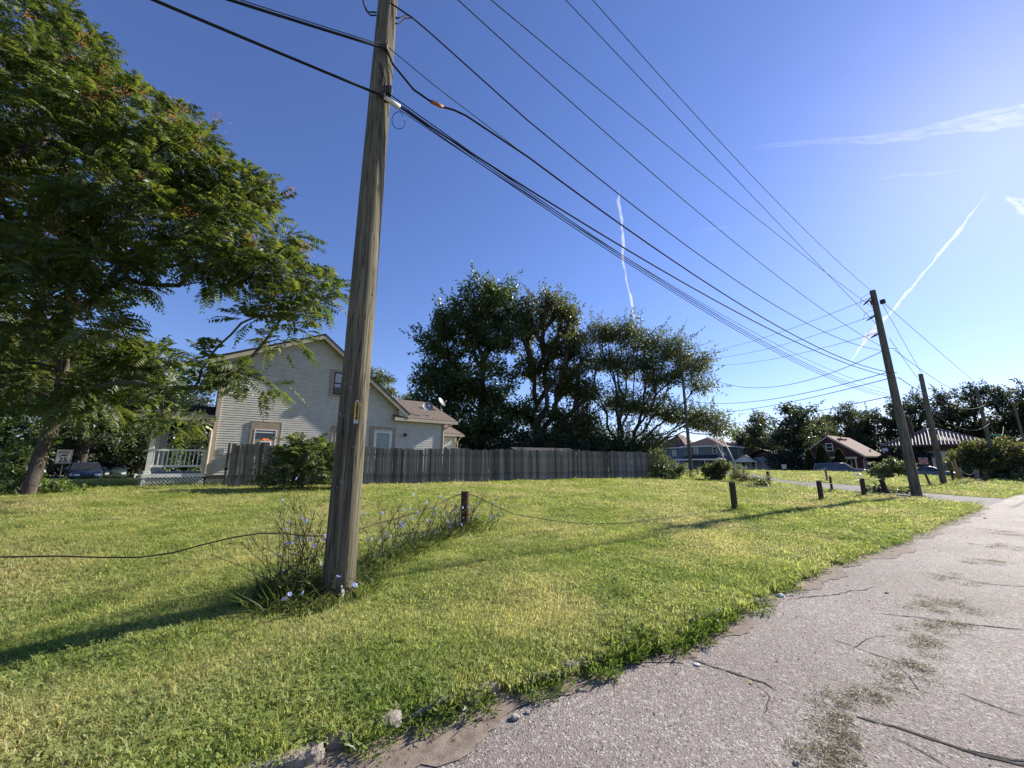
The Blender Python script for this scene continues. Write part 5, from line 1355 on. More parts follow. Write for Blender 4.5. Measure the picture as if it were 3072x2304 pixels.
MB().box(-.04, .04, .0, .2, -.1, .1).build('bracket', M_STEEL, yd)
gc = D(2985, 1305, P3p.y - .2)
gs = empty('street_name_sign', gc, face_cam(gc), 'pale green street name blade on the distant pole', 'sign')
MB().box(-.36, .36, -.01, .01, -.09, .09).build('blade', M_SIGNG, gs)
MB().box(-.46, -.36, -.02, .02, -.03, .03).build('bracket', M_STEEL, gs)
ps = G3(*D(2355, 1420, 50).xy); pz_ = D(2355, 1400, 50).z
pl = empty('yard_sign', ps, face_cam(ps), 'small pale blank sign in front of the big dark round tree', 'sign')
MB().tube([(0, .02, -.1), (0, .02, pz_ - ps.z)], .03, 6).build('post', M_STEEL, pl)
MB().prism([(-.28, pz_ - ps.z + .28), (-.22, pz_ - ps.z - .28), (.22, pz_ - ps.z - .28), (.28, pz_ - ps.z + .28)], 'y', -.02, 0).build('board', M_SIGNW, pl)

# ================================================================= GUARD POSTS
M_RUST = M('rusty_dark_steel', (.055, .030, .024), .85, .4, 9, .5, 40, col2=(.11, .05, .035))
M_OLDW = M('old_dark_timber', (.06, .042, .034), .9, .4, 7, .6, 30, stretch=(4, 4, .7))
M_GREYW = M('grey_timber', (.20, .185, .165), .9, .3, 7, .6, 30, stretch=(4, 4, .7))
POSTS = {}
def gpost(key, px, pb, pt, r, label, mat, kind='round', lean=(0, 0), group='guard posts along the lawn'):
    b_ = G(px, pb); h = D(px, pt, b_.y).z - b_.z
    o_ = empty('guard_post', b_, random.uniform(0, 1), label, 'post', group)
    tp = Vector((lean[0], lean[1], h))
    if kind == 'round':
        MB().tube([(0, 0, -.2), tp * .5, tp], [r * 1.02, r, r], 20).build('shaft', mat, o_, smooth=False)
        MB().lathe([(r * 1.03, h - .03), (r * 1.03, h + .006), (r * .9, h + .008)], (lean[0], lean[1], 0), 20).build('cap', mat, o_)
    else:
        MB().bar((0, 0, -.2), tp, 2 * r, 2 * r, up=(0, 1, 0)).build('shaft', mat, o_, bevel=.012)
        MB().bar(tp, tp + Vector((0, 0, .012)), 1.7 * r, 1.7 * r, up=(0, 1, 0)).build('cut_top', mat, o_)
    POSTS[key] = b_ + Matrix.Rotation(o_.rotation_euler.z, 3, 'Z') @ tp
    return o_
gpost('P1', 1393, 1590, 1475, .082, 'rusty round steel post standing in the chicory right of the big pole', M_RUST)
gpost('P2', 2205, 1530, 1447, .066, 'dark timber post alone in the middle of the lawn', M_OLDW, 'sq')
gpost('P3', 2465, 1503, 1443, .066, 'dark timber post nearest to the alley with a white rope', M_OLDW, 'sq')
gpost('P4', 2593, 1490, 1436, .066, 'dark timber post left of the broken stump', M_OLDW, 'sq', (.03, 0))
gpost('P5', 2308, 1457, 1415, .066, 'dark timber post at the far left end of the alley', M_OLDW, 'sq')
gpost('P6', 2497, 1474, 1430, .05, 'thin dark post standing at the alley behind the rope', M_OLDW, 'sq', (-.03, 0))
gpost('P7', 2482, 1443, 1406, .06, 'tall grey square post on the lawn across the alley', M_GREYW, 'sq', (-.05, 0))
gpost('P8', 2662, 1483, 1434, .10, 'broken leaning stump under the sapling', M_OLDW, 'round', (-.28, 0))
gpost('P9', 2885, 1437, 1404, .11, 'grey post with a rope left of the hedge', M_GREYW, 'sq')
gpost('P10', 2934, 1439, 1410, .11, 'grey post with a rope in front of the hedge', M_GREYW, 'sq')
gpost('P11', 2860, 1441, 1409, .08, 'dark post behind the leaning yellow stakes', M_OLDW, 'sq')
gpost('P12', 2958, 1444, 1418, .10, 'short dark stump left of the pole with the yellow sign', M_OLDW, 'sq', (.05, 0))
gpost('P13', 2094, 1425, 1401, .06, 'thin grey post in front of the grey house porch', M_GREYW, 'sq')
gpost('P14', 2204, 1430, 1400, .06, 'thin grey post behind the guy wire anchor', M_GREYW, 'sq')

# ================================================================= CABLES
M_CABLE = M('black_cable', (.014, .014, .016), .85, .2, 10)
M_WIRE = M('dull_grey_wire', (.045, .047, .055), .85, .15, 10)
M_STRAND = M('rusty_strand', (.05, .035, .028), .7, .3, 30)
M_ROPE = M('pale_rope', (.45, .42, .32), .85, .2, 30)
M_COPPER = M('orange_sleeve', (.32, .12, .05), .6, .2, 20)
def cat_pts(A, E, sag, n=28): return [A.lerp(E, i / n) - Vector((0, 0, 4 * sag * (i / n) * (1 - i / n))) for i in range(n + 1)]
def fit(A, E, px, py):
    r_ = ray(px, py); d = (E - A).xy.normalized(); nn = Vector((d.y, -d.x))
    k = nn.dot(A.xy) / (nn.x * r_[0] + nn.y * r_[1]); q = Vector((r_[0] * k, r_[1] * k, CAM_H + r_[2] * k))
    u = (q.xy - A.xy).dot(d) / (E - A).xy.length
    return (A.z + (E.z - A.z) * u - q.z) / max(.05, 4 * u * (1 - u))
def wire(pts, r, mat, label, name='overhead_wire', n=6, extra=None, cat='wire', group='overhead wires'):
    c_ = Vector(pts[0]); me = MB().tube([Vector(p) - c_ for p in pts], r, n)
    o_ = empty(name, c_, 0, label, cat, group); me.build('strand', mat, o_, smooth=True)
    if extra:
        for nm, e, m_ in extra: MB().tube([Vector(p) - c_ for p in e[0]], e[1], 8).build(nm, m_, o_, smooth=True)
    return o_
def onpole(base, px, py, off=(0, 0)): z_ = D(px, py, base.y).z; return Vector((base.x + off[0], base.y + off[1], z_))
offc = -RN * .19                                         # road side face of the big pole
def mp(py, px=1150, k=1.0): return onpole(PM, px, py, offc * k)
def fp(px, py, k=-1): q = D(px, py, PFp.y); return Vector((q.x, PFp.y, q.z))
def back(A, px, py, ext=4.5):
    """continue a cable from the pole back past the point seen at the frame top"""
    r_ = ray(px, py); d = Vector((-RD[0], -RD[1])); nn = Vector((d.y, -d.x)); k = nn.dot(A.xy) / (nn.x * r_[0] + nn.y * r_[1])
    q = Vector((r_[0] * k, r_[1] * k, CAM_H + r_[2] * k)); E = A + (q - A) * ext
    return [A.lerp(E, i / 16) - Vector((0, 0, .10 * (i / 16) * (1 - i / 16) * 4)) for i in range(17)]
def vp(A, px, py):
    """point seen there in the upright plane through A along the pole line"""
    r_ = ray(px, py); k = (RN[0] * A.x + RN[1] * A.y) / (RN[0] * r_[0] + RN[1] * r_[1]); return Vector((r_[0] * k, r_[1] * k, CAM_H + r_[2] * k))
aA, aB = mp(318, 1165), mp(180, 1150)
eA, eB = fp(2688, 1133), fp(2672, 1117)
sA, sB = fit(aA, eA, 2000, 819), fit(aB, eB, 2046, 800)
sleeve = lambda A, B, a, b_: [A.lerp(B, a), A.lerp(B, b_)]
pA = cat_pts(aA, eA, sA); pB = cat_pts(aB, eB, sB)
wire(back(aA, 500, 0), .017, M_CABLE, 'thick lower black cable running up left from the big pole', 'telephone_cable', 8, cat='cable')
wire(pA, .014, M_CABLE, 'lower black cable sagging from the big pole to the wire pole', 'telephone_cable', 8, [('white_sleeve', ([pA[0].lerp(pA[1], .02), pA[0].lerp(pA[1], .30)], .03), M_WHITE)], cat='cable')
bb_ = back(aB, 735, 0)
wire(bb_, .017, M_CABLE, 'upper black cable with lashing wire running up left from the big pole', 'telephone_cable', 8, cat='cable', extra=[('messenger', ([p + Vector((0, 0, .05)) for p in bb_], .006), M_WIRE)])
# slack S-bend of the upper cable just after the pole
pts = [aB, vp(aB, 1178, 192), vp(aB, 1205, 225), vp(aB, 1240, 268), vp(aB, 1290, 303), vp(aB, 1325, 320), vp(aB, 1362, 330), vp(aB, 1400, 348)]
j0 = next(i for i in range(len(pB)) if pB[i].y > pts[-1].y + .4)
pts = pts + pB[j0:]
wire(pts, .015, M_CABLE, 'upper black cable with an orange sleeve sagging from the big pole', 'telephone_cable', 8, [('orange_sleeve', ([pts[4].lerp(pts[5], .1), pts[5].lerp(pts[6], .1)], .028), M_COPPER), ('messenger', ([aB + Vector((0, 0, .05))] + [aB.lerp(pB[j0], q) for q in (.3, .6, 1.0)], .006), M_WIRE)], cat='cable')
def span(zA_px, eE, thru, r, mat, label, k=1.0, **kw):
    A = zA_px if isinstance(zA_px, Vector) else mp(zA_px, k=k); sg = fit(A, eE, *thru); return wire(cat_pts(A, eE, sg), r, mat, label, **kw)
top_at = lambda z_, k=1.0: Vector((PM.x + offc[0] * k, PM.y + offc[1] * k, z_))
span(top_at(13.25), fp(2618, 876), (1900, 138), .0085, M_WIRE, 'topmost thin wire running to the tip of the wire pole')
span(top_at(12.3, .6), fp(2640, 983), (1800, 108), .0085, M_WIRE, 'second thin wire crossing another near the wire pole')
span(top_at(10.0), fp(2626, 929), (2455, 800), .0085, M_WIRE, 'thin upper wire that passes close over the big pole')
span(top_at(9.55), fp(2655, 1045), (2296, 800), .009, M_WIRE, 'thin neutral wire below the upper wires')
aE = mp(45, 1180)
eE = fp(2652, 1052); pE = cat_pts(aE, eE, fit(aE, eE, 2148, 800))
j1 = 3
wire([aE] + [vp(aE, 1235, 52), vp(aE, 1275, 85), vp(aE, 1310, 116)] + pE[j1:], .011, M_CABLE, 'twisted service cable with drip loops at the top of the big pole', cat='cable', name='service_cable',
     extra=[('drip_loop', ([D(1188, 55, PM.y), D(1205, 52, PM.y + .1), D(1220, 44, PM.y + .2), D(1238, 52, PM.y + .3)], .010), M_CABLE), ('drip_loop', ([D(1186, 70, PM.y), D(1198, 72, PM.y + .1), D(1215, 55, PM.y + .2), D(1238, 54, PM.y + .3)], .010), M_CABLE)])
wire([D(1128, 37, PM.y - .1), D(1105, 36, PM.y - .25), D(1093, 18, PM.y - .35), D(1086, -10, PM.y - .4), D(1080, -60, PM.y - .5)], .010, M_CABLE, 'drip loop at the left side of the big pole top', 'service_cable', cat='cable')
wire([D(1128, 46, PM.y - .1), D(1112, 46, PM.y - .2), D(1100, 34, PM.y - .3), D(1092, 12, PM.y - .35), D(1084, -30, PM.y - .45)], .010, M_CABLE, 'second drip loop at the left side of the big pole top', 'service_cable', cat='cable')
aH = mp(300, 1190)
for i, (ex, ey, tx, ty, r) in enumerate([(2678, 1184, 2000, 851, .008), (2668, 1190, 2000, 857, .008), (2640, 1188, 2000, 864, .008), (2690, 1176, 2000, 847, .006)]):
    A = aH + Vector((.02 * i, .03 * i, -.04 * i)); E_ = fp(ex, ey)
    wire(cat_pts(A, E_, fit(A, E_, tx, ty)), r, M_CABLE if i < 3 else M_WIRE, ['uppermost drop wire of the low bundle to the wire pole', 'second drop wire of the low bundle to the wire pole', 'lowest drop wire of the bundle under the cables', 'thin drop wire beside the low bundle'][i])
# cross wires from the wire pole to the grey field pole
def pgp(px, py): q = D(px, py, PGp.y); return Vector((q.x, PGp.y, q.z))
for (ax, ay, gx, gy, tx, ty, r, m_, lab) in [(2619, 890, 2046, 1062, 2412, 972, .011, M_WIRE, 'highest cross wire from the wire pole to the grey field pole'), (2632, 942, 2050, 1076, 2422, 1013, .011, M_WIRE, 'second cross wire to the grey field pole'), (2643, 995, 2052, 1090, 2436, 1052, .011, M_WIRE, 'third cross wire to the grey field pole'),
        (2650, 1052, 2054, 1085, 2291, 1163, .016, M_CABLE, 'deeply sagging black cable to the grey field pole'), (2669, 1115, 2058, 1200, 2291, 1201, .018, M_CABLE, 'wavy black cable below the deep sagging one'), (2671, 1134, 2060, 1240, 2291, 1221, .018, M_CABLE, 'lower black cable to the grey field pole'), (2677, 1187, 2062, 1275, 2465, 1231, .018, M_CABLE, 'lowest black cable running to the grey field pole')]:
    A, E_ = fp(ax, ay), pgp(gx, gy); wire(cat_pts(A, E_, fit(A, E_, tx, ty)), r, m_, lab)
# wires onward to the right
def p3(px, py): q = D(px, py, P3p.y); return Vector((q.x, P3p.y, q.z))
def p2(px, py): q = D(px, py, P2p.y); return Vector((q.x, P2p.y, q.z))
for A, E_, sg, r, m_, lab in [(fp(2648, 906), p3(2948, 1166), .05, .011, M_WIRE, 'thin wire from the wire pole down to the pole with the yellow sign'), (fp(2647, 912), p2(2768, 1126), .0, .010, M_WIRE, 'steep guy wire from the wire pole to the shorter pole'), (fp(2668, 1015), p2(2770, 1160), .0, .010, M_WIRE, 'lower guy wire from the wire pole to the shorter pole'), (fp(2684, 1050), p3(2951, 1204), .5, .012, M_WIRE, 'neutral wire beyond the wire pole'), (fp(2695, 1132), p3(2956, 1212), .9, .016, M_CABLE, 'black cable beyond the wire pole'), (p2(2792, 1232), p3(2967, 1272), .9, .022, M_CABLE, 'thick shiny cable slung from the shorter pole to the sign pole'),
        (p3(2950, 1163), D(2998, 1220, P4p.y), .2, .014, M_WIRE, 'far wire past the sign pole'), (p3(2955, 1204), D(3003, 1248, P4p.y), .9, .02, M_CABLE, 'far cable past the sign pole'), (p3(2967, 1273), D(3010, 1280, P4p.y), 1.2, .03, M_CABLE, 'lowest far cable past the sign pole'), (D(2998, 1220, P4p.y), D(3044, 1270, P5p.y), .3, .02, M_WIRE, 'farthest thin wire at the right edge'), (D(3010, 1280, P4p.y), D(3050, 1300, P5p.y), 1.5, .04, M_CABLE, 'farthest sagging cable at the right edge')]:
    wire(cat_pts(A, E_, sg), r, m_, lab)
# hardware on the poles (parts of each pole)
def hw_part(pole_, name, mb, mat): 
    for i, p in enumerate(mb.v): mb.v[i] = tuple(Vector(p) - pole_.location)
    return mb.build(name, mat, pole_)
for q in (aA, aB):
    hw_part(main_pole, 'clamp', MB().box(q.x - .035, q.x + .02, q.y - .035, q.y + .08, q.z - .02, q.z + .055), M_HARD)
    hw_part(main_pole, 'bolt', MB().tube([q + Vector((0, -.02, .02)), Vector((PM.x, PM.y, q.z + .02)) + Vector((RN[0], RN[1], 0)) * .25], .012, 6), M_HARD)
hw_part(main_pole, 'ground_wire', MB().tube([Vector((PM.x, PM.y, 0)) + Vector((math.cos(a_) * r_, math.sin(a_) * r_, z_)) for a_, r_, z_ in ((-1.9, .168, 9.0), (-1.75, .172, 8.0), (-1.55, .178, 7.4), (-1.2, .182, 7.0), (-.9, .185, 6.2))], .004, 5), M_WIRE)
for i in range(5):
    r_ = random.Random(i); st_ = aH + Vector((r_.uniform(-.08, .02), -.02, r_.uniform(.1, .5))); ln_ = r_.uniform(.3, .7)
    hw_part(main_pole, 'loose_wire', MB().tube([st_, st_ + Vector((.06 + .05 * r_.random(), 0, -ln_ * .35)), st_ + Vector((.10, -.03, -ln_ * .7)), st_ + Vector((.04 + .1 * r_.random(), 0, -ln_))], .006, 5), M_CABLE)
lc_ = D(1190, 350, PM.y + .1)
hw_part(main_pole, 'coiled_wire', MB().tube([lc_ + Vector((.09 * math.cos(a_ * .5), .01 * a_, .12 * math.sin(a_ * .5))) for a_ in range(0, 15)], .005, 5), M_CABLE)
hw_part(main_pole, 'service_bracket', MB().box(PM.x + .12, PM.x + .19, PM.y - .1, PM.y - .04, aH.z - .1, aH.z + .15), M_HARD)
for q, lab in ((fp(2618, 876), 0), (fp(2626, 929), 0), (fp(2640, 983), 0)):
    hw_part(far_pole, 'insulator', MB().lathe([(.03, -.05), (.07, -.03), (.05, 0), (.08, .03), (.03, .08)], q + Vector((.05, 0, 0)), 10), M_CER)
    hw_part(far_pole, 'insulator_arm', MB().tube([q + Vector((.05, 0, -.03)), Vector((PFp.x - .1, PFp.y, q.z - .06))], .022, 6), M_HARD)
for (ax, ay, bx_, by_) in ((2612, 895, 2590, 916), (2628, 945, 2600, 962), (2640, 998, 2612, 1014)):
    hw_part(far_pole, 'strain_insulator', MB().tube([fp(ax, ay), fp(ax, ay).lerp(D(bx_, by_, PFp.y + .15), .5), D(bx_, by_, PFp.y + .15)], [.02, .05, .02], 8), M_CER)
    hw_part(far_pole, 'jumper', MB().tube([fp(ax + 2, ay - 18), D(bx_ - 6, by_ - 22, PFp.y + .1), D(bx_ - 10, by_ - 2, PFp.y + .15)], .008, 5), M_CABLE)
qh = fp(2616, 908); hw_part(far_pole, 'cutout', MB().tube([qh + Vector((-.05, 0, .12)), qh + Vector((.0, 0, -.12))], .05, 8), M_CER)
qh = fp(2645, 905); hw_part(far_pole, 'arrester', MB().box(qh.x - .02, qh.x + .12, qh.y - .08, qh.y + .08, qh.z - .1, qh.z + .1), M_HARD)
for py in (1045, 1117, 1133):
    qh = fp(2676, py); hw_part(far_pole, 'bolt', MB().tube([qh + Vector((-.25, -.05, 0)), qh + Vector((.28, .05, -.01))], .016, 6), M_HARD)
# guy wires and guards at the field pole
gb = G(2228, 1441)
gA_ = pgp(2056, 1075)
gw = wire([gA_, gb], .010, M_WIRE, 'guy wire with a pale guard right of the grey field pole', 'guy_wire', extra=[('guy_guard', ([gA_.lerp(gb, .76), gA_.lerp(gb, .985)], .05), M_ROPE)])
gb2 = G(2200, 1443)
wire([pgp(2056, 1120), gb2], .010, M_WIRE, 'second guy wire with a grey guard behind the pale one', 'guy_wire', extra=[('guy_guard', ([pgp(2056, 1120).lerp(gb2, .74), pgp(2056, 1120).lerp(gb2, .99)], .035), M_GREYW)])
for i, (px, py, bx_, by_) in enumerate(((2854, 1386, 2877, 1440), (2862, 1379, 2882, 1441))):
    b_ = G(bx_, by_); t_ = D(px, py, b_.y)
    wire([t_, b_], .05, M('yellow_stake_%d' % i, (.30, .22, .08), .8, .3, 6), ['left one of two leaning yellowish stakes by the grey rope post', 'right one of two leaning yellowish stakes by the grey rope post'][i], 'guy_stake', 8, cat='stake', group='leaning stakes')
# slack strand between guard posts
st_pts = [D(px, py, f_) for px, py, f_ in ((-200, 1668, 4.4), (0, 1671, 4.6), (170, 1668, 4.75), (300, 1672, 4.85), (420, 1672, 4.95), (520, 1658, 5.05), (600, 1636, 5.15), (700, 1612, 5.3), (780, 1600, 5.45), (850, 1599, 5.6), (900, 1607, 5.7), (960, 1608, 5.85), (1030, 1600, 6.1), (1085, 1586, 6.35), (1130, 1570, 6.7), (1180, 1558, 7.0), (1250, 1537, 7.4), (1300, 1522, 7.7), (1345, 1496, POSTS['P1'].y - .15), (1388, 1480, POSTS['P1'].y - .06))]
wire(st_pts, .009, M_STRAND, 'slack rusty cable hanging from the steel post past the big pole to the left', 'steel_cable', 6, cat='cable', group='cables between guard posts')
q1 = [D(px, py, f_) for px, py, f_ in ((1405, 1481, POSTS['P1'].y), (1435, 1492, POSTS['P1'].y + .15), (1480, 1515, POSTS['P1'].y + .3), (1540, 1542, POSTS['P1'].y + .4))] + [G(px, py) + Vector((0, 0, .04)) for px, py in ((1650, 1566), (1760, 1578), (1870, 1575), (1990, 1560), (2090, 1545))]
wire(q1, .008, M_STRAND, 'rusty cable drooping from the steel post onto the grass to the right', 'steel_cable', 6, cat='cable', group='cables between guard posts')
f2_, f3_, f4_ = POSTS['P2'].y, POSTS['P3'].y, POSTS['P4'].y
wire([POSTS['P2'] + Vector((.09, 0, -.03)), D(2290, 1462, f2_ + .9), D(2400, 1464, f3_ - .7), D(2415, 1455, f3_ - .5), D(2440, 1448, f3_ - .2), POSTS['P3'] - Vector((.09, 0, .02))], .009, M_ROPE, 'pale rope between the lone lawn post and the next post', 'rope', 6, cat='rope', group='ropes between guard posts')
wire([POSTS['P3'] + Vector((.09, 0, -.02)), D(2490, 1451, f3_ + .4), D(2530, 1453, f3_ + 1.0), D(2545, 1448, f3_ + 1.2), POSTS['P4'] - Vector((.09, 0, .03))], .009, M_ROPE, 'pale rope between the two posts nearest the alley', 'rope', 6, cat='rope', group='ropes between guard posts')
wire([POSTS['P4'] + Vector((.09, 0, -.03)), D(2620, 1440, f4_ + .3), POSTS['P8'] + Vector((0, -.14, -.02)), POSTS['P8'] + Vector((-.1, -.16, -.15))], .009, M_ROPE, 'pale rope tied to the broken stump', 'rope', 6, cat='rope', group='ropes between guard posts')
wire(cat_pts(POSTS['P5'], POSTS['P7'], .25, 10), .008, M_STRAND, 'thin cable from the alley end post to the tall grey post', 'steel_cable', 6, cat='cable', group='cables between guard posts')
wire(cat_pts(POSTS['P9'], POSTS['P10'], .45, 12), .022, M_ROPE, 'pale rope swag between the two grey posts by the hedge', 'rope', 6, cat='rope', group='ropes between guard posts')

# ================================================================= LITTER
M_LIT = M('white_plastic_litter', (.70, .71, .70), .5, .15, 20)
M_STONE = M('loose_stone', (.32, .29, .26), .9, .35, 30, .6, 60)
def blob(name, p, r, label, cat, mat, seed, sq=.5, group=None):
    rr = np.random.default_rng(seed); bm = bmesh.new(); bmesh.ops.create_icosphere(bm, subdivisions=2, radius=r)
    for v in bm.verts: v.co *= 1 + rr.normal(0, .16); v.co.z *= sq
    me = bpy.data.meshes.new(name); bm.to_mesh(me); bm.free(); me.materials.append(mat)
    o_ = link(name, me); o_.location = p + Vector((0, 0, r * sq * .6)); o_.rotation_euler.z = seed; return tag(o_, label, cat, group)
blob('plastic_scrap', G(2092, 1996), .022, 'crumpled silvery scrap lying on the joint in the road', 'litter', M_LIT, 1, .4)
blob('plastic_scrap', G(2342, 1790), .035, 'bluish white plastic scrap at the grass edge', 'litter', M_LIT, 2, .6)
blob('plastic_bag', G(2576, 1428), .22, 'white plastic bag on the far lawn in front of the parked car', 'litter', M_LIT, 3, .6)
for i, (px, py, r, lab) in enumerate([(1545, 2158, .028, 'largest loose stone at the foot of the grassy verge'), (1582, 2140, .016, 'smaller stone just right of the largest loose stone'), (1738, 2072, .020, 'stone lying below the overhanging verge weeds'), (2660, 1780, .018, 'flat stone on the far part of the road'), (2390, 2292, .016, 'stone beside the dry clippings at the bottom of the road'), (2955, 1556, .03, 'stone at the corner where the lawn meets the alley')]):
    blob('stone', G(px, py), r, lab, 'stone', M_STONE, 10 + i, .6, 'loose stones on the road')
# ================================================================= TURF BLADES
def grassmat(name, bias):
    m, t, o = newmat(name)
    c, vec, fine = turf_nodes(t, True)
    a = N(t, 'ShaderNodeAttribute', attribute_name='col')
    c = mixc(t, 1.0, c, a.outputs['Color'], 'MULTIPLY')
    c = mixc(t, 1.0, c, bias, 'MULTIPLY')
    d = N(t, 'ShaderNodeBsdfDiffuse'); t.links.new(c, d.inputs['Color'])
    tr = N(t, 'ShaderNodeBsdfTranslucent'); hs = N(t, 'ShaderNodeHueSaturation', Saturation=1.05, Value=1.9); t.links.new(c, hs.inputs['Color']); t.links.new(hs.outputs[0], tr.inputs['Color'])
    mx = N(t, 'ShaderNodeMixShader', Fac=.5); t.links.new(d.outputs[0], mx.inputs[1]); t.links.new(tr.outputs[0], mx.inputs[2])
    g = N(t, 'ShaderNodeBsdfGlossy', Roughness=.6); g.inputs['Color'].default_value = (1, 1, 1, 1)
    m2 = N(t, 'ShaderNodeMixShader', Fac=.02); t.links.new(mx.outputs[0], m2.inputs[1]); t.links.new(g.outputs[0], m2.inputs[2])
    t.links.new(m2.outputs[0], o.inputs['Surface']); return m
M_BLADE = grassmat('grass_blade', (1.0, 1.0, 1.0))
def tuft(seed, n, h, spread, wd, clover=0, dry=.1):
    r = np.random.default_rng(seed); V = []; Fq = []; C = []
    for i in range(n):
        a = r.uniform(0, 6.283); d = np.array([math.cos(a), math.sin(a), 0]); b_ = np.array([*r.normal(0, spread, 2), 0])
        hh = h * r.uniform(.5, 1.25); ln_ = hh * r.uniform(.25, 1.1); sd = np.array([-d[1], d[0], 0]) * wd * r.uniform(.6, 1.3)
        m_ = b_ + d * ln_ * .35 + [0, 0, hh * .62]; tp = b_ + d * ln_ + [0, 0, hh * r.uniform(.75, 1.05)]
        k = len(V); V += [b_ - sd, b_ + sd, m_ + sd * .8, m_ - sd * .8, tp]
        Fq += [(k, k + 1, k + 2), (k, k + 2, k + 3), (k + 3, k + 2, k + 4)]
        q = r.uniform(.7, 1.25); cc = np.array([1, 1, 1]) * q if r.random() > dry else np.array([1.45, 1.12, 1.1])
        C += [cc] * 5
    for i in range(clover):
        p = np.array([*r.normal(0, spread * 1.2, 2), h * r.uniform(.25, .75)]); a0 = r.uniform(0, 6.28); rr = r.uniform(.005, .010); tl = r.normal(0, .25, 2)
        for j in range(3):
            a = a0 + j * 2.094; d = np.array([math.cos(a), math.sin(a), tl[0] * math.cos(a) + tl[1] * math.sin(a)]); sd = np.array([-math.sin(a), math.cos(a), tl[1] * math.cos(a) - tl[0] * math.sin(a)])
            k = len(V); V += [p, p + d * rr * .9 + sd * rr * .75, p + d * rr * 1.7, p + d * rr * .9 - sd * rr * .75]
            Fq += [(k, k + 1, k + 2), (k, k + 2, k + 3)]; C += [np.array([.74, .84, .72]) * r.uniform(.8, 1.25)] * 4
    return nmesh('tuft', np.array(V), np.array(Fq), [M_BLADE], np.array(C))
variants = [tuft(1, 24, .034, .034, .0021), tuft(2, 18, .031, .038, .0023, 10), tuft(3, 12, .028, .038, .0023, 24), tuft(4, 24, .036, .032, .0020, 0, .35), tuft(5, 20, .045, .030, .0023, 4), tuft(6, 10, .027, .045, .0026, 36)]

def scatter(name, pts, rot, scl, idx, meshes):
    """one object whose points each carry a tuft"""
    me = bpy.data.meshes.new(name)
    me.vertices.add(len(pts)); me.vertices.foreach_set('co', np.ascontiguousarray(pts, np.float32).ravel())
    for nm, ty, arr, fld in (('rot', 'FLOAT_VECTOR', rot, 'vector'), ('scl', 'FLOAT_VECTOR', scl, 'vector'), ('idx', 'INT', idx, 'value')):
        a = me.attributes.new(nm, ty, 'POINT'); a.data.foreach_set(fld, np.ascontiguousarray(arr).ravel())
    me.update(); o_ = link(name, me)
    ng = bpy.data.node_groups.new(name + '_scatter', 'GeometryNodeTree')
    ng.interface.new_socket('Geometry', in_out='INPUT', socket_type='NodeSocketGeometry'); ng.interface.new_socket('Geometry', in_out='OUTPUT', socket_type='NodeSocketGeometry')
    gi = ng.nodes.new('NodeGroupInput'); go = ng.nodes.new('NodeGroupOutput')
    ip = ng.nodes.new('GeometryNodeInstanceOnPoints'); jn = ng.nodes.new('GeometryNodeJoinGeometry')
    for k in range(len(meshes) - 1, -1, -1):
        src = bpy.data.objects.new(name + '_source', meshes[k])
        oi = ng.nodes.new('GeometryNodeObjectInfo'); oi.inputs['Object'].default_value = src; oi.inputs['As Instance'].default_value = False
        g2 = ng.nodes.new('GeometryNodeGeometryToInstance'); ng.links.new(oi.outputs['Geometry'], g2.inputs[0]); ng.links.new(g2.outputs[0], jn.inputs[0])
    def attr(nm, ty):
        n = ng.nodes.new('GeometryNodeInputNamedAttribute'); n.data_type = ty; n.inputs['Name'].default_value = nm; return n.outputs['Attribute']
    ng.links.new(gi.outputs[0], ip.inputs['Points']); ng.links.new(jn.outputs[0], ip.inputs['Instance'])
    ip.inputs['Pick Instance'].default_value = True
    ng.links.new(attr('idx', 'INT'), ip.inputs['Instance Index'])
    e2r = ng.nodes.new('FunctionNodeEulerToRotation'); ng.links.new(attr('rot', 'FLOAT_VECTOR'), e2r.inputs[0]); ng.links.new(e2r.outputs[0], ip.inputs['Rotation'])
    ng.links.new(attr('scl', 'FLOAT_VECTOR'), ip.inputs['Scale']); ng.links.new(ip.outputs[0], go.inputs[0])
    md = o_.modifiers.new('scatter', 'NODES'); md.node_group = ng
    return o_

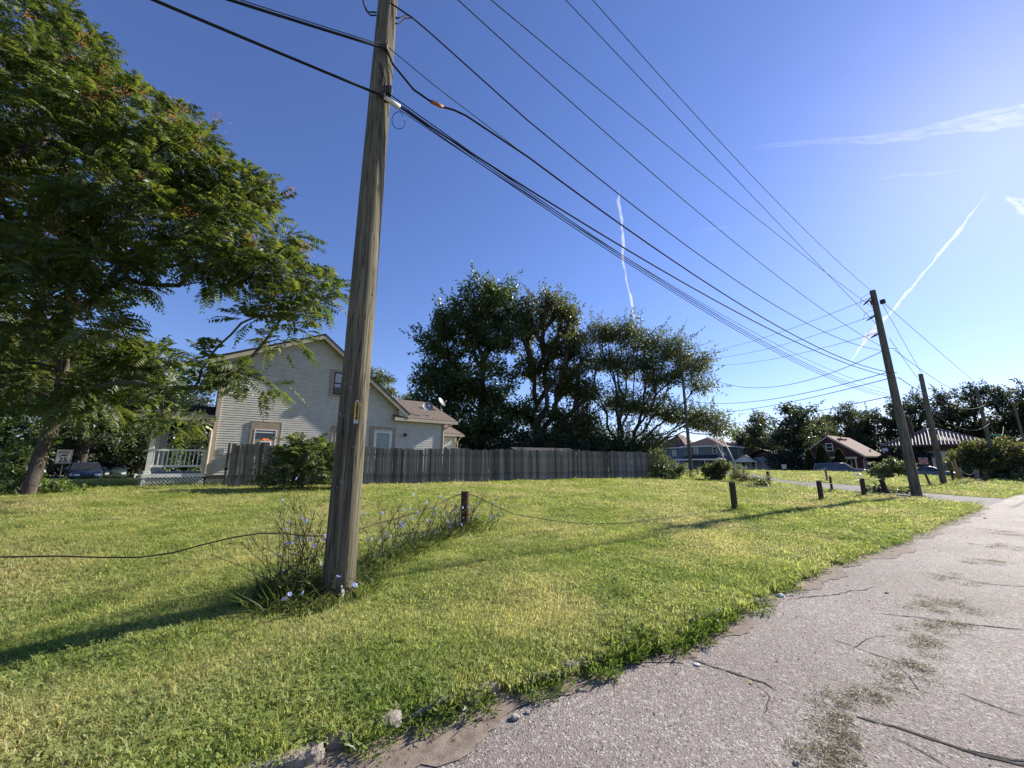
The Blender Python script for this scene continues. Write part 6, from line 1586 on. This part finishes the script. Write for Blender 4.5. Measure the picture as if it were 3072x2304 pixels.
r = np.random.default_rng(21)
def lawn_samples(n, smin, smax, tmin, tmax):
    s = r.uniform(smin, smax, n); t_ = r.uniform(tmin, tmax, n); return s, t_
def in_view(x, y, mg=1.35): return (y > .4) & (np.abs(x) < (y * 1.36 + .8) * mg)
parts = []
for (dmin, dmax, dens, k) in ((0, 4.5, 1050, 1.0), (4.5, 7.5, 720, 1.15), (7.5, 12, 330, 1.45), (12, 20, 120, 2.0), (20, 34, 34, 3.0), (34, 60, 9, 4.6)):
    area = 4 * dmax * dmax; n = int(area * dens)
    x = r.uniform(-dmax, dmax, n); y = r.uniform(-dmax, dmax, n); d = np.hypot(x, y)
    s, t_ = st(x, y)
    ok = (d >= dmin) & (d < dmax) & in_view(x, y) & (t_ > edge_t(s) - .02 + .10 * np.sin(2.3 * s) * np.sin(7.1 * s + 1)) & (t_ < 44) & (s < 58)
    an, af = np.interp(t_, ALN_T, ALN_S), np.interp(t_, ALF_T, ALF_S)
    ok &= ~((s > an - .05) & (s < af + .05))
    lx, ly = (x - HP0[0]) * HU[0] + (y - HP0[1]) * HU[1], (x - HP0[0]) * HV[0] + (y - HP0[1]) * HV[1]
    ok &= ~((lx > -2.4) & (lx < 14) & (ly > -.1) & (ly < 10)) & ~(lx < -11.3)
    thin = np.sin(2.9 * s + 1.3 * t_ + .7) * np.sin(2.1 * t_ - 1.9 * s) + .6 * np.sin(6.3 * s - 5.1 * t_ + 1)
    ok &= ~((thin > .75) & (r.random(n) < .72))
    x, y, s, t_ = x[ok], y[ok], s[ok], t_[ok]
    z_ = terr_h(s, t_) - .006
    parts.append((x, y, z_, np.full(len(x), k)))
x, y, z_, k = [np.concatenate(q) for q in zip(*parts)]
n = len(x)
s, t_ = st(x, y)
patch = np.sin(1.1 * s + .7 * t_) + np.sin(2.3 * t_ - 1.7 * s + 1) + r.normal(0, .9, n)
near_edge = np.exp(-np.maximum(0, t_ - edge_t(s)) / .45) * (s < 9)
idx = np.where(patch > 1.35, r.integers(1, 3, n), np.where(patch < -1.3, 3, r.choice([0, 0, 4, 1], n)))
idx = np.where((near_edge > .35) & (r.random(n) < .7), r.choice([2, 4, 4, 0], n), idx)
idx = np.where(k > 1.6, r.choice([0, 4], n), idx)
sc = k * r.uniform(.75, 1.3, n); hz = sc * (1 + .25 * near_edge) * np.where(k > 1.4, 1 / np.sqrt(k), 1.0)
rot = np.stack([r.normal(0, .14, n), r.normal(0, .14, n), r.uniform(0, 6.283, n)], -1)
gr = scatter('grass', np.stack([x, y, z_], -1), rot, np.stack([sc, sc, hz], -1), idx.astype(np.int32), variants)
tag(gr, 'short mown grass and clover covering the lawn', 'grass', kind='stuff')
print('tufts', n)

# ---- taller weeds at the road edge, along the fence and at the posts
M_WEED = leafmat('weed_leaf', trans=.4, gloss=.05)
def weed_patch(name, label, spots, seed, c1, c2, cat='weeds'):
    """spots: (point, radius, height, count)"""
    rr = np.random.default_rng(seed); out = []
    for p, rad, h, c_ in spots:
        c_ = int(c_ * 2.2)
        q = rr.random(c_); a = rr.uniform(0, 6.283, c_); P = np.stack([p.x + rad * np.sqrt(q) * np.cos(a), p.y + rad * np.sqrt(q) * np.sin(a), np.full(c_, p.z - .01)], -1)
        d = np.stack([np.cos(a) * .45, np.sin(a) * .45, np.ones(c_)], -1) + rr.normal(0, .35, (c_, 3)); d[:, 2] = np.abs(d[:, 2])
        nm = np.stack([-np.cos(a), -np.sin(a), np.full(c_, .6)], -1) + rr.normal(0, .4, (c_, 3))
        bl_ = rr.random(c_) < .45
        P[:, 2] += np.where(bl_, 0, h * rr.uniform(0, .9, c_) * (1 - q))
        hh = np.where(bl_, h * rr.uniform(.4, 1.15, c_), np.minimum(.05, h * .3) * rr.uniform(.5, 1.3, c_)); ww = np.where(bl_, .005 + .008 * rr.random(c_), hh * .5)
        d[~bl_] += rr.normal(0, .8, ((~bl_).sum(), 3))
        out.append(leaves(P, d, nm, hh, ww, cols(rr, c_, c1, c2), .2, .35))
    V, Q, C = join(out); o_ = link(name, nmesh(name, V, Q, [M_WEED], C)); return tag(o_, label, cat, kind='stuff')
rs = random.Random(5)
sp_ = []
for s0, n_, h_ in ((-.3, 130, .08), (.25, 150, .08), (.62, 160, .08), (1.05, 200, .09), (1.45, 260, .10), (1.75, 200, .08), (2.05, 120, .07), (2.45, 300, .13), (2.7, 320, .14), (2.95, 340, .15), (3.15, 220, .12), (3.55, 300, .13), (3.85, 340, .14), (4.15, 220, .11), (4.6, 130, .08), (5.1, 110, .07), (5.8, 120, .08), (6.6, 120, .08)):
    for j in range(2):
        q = s0 + rs.uniform(-.12, .12); p = at_st(q, float(edge_t(q)) + rs.uniform(-.10, .10)); p.z = float(road_h(q, 2.4)) + .02; sp_.append((p, .16, h_, n_ // 2))
sA_ = np.arange(7.2, 21.5, .35)
for q in sA_:
    p = at_st(q, float(edge_t(q)) + rs.uniform(-.04, .10)); p.z = .05; sp_.append((p, .22, .05, 40))
weed_patch('verge_weeds', 'leafy weeds growing over the broken kerb along the road', sp_, 61, (.055, .105, .018), (.145, .20, .045))
sp_ = []
for i in range(90):
    q = FA + FD * (FL * (i + rs.random()) / 90) + FNm * rs.uniform(.03, .3); p = G3(*q); sp_.append((p, .3, rs.uniform(.08, .26), 26))
weed_patch('fence_weeds', 'weeds along the foot of the board fence', sp_, 62, (.05, .08, .02), (.15, .18, .05))
sp_ = [(PM + Vector((math.cos(a) * .32, math.sin(a) * .32, 0)), .2, .26, 60) for a in np.arange(.2, 3.4, .6)] + [(PM + Vector((math.cos(a) * .3, math.sin(a) * .3, 0)), .15, .10, 40) for a in np.arange(3.6, 6.2, .6)]
for key in ('P1', 'P2', 'P3', 'P4', 'P6'):
    b_ = POSTS[key]; g_ = G3(b_.x, b_.y); sp_ += [(g_, .28, .24, 130 if key == 'P1' else 80)]
sp_.append((PFp, .4, .25, 110)); sp_.append((P2p, .4, .25, 90))
weed_patch('post_weeds', 'uncut grass round the poles and posts', sp_, 63, (.045, .085, .016), (.13, .17, .04))
sp_ = []
for u_ in np.arange(-2.0, 2.0, .22): 
    x_, y_ = house_xy(u_, -.35 - .25 * rs.random()); sp_.append((G3(x_, y_), .2, .4, 36))
weed_patch('foundation_plants', 'dark plants under the porch lattice of the cream house', sp_, 64, (.02, .036, .012), (.06, .085, .025), 'plants')

# rows of cut grass left by the mower
rr = np.random.default_rng(19); P = []
for a_, b_ in (((620, 1700), (120, 1850)), ((480, 1745), (20, 1905)), ((1530, 1612), (2010, 1560)), ((1230, 1668), (1560, 1612)), ((1700, 1490), (2180, 1470)), ((1150, 1470), (1900, 1452)), ((560, 1900), (60, 2080))):
    A_, B_ = G(*a_), G(*b_); L_ = (B_ - A_).length; k = int(260 * min(L_, 6)); u = rr.random(k); cl = np.abs(np.sin(u * L_ * 2.3) * np.sin(u * L_ * .9 + 1)) > .25; u = u[cl]; k = len(u)
    x = A_.x + (B_.x - A_.x) * u + rr.normal(0, .07, k); y = A_.y + (B_.y - A_.y) * u + rr.normal(0, .07, k); P.append(np.stack([x, y], -1))
P = np.concatenate(P); n = len(P); s, t_ = st(P[:, 0], P[:, 1]); P3_ = np.column_stack([P, terr_h(s, t_) + rr.uniform(.02, .055, n)]); a = rr.uniform(0, 6.28, n)
V, Q, C = leaves(P3_, np.stack([np.cos(a), np.sin(a), rr.normal(0, .25, n)], -1), np.tile([0, 0, 1.0], (n, 1)) + rr.normal(0, .5, (n, 3)), rr.uniform(.03, .09, n), rr.uniform(.004, .008, n), cols(rr, n, (.05, .055, .02), (.16, .15, .055)))
cg = link('cut_grass', nmesh('cut_grass', V, Q, [M_WEED], C)); tag(cg, 'rows of cut grass left lying on the lawn by the mower', 'cut grass', kind='stuff')
# ---- dry clippings blown along the road
rr = np.random.default_rng(9); P = []
path = [(2500, 2300), (2440, 2262), (2520, 2215), (2490, 2150), (2560, 2095), (2650, 2060), (2720, 2000), (2760, 1940), (2800, 1890), (2820, 1855), (2860, 1815), (2760, 1812), (2880, 1740), (2930, 1690), (2990, 1640), (3040, 1600)]
for i, (px, py) in enumerate(path):
    g0 = G(px, py); sz = .06 + .014 * g0.length; c_ = int(260 + 70 * g0.length)
    cl = rr.normal(0, 1, (7, 2)) * sz * np.array([1.3, .7]); w_ = rr.integers(0, 7, c_)
    q = cl[w_] + rr.normal(0, sz * .33, (c_, 2)); ca, sa = RD
    P.append(np.stack([g0.x + q[:, 0] * ca - q[:, 1] * sa, g0.y + q[:, 0] * sa + q[:, 1] * ca], -1))
P = np.concatenate(P); n = len(P); s, t_ = st(P[:, 0], P[:, 1])
P3_ = np.column_stack([P, road_h(s, t_) + rr.uniform(.004, .012, n)]); a = rr.uniform(0, 6.28, n)
V, Q, C = leaves(P3_, np.stack([np.cos(a), np.sin(a), rr.normal(.1, .2, n)], -1), np.tile([0, 0, 1.0], (n, 1)) + rr.normal(0, .3, (n, 3)), rr.uniform(.02, .055, n), rr.uniform(.0025, .005, n), cols(rr, n, (.13, .115, .045), (.27, .235, .105)))
cl_ = link('grass_clippings', nmesh('grass_clippings', V, Q, [M_WEED], C)); tag(cl_, 'dry grass clippings strewn along the road', 'clippings', kind='stuff')
n = 420; s = rr.uniform(-1.2, 16, n); t_ = edge_t(s) + rr.normal(-.05, .5, n); P3_ = np.column_stack([RD[0] * s + RN[0] * t_, RD[1] * s + RN[1] * t_, np.where(t_ < edge_t(s), road_h(s, t_) + .006, terr_h(s, t_) + .03)]); a = rr.uniform(0, 6.28, n)
V, Q, C = leaves(P3_, np.stack([np.cos(a), np.sin(a), rr.normal(.1, .3, n)], -1), np.tile([0, 0, 1.0], (n, 1)) + rr.normal(0, .5, (n, 3)), rr.uniform(.015, .04, n), rr.uniform(.008, .018, n), cols(rr, n, (.14, .09, .04), (.30, .23, .11)))
dl = link('fallen_leaves', nmesh('fallen_leaves', V, Q, [M_WEED], C)); tag(dl, 'small dry leaves scattered along the road edge', 'leaves', kind='stuff')
# gravel crumbs over the concrete near the camera
n = 5200; s = rr.uniform(-1.5, 12, n); t_ = 2.45 - rr.exponential(.5, n); ok = t_ > -4; s, t_ = s[ok], t_[ok]; n = len(s)
x = RD[0] * s + RN[0] * t_; y = RD[1] * s + RN[1] * t_; rad = rr.uniform(.0015, .0055, n); B = np.column_stack([x, y, road_h(s, t_) + rad * .5])
T4 = np.array([[1, 0, -.4], [-.5, .87, -.4], [-.5, -.87, -.4], [0, 0, .9]])
V = (B[:, None] + T4[None] * rad[:, None, None] * rr.uniform(.6, 1.4, (n, 4, 3))).reshape(-1, 3); k = np.arange(n)[:, None] * 4
Fq = (k[:, None] + np.array([[0, 1, 3], [1, 2, 3], [2, 0, 3]])[None]).reshape(-1, 3)
M_CRUMB = M('gravel_crumb', (.33, .30, .28), .9, .5, 300, coord='World')
gv = link('gravel', nmesh('gravel', V, Fq, [M_CRUMB])); tag(gv, 'fine gravel crumbs scattered along the road edge', 'gravel', kind='stuff')

# ================================================================= CHICORY
M_STEM = M('wiry_green_brown_stem', (.075, .072, .032), .8, .3, 30)
M_PETAL = leafmat('chicory_petal', trans=.4, gloss=.02)
rf_ = np.random.default_rng(3); V = []; Fq = []; C = []
for j in range(12):
    a = j * 2 * math.pi / 12; d = np.array([math.cos(a), math.sin(a), .25]); sd = np.array([-math.sin(a), math.cos(a), 0]); k = len(V)
    V += [d * .002, d * .017 + sd * .0045, d * .021, d * .017 - sd * .0045]; Fq.append((k, k + 1, k + 2, k + 3)); C += [np.array([.42, .46, .80]) * rf_.uniform(.85, 1.15)] * 4
FLOWER = nmesh('flower', np.array(V), np.array(Fq), [M_PETAL], np.array(C))
def chicory(label, spots, seed, nfl):
    """spots: (ground point, number of stems, height, lean vector)"""
    r_ = random.Random(seed); base = spots[0][0]; o_ = empty('chicory', base, 0, label, 'wildflower', 'chicory along the cable')
    mb = MB(); tips = []; LP = []; LD = []; LL = []
    for p, ns, H_, lean in spots:
        for i in range(ns):
            b_ = p - base + Vector((r_.gauss(0, .11), r_.gauss(0, .11), -.02)); h = H_ * r_.uniform(.55, 1.1)
            d = Vector((r_.gauss(0, .28) + lean[0], r_.gauss(0, .28) + lean[1], 1)).normalized(); pts = [b_]; q = b_.copy(); k = 6
            for j in range(k):
                d = (d + Vector((r_.gauss(0, .13), r_.gauss(0, .13), r_.gauss(-.04, .06)))).normalized(); q = q + d * h / k; pts.append(q.copy())
                if j >= 1:
                    for _ in range(2):
                        if r_.random() < .8:
                            e = (d * .6 + Vector((r_.gauss(0, .6), r_.gauss(0, .6), r_.uniform(.0, .5)))).normalized(); l_ = h * r_.uniform(.12, .34); m_ = q + e * l_ * .5 + Vector((0, 0, .02)); t2 = q + e * l_
                            mb.tube([q, m_, t2], [.0032, .0026, .0018], 3, False); tips += [m_, t2]
                    for _ in range(3): LP.append(tuple(q)); LD.append((r_.gauss(0, 1), r_.gauss(0, 1), r_.uniform(-.1, .8))); LL.append(r_.uniform(.02, .06))
                if j == 0:
                    for _ in range(5): LP.append(tuple(b_)); LD.append((r_.gauss(0, 1), r_.gauss(0, 1), r_.uniform(.2, .9))); LL.append(r_.uniform(.10, .24))
            mb.tube(pts, [.006, .0055, .005, .0042, .0036, .003, .0022], 4, False); tips.append(pts[-1])
    mb.build('stems', M_STEM, o_)['kind'] = 'stuff'
    rr2 = np.random.default_rng(seed); n = len(LP); LL = np.array(LL)
    V, Q, C = leaves(np.array(LP), np.array(LD), np.tile([0, 0, 1.0], (n, 1)) + rr2.normal(0, .5, (n, 3)), LL, LL * .2, cols(rr2, n, (.045, .075, .02), (.12, .14, .045)))
    link('leaves', nmesh('leaves', V, Q, [M_WEED], C), o_)['kind'] = 'stuff'
    # buds along the twigs
    bt = r_.sample(tips, min(len(tips), 160)); nb_ = len(bt); B = np.array([tuple(q) for q in bt])
    V, Q, C = leaves(B, rr2.normal(0, 1, (nb_, 3)) + [0, 0, .8], rr2.normal(0, 1, (nb_, 3)), np.full(nb_, .016), np.full(nb_, .010), cols(rr2, nb_, (.05, .05, .03), (.11, .11, .06)))
    link('buds', nmesh('buds', V, Q, [M_WEED], C), o_)['kind'] = 'stuff'
    for q in r_.sample(tips, min(nfl, len(tips))):
        fl = link('flower', FLOWER, o_); fl.location = q; fl.rotation_euler = (r_.uniform(.3, 1.4), r_.uniform(-.4, .4), r_.uniform(-1.2, 1.2)); s_ = r_.uniform(.75, 1.25); fl.scale = (s_, s_, s_)
    return o_
chicory('tall wiry chicory with blue flowers left of the big pole', [(at_st(.62, 5.45), 12, 1.0, (-.12, 0)), (at_st(.42, 5.2), 9, .9, (-.3, 0)), (at_st(.75, 5.75), 8, 1.05, (0, 0))], 71, 20)
chicory('chicory sprigs drooping in front of the foot of the big pole', [(at_st(.62, 4.62), 3, .42, (-.5, -.4)), (at_st(1.05, 4.60), 3, .35, (.1, -.4))], 72, 9)
mid_ = [(at_st(1.5 + .42 * i, 5.75 + .34 * i + rs.uniform(-.15, .15)), 7, .78 + .06 * math.sin(i), (.25, -.05)) for i in range(6)]
chicory('tangled chicory with pale blue flowers between the big pole and the steel post', mid_, 73, 48)
chicory('chicory leaning right around the rusty steel post', [(POSTS['P1'] - Vector((.05, .15, POSTS['P1'].z - G3(POSTS['P1'].x, POSTS['P1'].y).z)), 10, .85, (.25, 0)), (G3(POSTS['P1'].x + .45, POSTS['P1'].y - .1), 6, .75, (.55, 0)), (G3(POSTS['P1'].x - .35, POSTS['P1'].y - .2), 4, .7, (.2, 0))], 74, 26)
sp_ = [(at_st(1.3 + .40 * i, 5.55 + .36 * i), .36, .24, 220) for i in range(8)] + [(at_st(.4, 5.0), .4, .36, 420), (at_st(.55, 5.3), .4, .36, 420), (at_st(.6, 4.62), .2, .14, 150)]
weed_patch('chicory_undergrowth', 'rank grass under the chicory between pole and post', sp_, 75, (.04, .07, .016), (.125, .15, .045))

# ================================================================= CONTRAILS
def cloudmat(name, dens):
    m, t, o = newmat(name); v = N(t, 'ShaderNodeVolumePrincipled'); v.inputs['Color'].default_value = (1, 1, 1, 1); v.inputs['Density'].default_value = dens; v.inputs['Anisotropy'].default_value = .2
    t.links.new(v.outputs[0], o.inputs['Volume']); return m
def contrail(label, pts, alt, dens, seed, strands=3, spread=.5):
    """pts: (px, py, half width px) along the trail; flying level at height alt"""
    rr = np.random.default_rng(seed); P = []
    for px, py, hw_ in pts:
        r_ = np.array(ray(px, py)); k = (alt - CAM_H) / r_[2]; P.append((r_ * k + [0, 0, CAM_H], hw_ / FPX * k))
    c_ = np.mean([p for p, _ in P], 0); mb = MB()
    tt = np.linspace(0, len(P) - 1, 24 * len(P))
    for j in range(strands):
        path = []; rad = []
        ph = rr.uniform(0, 6.28, 8)
        for i, q in enumerate(tt):
            a = min(int(q), len(P) - 2); u = q - a; p = P[a][0] * (1 - u) + P[a + 1][0] * u; w_ = P[a][1] * (1 - u) + P[a + 1][1] * u
            z1 = .6 * math.sin(2.3 * q + ph[0]) + .35 * math.sin(6.1 * q + ph[1]) + .2 * math.sin(13 * q + ph[2]); z2 = .6 * math.sin(3.1 * q + ph[3]) + .4 * math.sin(8.3 * q + ph[4]) + .25 * math.sin(17 * q + ph[5])
            path.append(Vector(p - c_) + Vector((z1 * w_ * spread, z2 * w_ * spread * .4, (j - (strands - 1) / 2) * w_ * 1.25 + z2 * w_ * .12))); rad.append(max(.5, w_ * .55 * (1 + .35 * z2) * min(1, 6 * i / len(tt) + .1, 6 * (1 - i / len(tt)) + .1)))
        mb.tube(path, rad, 10)
    o_ = mb.build('contrail', cloudmat('ice_cloud_%d' % seed, dens), None, smooth=True); o_.location = Vector(c_); return tag(o_, label, 'contrail')
contrail('upright white contrail above the spreading tree', [(1856, 550, 3), (1860, 620, 9), (1866, 700, 8), (1870, 780, 6), (1884, 860, 5), (1898, 930, 6), (1912, 1000, 4)], 6000, .0040, 1, 1, .5)
contrail('broken white contrail slanting down to the wire pole', [(2985, 560, 2), (2930, 620, 6), (2880, 690, 8), (2800, 780, 7), (2740, 860, 6), (2690, 915, 6), (2640, 970, 9), (2590, 1030, 9), (2540, 1100, 4)], 6000, .0036, 2, 1, .5)
contrail('long thin cirrus streak reaching toward the sun', [(2200, 458, 1), (2300, 438, 3), (2450, 424, 4), (2600, 420, 6), (2750, 402, 8), (2900, 372, 11), (3060, 345, 15), (3140, 330, 18)], 7000, .0012, 3, 4, 1.3)
contrail('faint wisp below the cirrus streak', [(2600, 545, 2), (2700, 525, 10), (2800, 522, 8), (2920, 505, 3)], 7000, .0006, 4, 1)
contrail('small bright cloud wisp at the right edge', [(3010, 590, 2), (3045, 610, 8), (3080, 625, 11), (3120, 640, 10)], 7000, .0012, 5, 4, 1.2)
contrail('faint short wisp left of the wires', [(2070, 695, 2), (2130, 688, 6), (2200, 680, 3)], 7000, .0008, 6, 1)
